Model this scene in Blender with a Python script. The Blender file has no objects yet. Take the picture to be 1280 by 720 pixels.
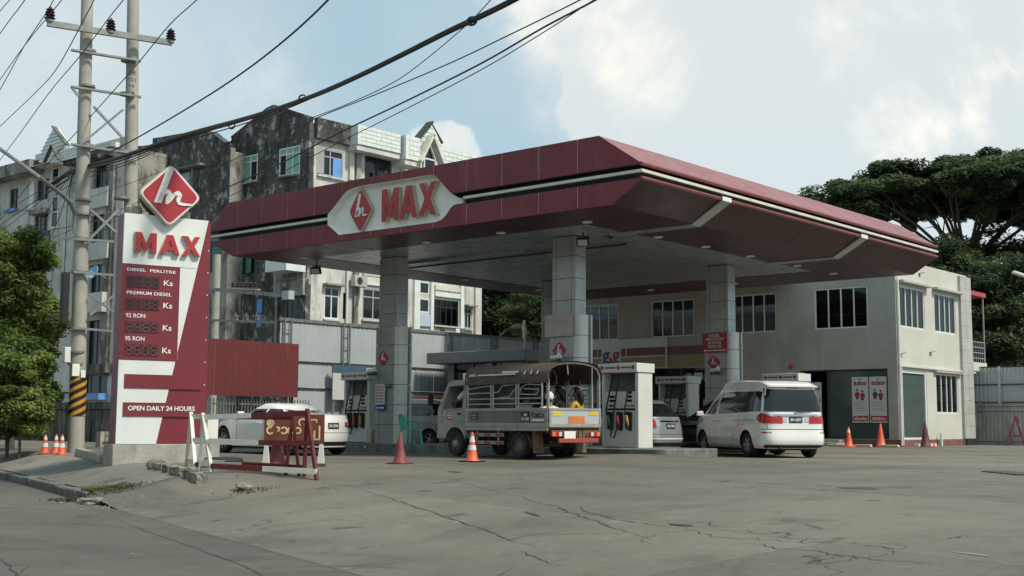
import bpy, bmesh, math, random
import numpy as np
from mathutils import Matrix, Vector
random.seed(7); np.random.seed(7)
SC = bpy.context.scene
COL = SC.collection
# ------------------------------------------------------------------ camera
F_PX, PITCH, ROLL, TH, CAM_Z = 1558.0, 0.1092, 0.0055, 0.7085, 0.8
cp_, sp_, cr_, sr_, ct_, st_ = math.cos(PITCH), math.sin(PITCH), math.cos(ROLL), math.sin(ROLL), math.cos(TH), math.sin(TH)
def ray(u, v):
    """direction in the station's axes of a photo pixel (1280x720)"""
    a, b = u - 640, v - 360
    a, b = cr_*a + sr_*b, -sr_*a + cr_*b
    x, cy, cz = a/F_PX, 1.0, -b/F_PX
    y = cp_*cy - sp_*cz; z = sp_*cy + cp_*cz
    return Vector((ct_*x - st_*y, st_*x + ct_*y, z))
EYE = Vector((0, 0, CAM_Z))
def atX(u, v, X): d = ray(u, v); return EYE + d*(X/d.x)
def atY(u, v, Y): d = ray(u, v); return EYE + d*(Y/d.y)
def atZ(u, v, Z): d = ray(u, v); return EYE + d*((Z-CAM_Z)/d.z)
def c2w(x, y, z=0.0): return Vector((ct_*x - st_*y, st_*x + ct_*y, z))
cam = bpy.data.cameras.new('camera'); cam.sensor_width = 36; cam.lens = F_PX/1280*36
cam.clip_start = 0.1; cam.clip_end = 6000
co = bpy.data.objects.new('camera', cam); COL.objects.link(co)
fw = ray(640, 360).normalized(); rt = (ray(641, 360) - ray(639, 360)).normalized(); up = rt.cross(fw)
m3 = Matrix((rt, up, -fw)).transposed()
co.matrix_world = Matrix.Translation(EYE) @ m3.to_4x4()
SC.camera = co
# ------------------------------------------------------------------ sky, sun, exposure
SUN_EL, SUN_AZ = math.radians(52), math.radians(8)      # azimuth measured from +X towards +Y
sun_dir = Vector((math.cos(SUN_EL)*math.cos(SUN_AZ), math.cos(SUN_EL)*math.sin(SUN_AZ), math.sin(SUN_EL)))
sl = bpy.data.lights.new('sun', 'SUN'); sl.energy = 3.5; sl.angle = math.radians(9); sl.color = (1.0, 0.93, 0.80)
so = bpy.data.objects.new('sun', sl); COL.objects.link(so)
so.rotation_euler = sun_dir.to_track_quat('Z', 'Y').to_euler(); so.location = (0, 0, 60)
SC.view_settings.view_transform = 'Standard'; SC.view_settings.look = 'None'
SC.view_settings.exposure = 0.17; SC.view_settings.gamma = 1.0; SC.view_settings.use_curve_mapping = False
wd = bpy.data.worlds.new('World'); SC.world = wd; wd.use_nodes = True
def build_world():
    nt = wd.node_tree; N = nt.nodes; L = nt.links; N.clear()
    out = N.new('ShaderNodeOutputWorld'); bg = N.new('ShaderNodeBackground'); bg.inputs[1].default_value = 0.093
    sky = N.new('ShaderNodeTexSky'); sky.sky_type = 'NISHITA'; sky.sun_disc = False
    sky.sun_elevation = SUN_EL; sky.sun_rotation = math.pi/2 - SUN_AZ
    sky.air_density = 1.0; sky.dust_density = 2.5; sky.ozone_density = 1.5; sky.altitude = 0
    tc = N.new('ShaderNodeTexCoord')
    def math_(op, a, b=None, c=None, clamp=False):
        n = N.new('ShaderNodeMath'); n.operation = op; n.use_clamp = clamp
        for i, x in enumerate((a, b, c)):
            if x is None: continue
            if isinstance(x, (int, float)): n.inputs[i].default_value = x
            else: L.new(x, n.inputs[i])
        return n.outputs[0]
    def mix(f, a, b):
        n = N.new('ShaderNodeMix'); n.data_type = 'RGBA'; n.clamp_factor = True
        if isinstance(f, float): n.inputs[0].default_value = f
        else: L.new(f, n.inputs[0])
        for i, x in ((6, a), (7, b)):
            if isinstance(x, tuple): n.inputs[i].default_value = (*x, 1)
            else: L.new(x, n.inputs[i])
        return n.outputs[2]
    def noise(vec, scale, detail, rough, dist=0.0):
        n = N.new('ShaderNodeTexNoise'); n.inputs['Scale'].default_value = scale; n.inputs['Detail'].default_value = detail
        n.inputs['Roughness'].default_value = rough; n.inputs['Distortion'].default_value = dist
        L.new(vec, n.inputs['Vector']); return n.outputs[0]
    def smooth(x, a, b):
        n = N.new('ShaderNodeMapRange'); n.interpolation_type = 'SMOOTHSTEP'
        n.inputs[1].default_value = a; n.inputs[2].default_value = b; L.new(x, n.inputs[0]); return n.outputs[0]
    V = tc.outputs['Generated']
    sep = N.new('ShaderNodeSeparateXYZ'); L.new(V, sep.inputs[0])
    # humid air: pale milky blue over the clear sky
    base = mix(0.8, sky.outputs[0], (4.4, 6.35, 7.35))
    n1 = noise(V, 5.0, 8, 0.60, 0.3)       # cumulus edge detail
    n2 = noise(V, 2.2, 5, 0.55, 0.2)       # broad veil
    n3 = noise(V, 10.0, 6, 0.62, 0.1)
    # high veil everywhere
    veil = smooth(n2, 0.36, 0.70)
    col = mix(math_('MULTIPLY', veil, 0.36), base, (7.3, 7.9, 8.0))
    # banks of cumulus: one mass ahead-right, one behind the flats, others round the sky
    def bank(u, v, rad, soft, amp):
        d = ray(u, v).normalized()
        dp = N.new('ShaderNodeVectorMath'); dp.operation = 'DISTANCE'; L.new(V, dp.inputs[0]); dp.inputs[1].default_value = d
        e = math_('ADD', dp.outputs['Value'], math_('MULTIPLY', math_('SUBTRACT', n1, 0.5), -amp))
        e = math_('ADD', e, math_('MULTIPLY', math_('SUBTRACT', n3, 0.5), -amp*0.35))
        return smooth(e, rad + soft, rad - soft)
    b1 = bank(1080, 20, 0.255, 0.030, 0.18)
    b2 = bank(815, 130, 0.086, 0.004, 0.17)
    b3 = bank(545, 205, 0.034, 0.003, 0.07)
    b4 = bank(-20, 120, 0.190, 0.100, 0.22)
    body = math_('MAXIMUM', math_('MAXIMUM', b1, b2), math_('MAXIMUM', b3, math_('MULTIPLY', b4, 0.75)))
    lit = math_('MULTIPLY', smooth(n1, 0.46, 0.60), smooth(n3, 0.36, 0.60))
    ccol = mix(lit, (7.3, 7.8, 7.85), (10.2, 9.9, 9.0))
    low = smooth(sep.outputs[2], 0.30, 0.14)      # cloud bases sink into haze near the horizon
    ccol = mix(low, ccol, (6.8, 7.7, 8.0))
    core1 = bank(1090, 80, 0.085, 0.020, 0.24)
    ccol = mix(math_('MULTIPLY', math_('MULTIPLY', core1, 0.8), smooth(n1, 0.38, 0.56)), ccol, (12.0, 11.4, 9.8))
    col = mix(math_('MULTIPLY', body, 0.9), col, ccol)
    # ground half of the dome
    col = mix(smooth(sep.outputs[2], 0.0, -0.05), col, (2.2, 2.1, 1.9))
    L.new(col, bg.inputs[0]); L.new(bg.outputs[0], out.inputs[0])
build_world()
# ------------------------------------------------------------------ materials
def pm(name, col, rough=0.6, metal=0.0, var=0.12, vs=1.5, bump=0.0, bs=30.0, dirt=None, coat=0.0, spec=0.5, emit=None, tr=None):
    m = bpy.data.materials.new(name); m.use_nodes = True; nt = m.node_tree; N = nt.nodes; L = nt.links
    p = N['Principled BSDF']
    p.inputs['Roughness'].default_value = rough; p.inputs['Metallic'].default_value = metal
    p.inputs['Coat Weight'].default_value = coat; p.inputs['Coat Roughness'].default_value = 0.06
    p.inputs['Specular IOR Level'].default_value = spec
    tc = N.new('ShaderNodeTexCoord'); O = tc.outputs['Object']
    def noise(scale, detail=4, rough=0.6, sc=None):
        n = N.new('ShaderNodeTexNoise'); n.inputs['Scale'].default_value = scale; n.inputs['Detail'].default_value = detail; n.inputs['Roughness'].default_value = rough
        if sc:
            mp = N.new('ShaderNodeMapping'); mp.inputs['Scale'].default_value = sc; L.new(O, mp.inputs[0]); L.new(mp.outputs[0], n.inputs['Vector'])
        else: L.new(O, n.inputs['Vector'])
        return n.outputs[0]
    def ramp(x, a, b):
        r = N.new('ShaderNodeMapRange'); r.interpolation_type = 'SMOOTHSTEP'; r.inputs[1].default_value = a; r.inputs[2].default_value = b; L.new(x, r.inputs[0]); return r.outputs[0]
    def mix(f, a, b):
        n = N.new('ShaderNodeMix'); n.data_type = 'RGBA'; L.new(f, n.inputs[0])
        for i, x in ((6, a), (7, b)):
            if isinstance(x, tuple): n.inputs[i].default_value = (*x[:3], 1)
            else: L.new(x, n.inputs[i])
        return n.outputs[2]
    if var > 0:
        lo = tuple(max(0, c*(1-var)) for c in col); hi = tuple(min(1, c*(1+var)) for c in col)
        c = mix(ramp(noise(vs, 6, 0.65), 0.3, 0.7), lo, hi)
    else:
        c = None; p.inputs['Base Color'].default_value = (*col, 1)
    for d in (dirt or []):
        dc, lo_, hi_, scl, sxyz, amt = d
        f = ramp(noise(scl, 8, 0.68, sxyz), lo_, hi_)
        mm = N.new('ShaderNodeMath'); mm.operation = 'MULTIPLY'; L.new(f, mm.inputs[0]); mm.inputs[1].default_value = amt
        c = mix(mm.outputs[0], c if c is not None else tuple(col), dc)
    if c is not None: L.new(c, p.inputs['Base Color'])
    if bump > 0:
        b = N.new('ShaderNodeBump'); b.inputs['Strength'].default_value = 1.0; b.inputs['Distance'].default_value = bump
        L.new(noise(bs, 5, 0.6), b.inputs['Height']); L.new(b.outputs[0], p.inputs['Normal'])
    if var > 0 and rough > 0.15:
        rr = N.new('ShaderNodeMapRange'); rr.inputs[3].default_value = max(0.05, rough-0.12); rr.inputs[4].default_value = min(1, rough+0.12)
        L.new(noise(vs*3, 3), rr.inputs[0]); L.new(rr.outputs[0], p.inputs['Roughness'])
    if emit:
        p.inputs['Emission Color'].default_value = (*emit[0], 1); p.inputs['Emission Strength'].default_value = emit[1]
    if tr: p.inputs['Transmission Weight'].default_value = tr
    return m
DK = (0.02, 0.02, 0.018)
STREAK = (5.0, 5.0, 0.5)
M = {}
M['maroon'] = pm('maroon cladding', (0.185, 0.030, 0.036), 0.45, var=0.13, vs=0.6, dirt=[((0.22, 0.085, 0.08), .48, .78, 1.2, (3, 3, .4), .6), ((0.10, 0.03, 0.03), .55, .8, .5, (1, 1, 1), .5)], spec=0.4)
M['maroon_slope'] = pm('lighter maroon', (0.21, 0.050, 0.054), 0.36, var=0.14, vs=0.5, dirt=[((0.30, 0.13, 0.13), .5, .8, 1.0, (1, 1, 1), .6)], spec=0.5)  # lighter version of the cladding maroon, with pale blotches
M['maroon_under'] = pm('shaded maroon', (0.055, 0.015, 0.019), 0.38, var=0.10, vs=0.8, spec=0.3)  # cladding maroon made much darker to carry the shade under the canopy
M['seam'] = pm('pink sealant', (0.52, 0.34, 0.35), 0.7, var=0.3, vs=6)
M['black'] = pm('black recess', (0.012, 0.012, 0.013), 0.5, var=0.2)
M['stripe'] = pm('cream stripe', (0.62, 0.60, 0.50), 0.4, var=0.12, vs=3)
M['soffit'] = pm('aluminium soffit', (0.32, 0.34, 0.335), 0.26, 0.2, var=0.10, vs=0.8, spec=0.6)
M['soffit_gap'] = pm('soffit gap', (0.05, 0.05, 0.05), 0.6, var=0)
M['clad'] = pm('grey column cladding', (0.40, 0.415, 0.40), 0.24, 0.3, var=0.10, vs=1.2, dirt=[((0.16, 0.16, 0.15), .5, .8, 1.5, STREAK, .5)], spec=0.55)
M['clad_light'] = pm('pale curved cladding', (0.68, 0.68, 0.62), 0.28, 0.15, var=0.08, vs=1.0, dirt=[((0.24, 0.23, 0.2), .55, .85, 1.5, STREAK, .5)], spec=0.5)
M['sign_cream'] = pm('cream sign face', (0.82, 0.82, 0.74), 0.42, var=0.07, vs=1.0, dirt=[((0.36, 0.35, 0.28), .52, .82, 1.0, (4, 4, .4), .5)])
M['sign_white'] = pm('white sign sheet', (0.72, 0.75, 0.72), 0.4, var=0.05, vs=1.0, dirt=[((0.45, 0.46, 0.42), .56, .85, 1.2, STREAK, .45)])
M['sign_edge'] = pm('letter return', (0.50, 0.42, 0.30), 0.5, var=0.15, vs=8)
M['red'] = pm('red sign face', (0.42, 0.035, 0.045), 0.35, var=0.10, vs=3, spec=0.5)
M['totem'] = pm('totem maroon', (0.185, 0.024, 0.036), 0.42, var=0.07, vs=0.9, dirt=[((0.26, 0.09, 0.10), .55, .82, 1.0, STREAK, .35)])
M['display'] = pm('black display', (0.018, 0.013, 0.013), 0.25, var=0.1)
M['segment'] = pm('dim led segment', (0.09, 0.02, 0.02), 0.5, var=0.1)
M['segment_on'] = pm('lit led segment', (0.17, 0.045, 0.04), 0.5, var=0.1)
M['white'] = pm('white paint', (0.74, 0.75, 0.72), 0.45, var=0.06, dirt=[((0.38, 0.36, 0.30), .58, .85, 2.0, STREAK, .4)])
M['white_print'] = pm('white print', (0.78, 0.78, 0.75), 0.5, var=0.04)
M['concrete'] = pm('concrete', (0.36, 0.345, 0.30), 0.85, var=0.22, vs=2.5, bump=0.01, bs=25, dirt=[((0.13, 0.125, 0.11), .5, .78, 1.6, (2, 2, 1), .7)])
M['concrete_pole'] = pm('pole concrete', (0.36, 0.35, 0.30), 0.8, var=0.12, vs=3.0, bump=0.004, bs=40, dirt=[((0.22, 0.21, 0.18), .5, .8, 1.0, (6, 6, .5), .5)])
M['kerb'] = pm('grimy kerb concrete', (0.17, 0.165, 0.145), 0.9, var=0.35, vs=4, bump=0.02, bs=18, dirt=[((0.055, 0.055, 0.045), .45, .7, 2.2, None, .8)])
M['island'] = pm('island kerb concrete', (0.16, 0.165, 0.155), 0.8, var=0.3, vs=3, dirt=[((0.05, 0.05, 0.05), .45, .75, 2, None, .6)])
M['steel'] = pm('galvanised steel', (0.25, 0.26, 0.25), 0.5, 0.5, var=0.2, vs=4)
M['rust'] = pm('rusty steel', (0.15, 0.085, 0.055), 0.8, var=0.35, vs=6)
M['dark_steel'] = pm('dark steel', (0.05, 0.052, 0.052), 0.5, 0.4, var=0.2, vs=5)
M['porcelain'] = pm('brown glazed insulator', (0.035, 0.022, 0.02), 0.2, var=0.15)
M['grey_cap'] = pm('grey fitting', (0.25, 0.24, 0.22), 0.5, var=0.15)
M['rubber'] = pm('black rubber', (0.018, 0.018, 0.018), 0.75, var=0.25, vs=6)
M['wire'] = pm('black cable', (0.012, 0.012, 0.013), 0.6, var=0.1)
M['wall_front'] = pm('shaded cream render', (0.36, 0.35, 0.30), 0.8, var=0.09, vs=0.8, bump=0.004, bs=50, dirt=[((0.20, 0.19, 0.165), .5, .8, 0.9, (3, 3, .35), .55)])  # cream render with the shade of the front wall put into its colour
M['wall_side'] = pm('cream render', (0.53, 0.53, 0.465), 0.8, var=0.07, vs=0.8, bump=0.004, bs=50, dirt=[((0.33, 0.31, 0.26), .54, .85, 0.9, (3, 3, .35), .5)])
M['wall_inner'] = pm('store interior', (0.20, 0.20, 0.19), 0.8, var=0.1)
M['plinth'] = pm('red brown plinth', (0.20, 0.085, 0.075), 0.7, var=0.2, vs=2)
M['tile_grey'] = pm('grey pilaster tile', (0.42, 0.42, 0.39), 0.5, var=0.1)
M['frame'] = pm('white window frame', (0.66, 0.68, 0.66), 0.4, var=0.05)
M['frame_grey'] = pm('grey window frame', (0.34, 0.36, 0.35), 0.45, var=0.08)
M['glass'] = pm('dark window glass', (0.012, 0.016, 0.018), 0.06, var=0.2, vs=2, spec=0.6)
M['glass_green'] = pm('green shop glass', (0.060, 0.085, 0.075), 0.07, var=0.12, vs=0.6, spec=0.6)
M['curtain'] = pm('grey curtain', (0.09, 0.092, 0.092), 0.9, var=0.2, vs=4)
M['pane_green'] = pm('green obscure glass', (0.20, 0.40, 0.30), 0.35, var=0.15, vs=3)
M['pane_teal'] = pm('teal shutter', (0.05, 0.20, 0.165), 0.5, var=0.2, vs=3)
M['blue'] = pm('blue sheet', (0.13, 0.30, 0.62), 0.5, var=0.15)
M['mould_dark'] = pm('black moulded render', (0.075, 0.075, 0.068), 0.9, var=0.45, vs=1.0, bump=0.02, bs=6,
    dirt=[((0.40, 0.39, 0.34), .53, .61, 1.5, (1.3, 1.3, 1.0), .85), ((0.016, 0.016, 0.015), .45, .62, 0.6, (2.2, 2.2, .7), .85), ((0.30, 0.29, 0.26), .60, .68, 3.2, (1, 1, 1), .7)])
M['mould_grey'] = pm('stained grey render', (0.27, 0.265, 0.235), 0.9, var=0.3, vs=0.8, bump=0.015, bs=6,
    dirt=[((0.04, 0.04, 0.036), .46, .62, 0.7, (2.0, 2.0, .7), .85), ((0.44, 0.43, 0.39), .56, .66, 1.8, (1, 1, 1), .7), ((0.03, 0.03, 0.028), .58, .68, 2.6, (1, 1, .6), .7)])
M['old_cream'] = pm('old cream render', (0.53, 0.525, 0.47), 0.85, var=0.16, vs=0.6, bump=0.008, bs=10,
    dirt=[((0.15, 0.148, 0.13), .50, .70, 0.7, (2.2, 2.2, .5), .7), ((0.34, 0.26, 0.18), .58, .75, 0.9, (2, 2, .5), .45), ((0.10, 0.10, 0.09), .60, .70, 2.4, (1.5, 1.5, .7), .6)])
M['tile_white'] = pm('white parapet tile', (0.68, 0.72, 0.68), 0.35, var=0.08, vs=2, dirt=[((0.36, 0.38, 0.35), .55, .8, 1.0, STREAK, .4)])
M['grout'] = pm('grey grout', (0.26, 0.27, 0.26), 0.9, var=0.1)
M['void'] = pm('dark room', (0.012, 0.012, 0.012), 0.9, var=0.3)
M['corr'] = pm('grey corrugated steel', (0.43, 0.475, 0.49), 0.5, 0.1, var=0.06, vs=0.7, dirt=[((0.30, 0.32, 0.325), .5, .8, 0.8, (4, 4, .3), .4), ((0.28, 0.18, 0.12), .66, .8, 2.2, (2, 2, .5), .4)])
M['hoarding'] = pm('maroon hoarding sheet', (0.150, 0.032, 0.034), 0.5, var=0.12, vs=0.8, dirt=[((0.09, 0.03, 0.03), .5, .8, 0.8, STREAK, .5)])
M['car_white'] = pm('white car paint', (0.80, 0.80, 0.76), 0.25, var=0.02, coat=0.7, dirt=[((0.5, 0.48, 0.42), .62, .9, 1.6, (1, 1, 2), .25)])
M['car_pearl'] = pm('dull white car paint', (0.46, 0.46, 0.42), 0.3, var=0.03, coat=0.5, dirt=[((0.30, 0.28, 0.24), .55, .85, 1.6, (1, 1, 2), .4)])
M['car_silver'] = pm('silver car paint', (0.42, 0.45, 0.47), 0.28, 0.55, var=0.03, coat=0.8)
M['car_black'] = pm('black car paint', (0.008, 0.007, 0.008), 0.18, var=0.05, coat=0.9)
M['car_glass'] = pm('tinted car glass', (0.010, 0.012, 0.013), 0.04, var=0, spec=0.7)
M['trim'] = pm('black trim', (0.015, 0.015, 0.015), 0.5, var=0.1)
M['chrome'] = pm('chrome', (0.62, 0.64, 0.66), 0.12, 1.0, var=0)
M['alloy'] = pm('alloy wheel', (0.40, 0.41, 0.41), 0.3, 0.8, var=0.1)
M['tail_red'] = pm('red lamp lens', (0.46, 0.012, 0.014), 0.12, var=0.05, coat=0.6)
M['tail_amber'] = pm('orange reflector', (0.58, 0.19, 0.05), 0.35, var=0.1)
M['yellow'] = pm('yellow reflector', (0.66, 0.45, 0.04), 0.4, var=0.1)
M['lens_clear'] = pm('clear lamp lens', (0.55, 0.57, 0.58), 0.1, var=0.05, coat=0.5)
M['plate_black'] = pm('black number plate', (0.02, 0.025, 0.028), 0.4, var=0.1)
M['truck'] = pm('grey green truck paint', (0.30, 0.30, 0.265), 0.42, var=0.08, vs=2, coat=0.2, dirt=[((0.15, 0.12, 0.09), .5, .8, 2.0, (1, 1, 1.5), .55)])
M['bed'] = pm('worn aluminium board', (0.33, 0.325, 0.285), 0.5, 0.2, var=0.15, vs=3, dirt=[((0.17, 0.155, 0.13), .5, .78, 2.0, (2, 2, 1), .6)])
M['bed_panel'] = pm('dull grey bed panel', (0.16, 0.16, 0.145), 0.5, 0.2, var=0.2, vs=3, dirt=[((0.08, 0.07, 0.055), .5, .78, 2.0, (1, 1, 1), .5)])
M['tarp'] = pm('brown tarpaulin', (0.095, 0.067, 0.050), 0.7, var=0.25, vs=3, bump=0.01, bs=8)
M['mudflap'] = pm('muddy brown flap', (0.17, 0.10, 0.06), 0.8, var=0.25, vs=5)
M['mud_wheel'] = pm('muddy wheel', (0.12, 0.085, 0.06), 0.8, var=0.3, vs=6)
M['pipe'] = pm('worn pipe rail', (0.40, 0.40, 0.37), 0.45, 0.4, var=0.2, vs=5)
M['cone_orange'] = pm('orange cone plastic', (0.66, 0.11, 0.045), 0.5, var=0.10, vs=5, dirt=[((0.30, 0.08, 0.05), .55, .8, 4, None, .4)])
M['cone_maroon'] = pm('faded maroon cone', (0.21, 0.045, 0.045), 0.6, var=0.2, vs=5, dirt=[((0.10, 0.04, 0.035), .5, .8, 4, None, .5)])
M['cone_dark'] = pm('dark maroon cone', (0.11, 0.028, 0.035), 0.6, var=0.2, vs=5)
M['cone_band'] = pm('silver reflective band', (0.66, 0.66, 0.62), 0.4, var=0.12, vs=8)
M['pump_white'] = pm('dispenser enamel', (0.62, 0.63, 0.57), 0.35, var=0.05, dirt=[((0.36, 0.34, 0.27), .55, .85, 2, STREAK, .4)])
M['pump_grey'] = pm('dispenser grey', (0.12, 0.135, 0.14), 0.4, var=0.1)
M['hose_green'] = pm('green nozzle', (0.02, 0.13, 0.06), 0.5, var=0.1)
M['hose_red'] = pm('red nozzle', (0.48, 0.03, 0.03), 0.45, var=0.1)
M['hose_gold'] = pm('yellow nozzle', (0.42, 0.24, 0.05), 0.5, var=0.1)
M['chair_green'] = pm('sea green plastic', (0.09, 0.55, 0.40), 0.45, var=0.06)
M['tank_red'] = pm('red tank', (0.34, 0.055, 0.045), 0.5, var=0.15)
M['skin'] = pm('skin', (0.20, 0.105, 0.065), 0.55, var=0.08)
M['hair'] = pm('black hair', (0.012, 0.010, 0.010), 0.5, var=0.2, vs=20)
M['cloth_white'] = pm('white cotton', (0.62, 0.63, 0.64), 0.9, var=0.06)
M['cloth_yellow'] = pm('mustard cotton', (0.56, 0.34, 0.05), 0.9, var=0.08)
M['cloth_red'] = pm('red jacket', (0.40, 0.02, 0.025), 0.7, var=0.1)
M['cloth_dark'] = pm('dark cloth', (0.03, 0.03, 0.045), 0.9, var=0.15)
M['cloth_blue'] = pm('pale blue cotton', (0.42, 0.50, 0.60), 0.9, var=0.08)
M['cloth_green'] = pm('dark green cloth', (0.02, 0.05, 0.03), 0.9, var=0.15)
M['cloth_slate'] = pm('slate cloth', (0.09, 0.11, 0.17), 0.9, var=0.15)
M['cloth_purple'] = pm('purple cloth', (0.08, 0.06, 0.22), 0.9, var=0.15)
M['board_brown'] = pm('rust brown board', (0.16, 0.052, 0.032), 0.55, var=0.2, vs=4, dirt=[((0.08, 0.03, 0.02), .5, .8, 2, None, .5)])
M['paint_gold'] = pm('gold lettering paint', (0.78, 0.58, 0.30), 0.5, var=0.25, vs=8)
M['paint_red'] = pm('chipped red paint', (0.15, 0.022, 0.026), 0.55, var=0.2, vs=8, dirt=[((0.5, 0.45, 0.4), .64, .70, 9, None, .7)])
M['paint_white'] = pm('chipped white paint', (0.66, 0.66, 0.60), 0.55, var=0.1, vs=8, dirt=[((0.25, 0.16, 0.1), .64, .72, 8, None, .6)])
M['rock'] = pm('broken concrete', (0.24, 0.23, 0.20), 0.95, var=0.35, vs=6, bump=0.02, bs=15)
M['grass'] = pm('weeds', (0.075, 0.095, 0.028), 0.8, var=0.35, vs=4)
M['moss'] = pm('dry moss', (0.085, 0.082, 0.035), 0.95, var=0.4, vs=8)
M['mould_shaded'] = pm('stained shaded wall', (0.13, 0.13, 0.115), 0.9, var=0.4, vs=1.2, bump=0.015, bs=6, dirt=[((0.03, 0.03, 0.027), .44, .6, 0.7, (3.5, 3.5, .4), .9), ((0.36, 0.36, 0.33), .60, .68, 1.3, (1.5, 1.5, .6), .7)])  # stained wall, its base colour also darkened for the shade of the trees
M['soil'] = pm('dry soil', (0.13, 0.115, 0.085), 0.95, var=0.3, vs=2)
M['trunk'] = pm('bark', (0.13, 0.12, 0.10), 0.9, var=0.25, vs=4, bump=0.02, bs=12)
M['leaf_a'] = pm('mid green leaves', (0.175, 0.250, 0.066), 0.6, var=0.35, vs=0.9, spec=0.25)
M['leaf_b'] = pm('dark green leaves', (0.065, 0.098, 0.048), 0.65, var=0.35, vs=0.35, spec=0.2)
M['leaf_b2'] = pm('lighter green leaves', (0.105, 0.145, 0.062), 0.6, var=0.3, vs=0.5, spec=0.25)
M['leaf_b3'] = pm('deep green leaves', (0.040, 0.064, 0.036), 0.65, var=0.3, vs=0.5, spec=0.2)
M['leaf_a2'] = pm('yellow green leaves', (0.26, 0.33, 0.095), 0.55, var=0.3, vs=0.9, spec=0.25)
M['leaf_c'] = pm('dull olive leaves', (0.045, 0.062, 0.028), 0.65, var=0.4, vs=0.5, spec=0.2)
M['black_bag'] = pm('black box', (0.015, 0.016, 0.016), 0.5, var=0.1)
M['dish'] = pm('blue dish', (0.16, 0.40, 0.66), 0.4, var=0.05)
M['amber'] = pm('amber hazard band', (0.55, 0.26, 0.03), 0.5, var=0.1)
M['crack'] = pm('crack filler', (0.050, 0.047, 0.040), 0.9, var=0.2)
M['oil'] = pm('oil mark', (0.05, 0.05, 0.048), 0.6, var=0.2)
M['print_red'] = pm('red print', (0.36, 0.03, 0.04), 0.5, var=0.05)
M['print_dark'] = pm('dark print', (0.05, 0.05, 0.06), 0.5, var=0.05)
M['print_navy'] = pm('navy print', (0.03, 0.04, 0.22), 0.5, var=0.05)
M['board_blue'] = pm('dull blue header', (0.06, 0.11, 0.17), 0.5, var=0.1)
M['print_grey'] = pm('grey print', (0.30, 0.30, 0.30), 0.5, var=0.05)
M['poster'] = pm('poster paper', (0.55, 0.55, 0.52), 0.5, var=0.04)
M['sign_pink'] = pm('faded notice', (0.50, 0.40, 0.37), 0.5, var=0.12, vs=4)
M['stripe_red'] = pm('shop sign red band', (0.17, 0.05, 0.05), 0.5, var=0.1)
M['stripe_gold'] = pm('shop sign yellow band', (0.25, 0.20, 0.09), 0.5, var=0.1)
M['kiosk_grey'] = pm('kiosk grey', (0.17, 0.18, 0.18), 0.5, var=0.08)
for k_ in ('leaf_a', 'leaf_a2', 'leaf_b', 'leaf_b2', 'leaf_b3', 'leaf_c', 'grass'):       # thin leaves let some light through
    m_ = M[k_]; nt_ = m_.node_tree; pr_ = nt_.nodes['Principled BSDF']; ou_ = nt_.nodes['Material Output']; tl_ = nt_.nodes.new('ShaderNodeBsdfTranslucent'); mx_ = nt_.nodes.new('ShaderNodeMixShader'); mx_.inputs[0].default_value = .42
    nt_.links.new(pr_.inputs['Base Color'].links[0].from_socket, tl_.inputs[0]); nt_.links.new(pr_.outputs[0], mx_.inputs[1]); nt_.links.new(tl_.outputs[0], mx_.inputs[2]); nt_.links.new(mx_.outputs[0], ou_.inputs[0])
# ------------------------------------------------------------------ geometry helpers
WM = {}                      # world matrix of each empty or part, kept by hand
def wm(o): return WM.get(o.name, Matrix.Identity(4)) if o else Matrix.Identity(4)
def tag(o, label=None, cat=None, group=None, kind=None):
    if label: o['label'] = label
    if cat: o['category'] = cat
    if group: o['group'] = group
    if kind: o['kind'] = kind
    return o
def thing(name, label, cat, loc=(0, 0, 0), rz=0.0, group=None):
    o = bpy.data.objects.new(name, None); COL.objects.link(o); o.empty_display_size = 0.2
    o.location = loc; o.rotation_euler = (0, 0, rz)
    WM[o.name] = Matrix.Translation(Vector(loc)) @ Matrix.Rotation(rz, 4, 'Z')
    return tag(o, label, cat, group)
def link(name, mesh, parent=None, mat4=None):
    o = bpy.data.objects.new(name, mesh); COL.objects.link(o)
    if parent: o.parent = parent
    if mat4 is not None: o.matrix_local = mat4
    WM[o.name] = wm(parent) @ (mat4 if mat4 is not None else Matrix.Identity(4))
    return o
def copy_tree(o, parent=None):
    c = o.copy(); COL.objects.link(c); c.parent = parent
    for ch in list(o.children): copy_tree(ch, c)
    return c
def rotz(a): return Matrix.Rotation(a, 4, 'Z')
def frame(o, r, n=None, u=None):
    """matrix whose x axis is r, y axis is u (up), z axis is n (outward)"""
    r = Vector(r).normalized(); u = Vector(u or (0, 0, 1)).normalized(); n = Vector(n).normalized() if n else r.cross(u)
    return Matrix(((r.x, u.x, n.x, o[0]), (r.y, u.y, n.y, o[1]), (r.z, u.z, n.z, o[2]), (0, 0, 0, 1)))
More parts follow.
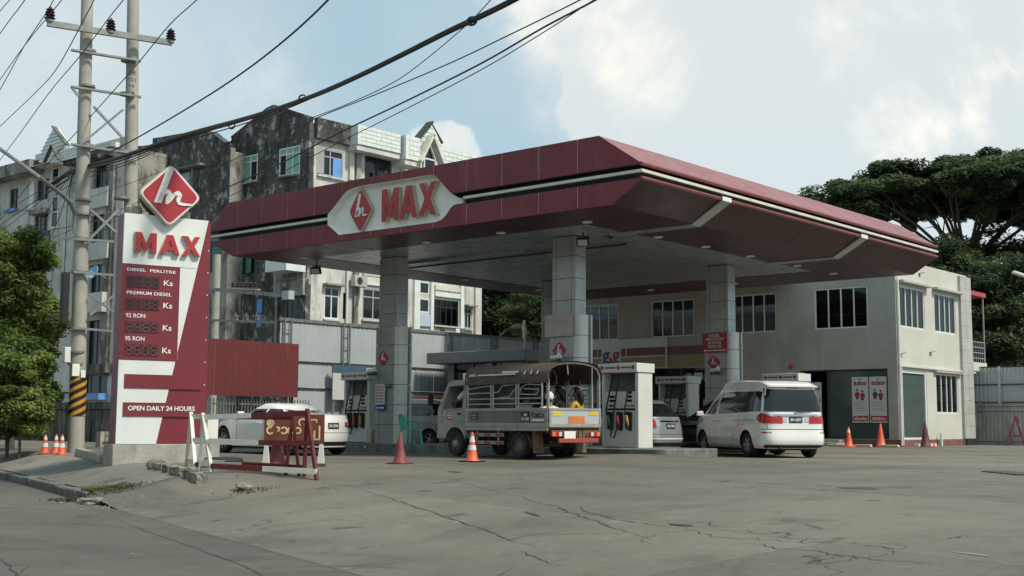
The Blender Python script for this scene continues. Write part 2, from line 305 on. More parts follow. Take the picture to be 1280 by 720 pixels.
class MB:
    def __init__(self, T=None): self.v = []; self.f = []; self.mi = []; self.T = T or Matrix.Identity(4); self.m = 0
    def add(self, vs, fs, T=None):
        T = self.T @ T if T else self.T; b = len(self.v)
        self.v += [T @ Vector(p) for p in vs]; self.f += [[b+i for i in q] for q in fs]; self.mi += [self.m]*len(fs); return self
    def box(self, a, b, T=None):
        x0, y0, z0 = (min(a[i], b[i]) for i in range(3)); x1, y1, z1 = (max(a[i], b[i]) for i in range(3))
        return self.add([(x0,y0,z0),(x1,y0,z0),(x1,y1,z0),(x0,y1,z0),(x0,y0,z1),(x1,y0,z1),(x1,y1,z1),(x0,y1,z1)],
            [(0,3,2,1),(4,5,6,7),(0,1,5,4),(1,2,6,5),(2,3,7,6),(3,0,4,7)], T)
    def cbox(self, c, s, T=None): return self.box([c[i]-s[i]/2 for i in range(3)], [c[i]+s[i]/2 for i in range(3)], T)
    def prism(self, pts, z0, z1, T=None):      # 2D outline (counter-clockwise) from z0 to z1
        n = len(pts); vs = [(x, y, z0) for x, y in pts] + [(x, y, z1) for x, y in pts]
        fs = [tuple(range(n-1, -1, -1)), tuple(range(n, 2*n))] + [(i, (i+1) % n, n+(i+1) % n, n+i) for i in range(n)]
        return self.add(vs, fs, T)
    def poly(self, pts, T=None): return self.add(pts, [tuple(range(len(pts)))], T)
    def tube(self, path, r, n=8, T=None, closed=False):
        P = [Vector(p) for p in path]; k = len(P); rs = r if isinstance(r, (list, tuple)) else [r]*k
        vs, fs = [], []; prev = None
        for i, p in enumerate(P):
            if closed: d = P[(i+1) % k] - P[i-1]
            else: d = P[min(i+1, k-1)] - P[max(i-1, 0)]
            d = d.normalized() if d.length > 1e-9 else Vector((0, 0, 1))
            if prev is None: a = d.orthogonal().normalized()
            else:
                a = prev - d*prev.dot(d); a = a.normalized() if a.length > 1e-6 else d.orthogonal().normalized()
            prev = a; b = d.cross(a)
            vs += [p + (a*math.cos(2*math.pi*j/n) + b*math.sin(2*math.pi*j/n))*rs[i] for j in range(n)]
        for i in range(k if closed else k-1):
            i2 = (i+1) % k
            fs += [(i*n+j, i*n+(j+1) % n, i2*n+(j+1) % n, i2*n+j) for j in range(n)]
        if not closed: fs += [tuple(range(n-1, -1, -1)), tuple((k-1)*n+j for j in range(n))]
        return self.add(vs, fs, T)
    def bar(self, a, b, w, h=None, T=None):    # square bar from a to b
        a, b = Vector(a), Vector(b); d = (b-a); L = d.length; d.normalize(); h = h or w
        s = d.cross(Vector((0, 0, 1)));  s = s.normalized() if s.length > 1e-4 else Vector((1, 0, 0)); u = s.cross(d)
        vs = [a+s*(i*w/2)+u*(j*h/2) for i, j in ((-1,-1),(1,-1),(1,1),(-1,1))] + [b+s*(i*w/2)+u*(j*h/2) for i, j in ((-1,-1),(1,-1),(1,1),(-1,1))]
        return self.add(vs, [(3,2,1,0),(4,5,6,7),(0,1,5,4),(1,2,6,5),(2,3,7,6),(3,0,4,7)], T)
    def lathe(self, prof, n=16, T=None, caps=True):       # [(radius, height)] about z
        vs, fs = [], []; k = len(prof)
        for r, z in prof: vs += [(r*math.cos(2*math.pi*j/n), r*math.sin(2*math.pi*j/n), z) for j in range(n)]
        for i in range(k-1): fs += [(i*n+j, i*n+(j+1) % n, (i+1)*n+(j+1) % n, (i+1)*n+j) for j in range(n)]
        if caps: fs += [tuple(range(n-1, -1, -1)), tuple((k-1)*n+j for j in range(n))]
        return self.add(vs, fs, T)
    def ring(self, c, r, w, d, T=None, a0=0.0, a1=2*math.pi, n=20):   # flat ring in xy, thickness d in z
        full = abs(a1-a0) > 6.28; k = n if full else n+1; vs, fs = [], []
        for i in range(k):
            a = a0+(a1-a0)*i/n
            for rr, z in ((r-w/2, 0), (r+w/2, 0), (r+w/2, d), (r-w/2, d)): vs.append((c[0]+rr*math.cos(a), c[1]+rr*math.sin(a), z))
        for i in range(n):
            j = (i+1) % k
            fs += [(i*4+q, i*4+(q+1) % 4, j*4+(q+1) % 4, j*4+q) for q in range(4)]
        if not full: fs += [(3, 2, 1, 0), (n*4, n*4+1, n*4+2, n*4+3)]
        return self.add(vs, fs, T)
    def mesh(self, name, mats, smooth=False, inv=None):
        me = bpy.data.meshes.new(name); V = [inv @ p for p in self.v] if inv else self.v
        me.from_pydata(V, [], self.f)
        for m in (mats if isinstance(mats, (list, tuple)) else [mats]): me.materials.append(M[m] if isinstance(m, str) else m)
        me.polygons.foreach_set('material_index', self.mi)
        if smooth: me.polygons.foreach_set('use_smooth', [True]*len(self.f))
        bm = bmesh.new(); bm.from_mesh(me); bmesh.ops.recalc_face_normals(bm, faces=bm.faces); bm.to_mesh(me); bm.free()
        if smooth == 'auto':
            me.polygons.foreach_set('use_smooth', [True]*len(self.f)); me.set_sharp_from_angle(angle=math.radians(40))
        me.update(); return me
    def build(self, name, mats, parent=None, smooth=False, bevel=0.0, local=False, seg=2):
        """vertices are world coordinates unless local"""
        me = self.mesh(name, mats, smooth, None if (local or not parent) else wm(parent).inverted())
        o = link(name, me, parent)
        if bevel:
            b = o.modifiers.new('edge', 'BEVEL'); b.width = bevel; b.segments = seg; b.limit_method = 'ANGLE'; b.angle_limit = math.radians(40)
            me.polygons.foreach_set('use_smooth', [True]*len(me.polygons)); me.set_sharp_from_angle(angle=math.radians(50)) if not smooth else None
        return o
def fast_mesh(name, V, Fq, mats, mi=None, smooth=False):
    """V (n,3), Fq (m,k) numpy"""
    me = bpy.data.meshes.new(name); n, k = Fq.shape
    me.vertices.add(len(V)); me.vertices.foreach_set('co', np.asarray(V, np.float32).ravel())
    me.loops.add(n*k); me.loops.foreach_set('vertex_index', Fq.astype(np.int32).ravel())
    me.polygons.add(n); me.polygons.foreach_set('loop_start', np.arange(0, n*k, k, dtype=np.int32)); me.polygons.foreach_set('loop_total', np.full(n, k, np.int32))
    for m in (mats if isinstance(mats, (list, tuple)) else [mats]): me.materials.append(M[m])
    if mi is not None: me.polygons.foreach_set('material_index', np.asarray(mi, np.int32))
    if smooth: me.polygons.foreach_set('use_smooth', np.ones(n, bool))
    me.update(calc_edges=True); me.validate(); return me
_txt = {}
def text_mesh(s, depth, bold=0.0):
    k = (s, round(depth, 4), round(bold, 4))
    if k in _txt: return _txt[k]
    cu = bpy.data.curves.new('text', 'FONT'); cu.body = s; cu.extrude = depth/2; cu.offset = bold; cu.resolution_u = 3
    o = bpy.data.objects.new('text', cu); COL.objects.link(o)
    dg = bpy.context.evaluated_depsgraph_get(); dg.update()
    me = bpy.data.meshes.new_from_object(o.evaluated_get(dg)); bpy.data.objects.remove(o); bpy.data.curves.remove(cu)
    V = np.zeros(len(me.vertices)*3, np.float32); me.vertices.foreach_get('co', V); V = V.reshape(-1, 3)
    bb = (V[:, 0].min(), V[:, 0].max(), V[:, 1].min(), V[:, 1].max(), V[:, 2].min())
    fs = [tuple(p.vertices) for p in me.polygons]; bpy.data.meshes.remove(me)
    _txt[k] = (V, fs, bb); return _txt[k]
def text(mb, s, x0, x1, y0, y1, depth, T, bold=0.02):
    """fit text into the box x0..x1, y0..y1 of frame T (x right, y up, z out)"""
    V, fs, bb = text_mesh(s, 1.0, bold)
    sx = (x1-x0)/(bb[1]-bb[0]); sy = (y1-y0)/(bb[3]-bb[2])
    mb.add([((p[0]-bb[0])*sx+x0, (p[1]-bb[2])*sy+y0, (p[2]-bb[4])*depth) for p in V], fs, T)
def lerp(a, b, t): return a+(b-a)*t
# ================================================================== ground
V0, SKERB = 4.2, 20.2
def sv(X, Y):
    x = ct_*X + st_*Y; y = -st_*X + ct_*Y
    return -.5*x + .866*y, .866*x + .5*y - V0
def svw(s, v, z=0.0):
    n = v + V0; x = -.5*s + .866*n; y = .866*s + .5*n
    return c2w(x, y, z)
def sst(x, a, b):
    t = min(1, max(0, (x-a)/(b-a))); return t*t*(3-2*t)
def zt(X, Y):
    s, v = sv(X, Y)
    drive = -.45 if v < 0 else -.45*(1-min(v, 7)/7)**2
    pave = -.30 + .30*sst(v, 0.1, 1.7)
    z = lerp(drive, pave, sst(s, 18.4, SKERB) * sst(v, -.05, .05))
    z += .13*math.exp(-((X+17.3)**2/8.0 + (Y-24.3)**2/2.4))
    z += .012*math.sin(X*.9+1)*math.sin(Y*.7)*sst(v, 1, 4)*sst(30-Y, 0, 6)
    return z
def gp(u, v, dz=0.0):
    z = 0.0
    for _ in range(30):
        p = atZ(u, v, z); z = .5*z + .5*zt(p.x, p.y)
    p.z = zt(p.x, p.y)+dz; return p
def ground_mat(name, base, stain, warm, crackw, seed=0.0):
    m = bpy.data.materials.new(name); m.use_nodes = True; nt = m.node_tree; N = nt.nodes; L = nt.links; p = N['Principled BSDF']
    tc = N.new('ShaderNodeTexCoord'); mp = N.new('ShaderNodeMapping'); mp.inputs['Location'].default_value = (seed, seed*.7, 0); L.new(tc.outputs['Object'], mp.inputs[0]); O = mp.outputs[0]
    def noise(sc, det=6, ro=.62, s3=None, dist=0.0):
        n = N.new('ShaderNodeTexNoise'); n.inputs['Scale'].default_value = sc; n.inputs['Detail'].default_value = det; n.inputs['Roughness'].default_value = ro; n.inputs['Distortion'].default_value = dist
        if s3:
            q = N.new('ShaderNodeMapping'); q.inputs['Rotation'].default_value = (0, 0, s3[1]); q.inputs['Scale'].default_value = s3[0]; L.new(O, q.inputs[0]); L.new(q.outputs[0], n.inputs['Vector'])
        else: L.new(O, n.inputs['Vector'])
        return n.outputs[0]
    def ramp(x, a, b, lo=0., hi=1.):
        r = N.new('ShaderNodeMapRange'); r.interpolation_type = 'SMOOTHSTEP'
        for i, q in enumerate((a, b, lo, hi)): r.inputs[i+1].default_value = q
        L.new(x, r.inputs[0]); return r.outputs[0]
    def mix(f, a, b):
        n = N.new('ShaderNodeMix'); n.data_type = 'RGBA'; L.new(f, n.inputs[0])
        for i, x in ((6, a), (7, b)):
            if isinstance(x, tuple): n.inputs[i].default_value = (*x, 1)
            else: L.new(x, n.inputs[i])
        return n.outputs[2]
    c = mix(ramp(noise(.22, 7), .30, .70), base, warm)
    c = mix(ramp(noise(.8, 8, .7, dist=.6), .50, .74, 0, .75), c, stain)
    c = mix(ramp(noise(.30, 6, .65, ((.25, 2.2, 1), -.35)), .52, .70, 0, .55), c, tuple(x*.62 for x in base))     # tyre drag along the drive
    c = mix(ramp(noise(2.6, 8, .75), .56, .70, 0, .5), c, tuple(min(1, x*1.45) for x in warm))
    c = mix(ramp(noise(60, 4, .7), .35, .75, 0, .5), c, tuple(x*.6 for x in base))
    c = mix(ramp(noise(9, 6, .7), .60, .72, 0, .6), c, tuple(x*.45 for x in stain))
    bt = N.new('ShaderNodeTexBrick'); bt.offset = .5; bm_ = N.new('ShaderNodeMapping'); bm_.inputs['Rotation'].default_value = (0, 0, .339); bm_.inputs['Location'].default_value = (1.3, .8, 0); L.new(O, bm_.inputs[0])
    wv = N.new('ShaderNodeTexNoise'); wv.inputs['Scale'].default_value = .9; wv.inputs['Detail'].default_value = 4; L.new(O, wv.inputs['Vector']); wa = N.new('ShaderNodeVectorMath'); wa.operation = 'MULTIPLY_ADD'; L.new(wv.outputs[1], wa.inputs[0]); wa.inputs[1].default_value = (.16, .16, 0); L.new(bm_.outputs[0], wa.inputs[2]); L.new(wa.outputs[0], bt.inputs['Vector'])
    for nm_, v_ in (('Scale', 1.0), ('Brick Width', 6.2), ('Row Height', 4.1), ('Mortar Size', .014), ('Mortar Smooth', .6), ('Bias', 0.0)): bt.inputs[nm_].default_value = v_
    bt.inputs['Color1'].default_value = (.82, .82, .82, 1); bt.inputs['Color2'].default_value = (1.16, 1.15, 1.12, 1); bt.inputs['Mortar'].default_value = (.62, .61, .60, 1)
    ml = N.new('ShaderNodeMix'); ml.data_type = 'RGBA'; ml.blend_type = 'MULTIPLY'; ml.inputs[0].default_value = .8; L.new(c, ml.inputs[6]); L.new(bt.outputs[0], ml.inputs[7]); c = ml.outputs[2]
    c = mix(ramp(noise(1.1, 5, .6), .64, .70, 0, .55), c, tuple(x*.5 for x in stain))      # oil drips
    vo = N.new('ShaderNodeTexVoronoi'); vo.feature = 'DISTANCE_TO_EDGE'; vo.inputs['Scale'].default_value = .23
    ad = N.new('ShaderNodeVectorMath'); ad.operation = 'ADD'
    nz = N.new('ShaderNodeTexNoise'); nz.inputs['Scale'].default_value = 1.1; nz.inputs['Detail'].default_value = 7; L.new(O, nz.inputs['Vector'])
    sc = N.new('ShaderNodeVectorMath'); sc.operation = 'SCALE'; sc.inputs[3].default_value = 1.6; L.new(nz.outputs[1], sc.inputs[0])
    L.new(O, ad.inputs[0]); L.new(sc.outputs[0], ad.inputs[1]); L.new(ad.outputs[0], vo.inputs['Vector'])
    ck = ramp(vo.outputs[0], crackw, 0.0)
    gate = ramp(noise(.35, 3), .42, .56)
    mu = N.new('ShaderNodeMath'); mu.operation = 'MULTIPLY'; L.new(ck, mu.inputs[0]); L.new(gate, mu.inputs[1])
    c = mix(mu.outputs[0], c, (.03, .03, .027))
    L.new(c, p.inputs['Base Color'])
    L.new(ramp(noise(1.5, 5), .3, .7, .62, .92), p.inputs['Roughness']); p.inputs['Specular IOR Level'].default_value = .35
    b = N.new('ShaderNodeBump'); b.inputs['Distance'].default_value = .012; b.inputs['Strength'].default_value = 1
    h = N.new('ShaderNodeMath'); h.operation = 'SUBTRACT'; L.new(noise(14, 8, .75), h.inputs[0]); L.new(mu.outputs[0], h.inputs[1])
    L.new(h.outputs[0], b.inputs['Height']); L.new(b.outputs[0], p.inputs['Normal'])
    M[name] = m; return m
ground_mat('forecourt concrete', (.130, .122, .100), (.064, .060, .050), (.205, .192, .156), .0025)
ground_mat('road surface', (.112, .106, .088), (.066, .063, .053), (.160, .150, .124), .002, 31.0)
ground_mat('pavement concrete', (.19, .18, .155), (.10, .098, .085), (.27, .255, .215), .008, 57.0)
g = MB(); g.box((-3000, -3000, -1.2), (3000, 3000, -.62)); tag(g.build('ground', 'soil'), kind='structure')
def sheet(name, mat, S, Vv, zf):
    S = np.asarray(S); Vv = np.asarray(Vv); pts = []
    for s in S:
        for v in Vv: p = svw(s, v); pts.append((p.x, p.y, zf(p.x, p.y, s, v)))
    n = len(Vv); i, j = np.meshgrid(np.arange(len(S)-1), np.arange(n-1), indexing='ij')
    a = (i*n+j).ravel(); F = np.stack([a, a+1, a+n+1, a+n], 1)
    me = fast_mesh(name, np.array(pts), F, mat, smooth=True)
    o = link(name, me); tag(o, kind='structure')
    bm = bmesh.new(); bm.from_mesh(me); bmesh.ops.recalc_face_normals(bm, faces=bm.faces)
    if sum(f.normal.z for f in bm.faces) < 0: bmesh.ops.reverse_faces(bm, faces=bm.faces)
    bm.to_mesh(me); bm.free(); return o
Sg = np.concatenate([np.arange(-60, 16, 1.0), np.arange(16, 21.6, .15), np.arange(22, 150, 2.0)])
Vg = np.concatenate([np.arange(0, 8, .2), np.arange(8, 24, .5), np.arange(24, 110, 4)])
sheet('forecourt', 'forecourt concrete', Sg, Vg, lambda X, Y, s, v: zt(X, Y))
sheet('road', 'road surface', np.arange(-90, 160, 5.0), np.array([-14., -10, -6, -3, -1.5, -.6, -.2, 0.0, .02]), lambda X, Y, s, v: -.452 if v < .01 else -.47)
sheet('pavement', 'pavement concrete', np.concatenate([np.arange(SKERB, 60, .5)]), np.arange(.16, 2.3, .15), lambda X, Y, s, v: zt(X, Y)+.005)
# kerb: separate stones along the road
kerb = thing('kerb', None, None, svw(24, 0, -.45)); kerb['kind'] = 'structure'
s = SKERB-.35; k = 0
while s < 62:
    L_ = .92 + random.uniform(-.04, .04); T = frame(svw(s+L_/2, .08, -.45), svw(1, 0)-svw(0, 0), None)
    mb = MB(); h = .15 + random.uniform(-.02, .012)
    if k == 0: h = .10
    mb.prism([(-L_/2+.008, -.12), (L_/2-.008, -.12), (L_/2-.008, h-.02), (L_/2-.02, h), (-L_/2+.02, h), (-L_/2+.008, h-.03)], -.10 + random.uniform(-.01, .01), .10, T)
    o = mb.build('kerb_stone', 'kerb', kerb, bevel=.03); s += L_; k += 1
def crack(uvs, w=.02, mat='crack', name='crack', sub=9, jit=.05, dz=.006):
    P = [gp(*q) for q in uvs]; pts = []; jw = 0.0
    for a, b in zip(P[:-1], P[1:]):
        for i in range(sub):
            t = i/sub; q = a.lerp(b, t); d = (b-a); n = Vector((-d.y, d.x, 0)); n = n.normalized() if n.length > 1e-6 else Vector((1, 0, 0)); jw = .55*jw+random.uniform(-jit, jit)*.45
            pts.append(q + n*jw)
    pts.append(P[-1]); mb = MB(); vs, fs = [], []; m = len(pts)
    for i, q in enumerate(pts):
        d = pts[min(i+1, m-1)] - pts[max(i-1, 0)]; n = Vector((-d.y, d.x, 0)).normalized()
        ww = w*(.25+.75*math.sin(math.pi*min(1, max(0, (i+.3)/(m-.4)))))*random.uniform(.6, 1.3)
        for sgn in (-1, 1):
            r = q + n*sgn*ww/2; vs.append((r.x, r.y, zt(r.x, r.y)+dz))
    fs = [(2*i, 2*i+1, 2*i+3, 2*i+2) for i in range(m-1)]
    mb.add(vs, fs); return tag(mb.build(name, mat), kind='structure')
for w, j, q in [
    (.045, .05, [(431, 607), (489, 623), (532, 638), (579, 654), (630, 673), (672, 684)]), (.035, .01, [(633, 669.6), (700, 668.5), (777, 666.5)]), (.018, .02, [(711, 678), (808, 676)]),
    (.05, .10, [(641, 619), (688, 631), (723, 646), (762, 658), (816, 673)]), (.05, .10, [(727, 632.6), (742, 642), (789, 652), (840, 660)]), (.04, .07, [(649, 689), (668, 695), (696, 705)]),
    (.05, .12, [(840, 657), (881, 653.6), (912, 660)]), (.04, .12, [(854, 662), (882, 667), (909, 673), (943, 674), (995, 678)]), (.05, .12, [(933, 678), (977, 686), (1036, 693), (1098, 700), (1184, 707)]),
    (.05, .06, [(840, 593), (895, 592.6), (943, 591)]), (.05, .15, [(892, 607), (940, 609.6), (971, 606.5)]), (.05, .15, [(870, 606), (915, 600), (938, 603)]),
    (.045, .03, [(136, 646), (183, 664), (241, 684), (296, 704), (331, 720), (370, 738)]), (.03, .01, [(323, 710), (400, 708), (480, 707)]), (.05, .06, [(0, 697), (10, 704), (23, 718), (30, 726)]),
    (.03, .03, [(560, 598), (600, 610), (640, 619)]), (.04, .10, [(1005, 655), (1030, 662)]), (.03, .05, [(405, 712), (470, 709), (520, 712)])]:
    crack(q, w*.30, jit=j*.8)
crack([(1050, 609.5), (1073, 610.5), (1096, 612)], .42, 'oil', 'patch', jit=.02, dz=.005)
crack([(1190, 690.5), (1215, 693), (1240, 696.5)], .03, 'concrete', 'worn_line', jit=.004)
crack([(560, 589.5), (566, 590), (576, 590.6)], .14, 'oil', 'patch', jit=.03)
for q, w_ in (([(838, 655), (850, 657), (866, 658)], .07), ([(655, 640), (668, 643), (676, 646)], .05)): crack(q, w_, 'crack', 'patch', jit=.03)
dr = thing('drain_grating', 'black slotted drain grating in the concrete at the right edge', 'drain', gp(1262, 591.5))
for i in range(6):
    p = gp(1244+i*8, 590+i*.8, .006); mb = MB(); mb.box((p.x-.16, p.y-.25, p.z-.02), (p.x+.16, p.y+.25, p.z+.012), None); mb.build('slot', 'oil', dr)
# ================================================================== canopy
def bool_cut(me, cutters):
    o = bpy.data.objects.new('tmp', me); COL.objects.link(o); cs = []
    for c in cutters:
        oc = bpy.data.objects.new('tmpc', c); COL.objects.link(oc); cs.append(oc); b = o.modifiers.new('b', 'BOOLEAN'); b.operation = 'DIFFERENCE'; b.object = oc; b.solver = 'EXACT'
    dg = bpy.context.evaluated_depsgraph_get(); dg.update(); r = bpy.data.meshes.new_from_object(o.evaluated_get(dg))
    for q in cs + [o]: bpy.data.objects.remove(q)
    return r
def arc2(a, c, b, n=6): return [tuple(Vector(a)*(1-t)**2+Vector(c)*2*t*(1-t)+Vector(b)*t*t) for t in [i/n for i in range(n+1)]]
LET = {'M': [[(0, 0), (.25, 0), (.25, .56), (.43, .10), (.57, .10), (.75, .56), (.75, 0), (1, 0), (1, 1), (.72, 1), (.5, .42), (.28, 1), (0, 1)]],
       'A': [[(0, 0), (.26, 0), (.325, .20), (.5, .20), (.5, .39), (.385, .39), (.5, .74), (.5, 1), (.35, 1)], [(.5, .20), (.675, .20), (.74, 0), (1, 0), (.65, 1), (.5, 1), (.5, .74), (.615, .39), (.5, .39)]],
       'X': [[(0, 0), (.29, 0), (.5, .33), (.71, 0), (1, 0), (.65, .51), (.98, 1), (.70, 1), (.5, .68), (.30, 1), (.02, 1), (.35, .51)]]}
def block_letter(mb, ch, x0, x1, y0, y1, d0, d1, T):
    for P in LET[ch]: mb.prism([(lerp(x0, x1, x), lerp(y0, y1, y)) for x, y in P], d0, d1, T)
KF = 1.0652
def K(x, y, z): return Vector((x*KF, y*KF, (z-.8)*KF+.8))
canopy = thing('station_canopy', 'wide maroon filling station canopy with cream stripe on grey clad columns', 'canopy', (-23.3, 30.5, 0))
YF, YR = 22.33, 38.91
ZB, ZL0, ZS, ZL1, ZT = 5.70, 6.22, 6.38, 6.54, 7.33
XR, XRB, XRT = -15.39, -16.22, -16.57       # right tip, bottom and top corner of the front face
XL, XLB, XLT = -31.15, -30.03, -30.36
def XZ(u, v, y=None): p = atY(u, v, YF if y is None else y); return (p.x, p.z)
outl = [XZ(410, 281.5)] + arc2(XZ(413, 283.5), XZ(418, 288), XZ(424, 293.8), 4) + arc2(XZ(543, 278), XZ(553, 276), XZ(558, 268.5), 5) + arc2(XZ(563, 261), XZ(566, 256.5), XZ(571, 255.3), 4) + [XZ(578.5, 254.2), XZ(578.5, 248.3)] + arc2(XZ(572, 246.5), XZ(564, 243), XZ(556, 233), 4) + arc2(XZ(547, 222.5), XZ(543, 217.5), XZ(534, 219), 5) + arc2(XZ(452, 232.2), XZ(437, 234.5), XZ(430, 243), 5) + arc2(XZ(419, 257.5), XZ(413, 265), XZ(410, 268), 4)
_ocx, _ocz = sum(p[0] for p in outl)/len(outl), sum(p[1] for p in outl)/len(outl)
_cut = MB(Matrix.Translation((23.3, -30.5, 0)) @ Matrix(((1, 0, 0, 0), (0, 0, 1, YF), (0, 1, 0, 0), (0, 0, 0, 1)))); _cut.prism(outl, -.2, .19); CUT = _cut.mesh('cut', 'black')
def cut_build(mb, name, mat, x0, x1):
    """part of the canopy, with the sign recess cut out where it meets it"""
    me = mb.mesh(name, mat, False, wm(canopy).inverted())
    if x1 > min(p[0] for p in outl) and x0 < max(p[0] for p in outl): me = bool_cut(me, [CUT.copy()]); me.name = name
    return link(name, me, canopy)
def sub(poly, x0, x1):
    """clip a convex (x,z) polygon to x0..x1"""
    def clip(P, f):
        out = []
        for i, a in enumerate(P):
            b = P[(i+1) % len(P)]; fa, fb = f(a), f(b)
            if fa >= 0: out.append(a)
            if fa*fb < 0: t = fa/(fa-fb); out.append((lerp(a[0], b[0], t), lerp(a[1], b[1], t)))
        return out
    return clip(clip(poly, lambda p: p[0]-x0), lambda p: x1-p[0])
up_poly = [(XL, ZL1), (XR, ZL1), (XRT, ZT), (XLT, ZT)]; lo_poly = [(XLB, ZB), (XRB, ZB), (XR, ZL0), (XL, ZL0)]
def up_z(x): return ZT
seams = [-32.5] + [-29.85 + 1.1515*i for i in range(12)] + [-10]
for yy, sg in ((YF, -1), (YR, 1)):
    for poly in (up_poly, lo_poly):
        # sealant backing 15 mm behind the panel faces
        mb = MB(Matrix(((1, 0, 0, 0), (0, 0, -sg, yy-sg*.012), (0, 1, 0, 0), (0, 0, 0, 1)))); mb.prism([(x, z) for x, z in poly], 0, .02); cut_build(mb, 'sealant_backing', 'seam', -40 if sg < 0 else 90, 0 if sg < 0 else 91)
        for a, b in zip(seams[:-1], seams[1:]):
            P = sub(poly, a+.016, b-.016)
            if len(P) < 3: continue
            mb = MB(Matrix(((1, 0, 0, 0), (0, 0, -sg, yy), (0, 1, 0, 0), (0, 0, 0, 1)))); mb.prism(P, 0, .018)
            o = cut_build(mb, 'fascia_panel', 'maroon', a if sg < 0 else 90, b if sg < 0 else 91)
# recess between the two bands, all round
mb = MB(); mb.box((XL+.30, YF+.20, ZL0-.02), (XR-.30, YR-.20, ZL1+.02)); mb.build('recess_band', 'black', canopy)
for z0 in (ZL0+.003, ZL1-.02): mb = MB(); mb.box((XL+.02, YF+.034, z0), (XR-.02, YF+.195, z0+.017)); cut_build(mb, 'recess_lip', 'black', -40, 0)
sz = .035
for nm, a, b in (('front', (XL+.05, YF-.01, ZS-sz), (min(p[0] for p in outl)-.01, YF+.06, ZS+sz)), ('front', (max(p[0] for p in outl)+.01, YF-.01, ZS-sz), (XR+.02, YF+.06, ZS+sz)), ('side', (XR-.05, YF-.01, ZS-sz), (XR+.02, YR+.01, ZS+sz)), ('side', (XL-.02, YF, ZS-sz), (XL+.05, YR, ZS+sz)), ('rear', (XL, YR-.05, ZS-sz), (XR, YR+.01, ZS+sz))):
    b = (b[0], b[1], b[2]); mb = MB()
    if nm == 'side': a = (a[0], a[1]+.075, a[2])
    mb.box(a, b); mb.build('stripe', 'stripe', canopy, bevel=.006)
# sloping side panels with rounded lips (right and left), in long sheets
for X1, Xt, Xb, sg in ((XR, XRT, XRB, 1), (XL, XLT, XLB, -1)):
    ys = [YF+.02, 26.2, 30.4, 34.6, YR-.02]
    for y0, y1 in zip(ys[:-1], ys[1:]):
        mb = MB(); e = .004
        vs = [(X1, y0, ZL1), (X1, y1-e, ZL1), (Xt, y1-e, ZT), (Xt, y0, ZT)]; n = Vector((sg*(ZT-ZL1), 0, abs(X1-Xt))).normalized()*-.02
        mb.add(vs + [tuple(Vector(p)+n) for p in vs], [(0, 1, 2, 3), (7, 6, 5, 4), (0, 4, 5, 1), (1, 5, 6, 2), (2, 6, 7, 3), (3, 7, 4, 0)]); mb.build('sloping_panel', 'maroon_slope', canopy)
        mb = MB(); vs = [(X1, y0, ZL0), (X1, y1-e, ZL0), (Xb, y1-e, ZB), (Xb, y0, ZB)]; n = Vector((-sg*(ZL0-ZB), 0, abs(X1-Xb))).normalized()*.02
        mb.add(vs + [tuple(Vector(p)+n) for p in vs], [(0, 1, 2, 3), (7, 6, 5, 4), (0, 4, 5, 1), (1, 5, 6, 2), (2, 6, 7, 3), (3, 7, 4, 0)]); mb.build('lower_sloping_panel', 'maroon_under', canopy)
    for z in (ZL0, ZL1):
        mb = MB(); mb.tube([(X1-sg*.02, YF, z), (X1-sg*.02, YR, z)], .045, 8); mb.build('rounded_lip', 'maroon_slope', canopy, smooth='auto')
mb = MB(); mb.box((XLT, YF+.05, ZT-.06), (XRT, YR-.05, ZT-.012)); mb.build('roof_deck', 'corr', canopy)
# underside: maroon border strips round a gallery of aluminium soffit panels
SX0, SX1, SY0, SY1 = -28.25, -18.32, 24.15, 36.2
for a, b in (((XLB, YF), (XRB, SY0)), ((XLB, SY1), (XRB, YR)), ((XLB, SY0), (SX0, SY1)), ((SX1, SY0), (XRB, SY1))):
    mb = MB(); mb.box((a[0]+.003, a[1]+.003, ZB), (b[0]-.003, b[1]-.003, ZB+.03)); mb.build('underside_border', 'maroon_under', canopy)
mb = MB(); mb.box((SX0, SY0, ZB+.03), (SX1, SY1, ZB+.05)); mb.build('soffit_backing', 'soffit_gap', canopy)
nx, ny = 6, 30; pw, ph = (SX1-SX0)/nx, (SY1-SY0)/ny
for i in range(nx):
    for j in range(ny):
        x0 = SX0+i*pw+.004; x1 = x0+pw-.008; y0 = SY0+j*ph+.005; y1 = y0+ph-.010; t = [random.uniform(-.0025, .0025) for _ in range(4)]
        mb = MB(); z = ZB+.012
        mb.add([(x0, y0, z+t[0]), (x1, y0, z+t[1]), (x1, y1, z+t[2]), (x0, y1, z+t[3]), (x0, y0, z+.025), (x1, y0, z+.025), (x1, y1, z+.025), (x0, y1, z+.025)], [(0, 3, 2, 1), (4, 5, 6, 7), (0, 1, 5, 4), (1, 2, 6, 5), (2, 3, 7, 6), (3, 0, 4, 7)])
        mb.build('soffit_panel', 'soffit', canopy)
mb = MB(); mb.box((SX0, 26.62, ZB-.05), (SX1-4.2, 26.76, ZB+.01)); mb.build('soffit_channel', 'clad', canopy)
mb = MB(); mb.tube([(SX0+.3, 27.3, ZB-.04), (SX1-1.0, 27.3, ZB-.04)], .025, 6); mb.build('conduit', 'dark_steel', canopy)
proto = None
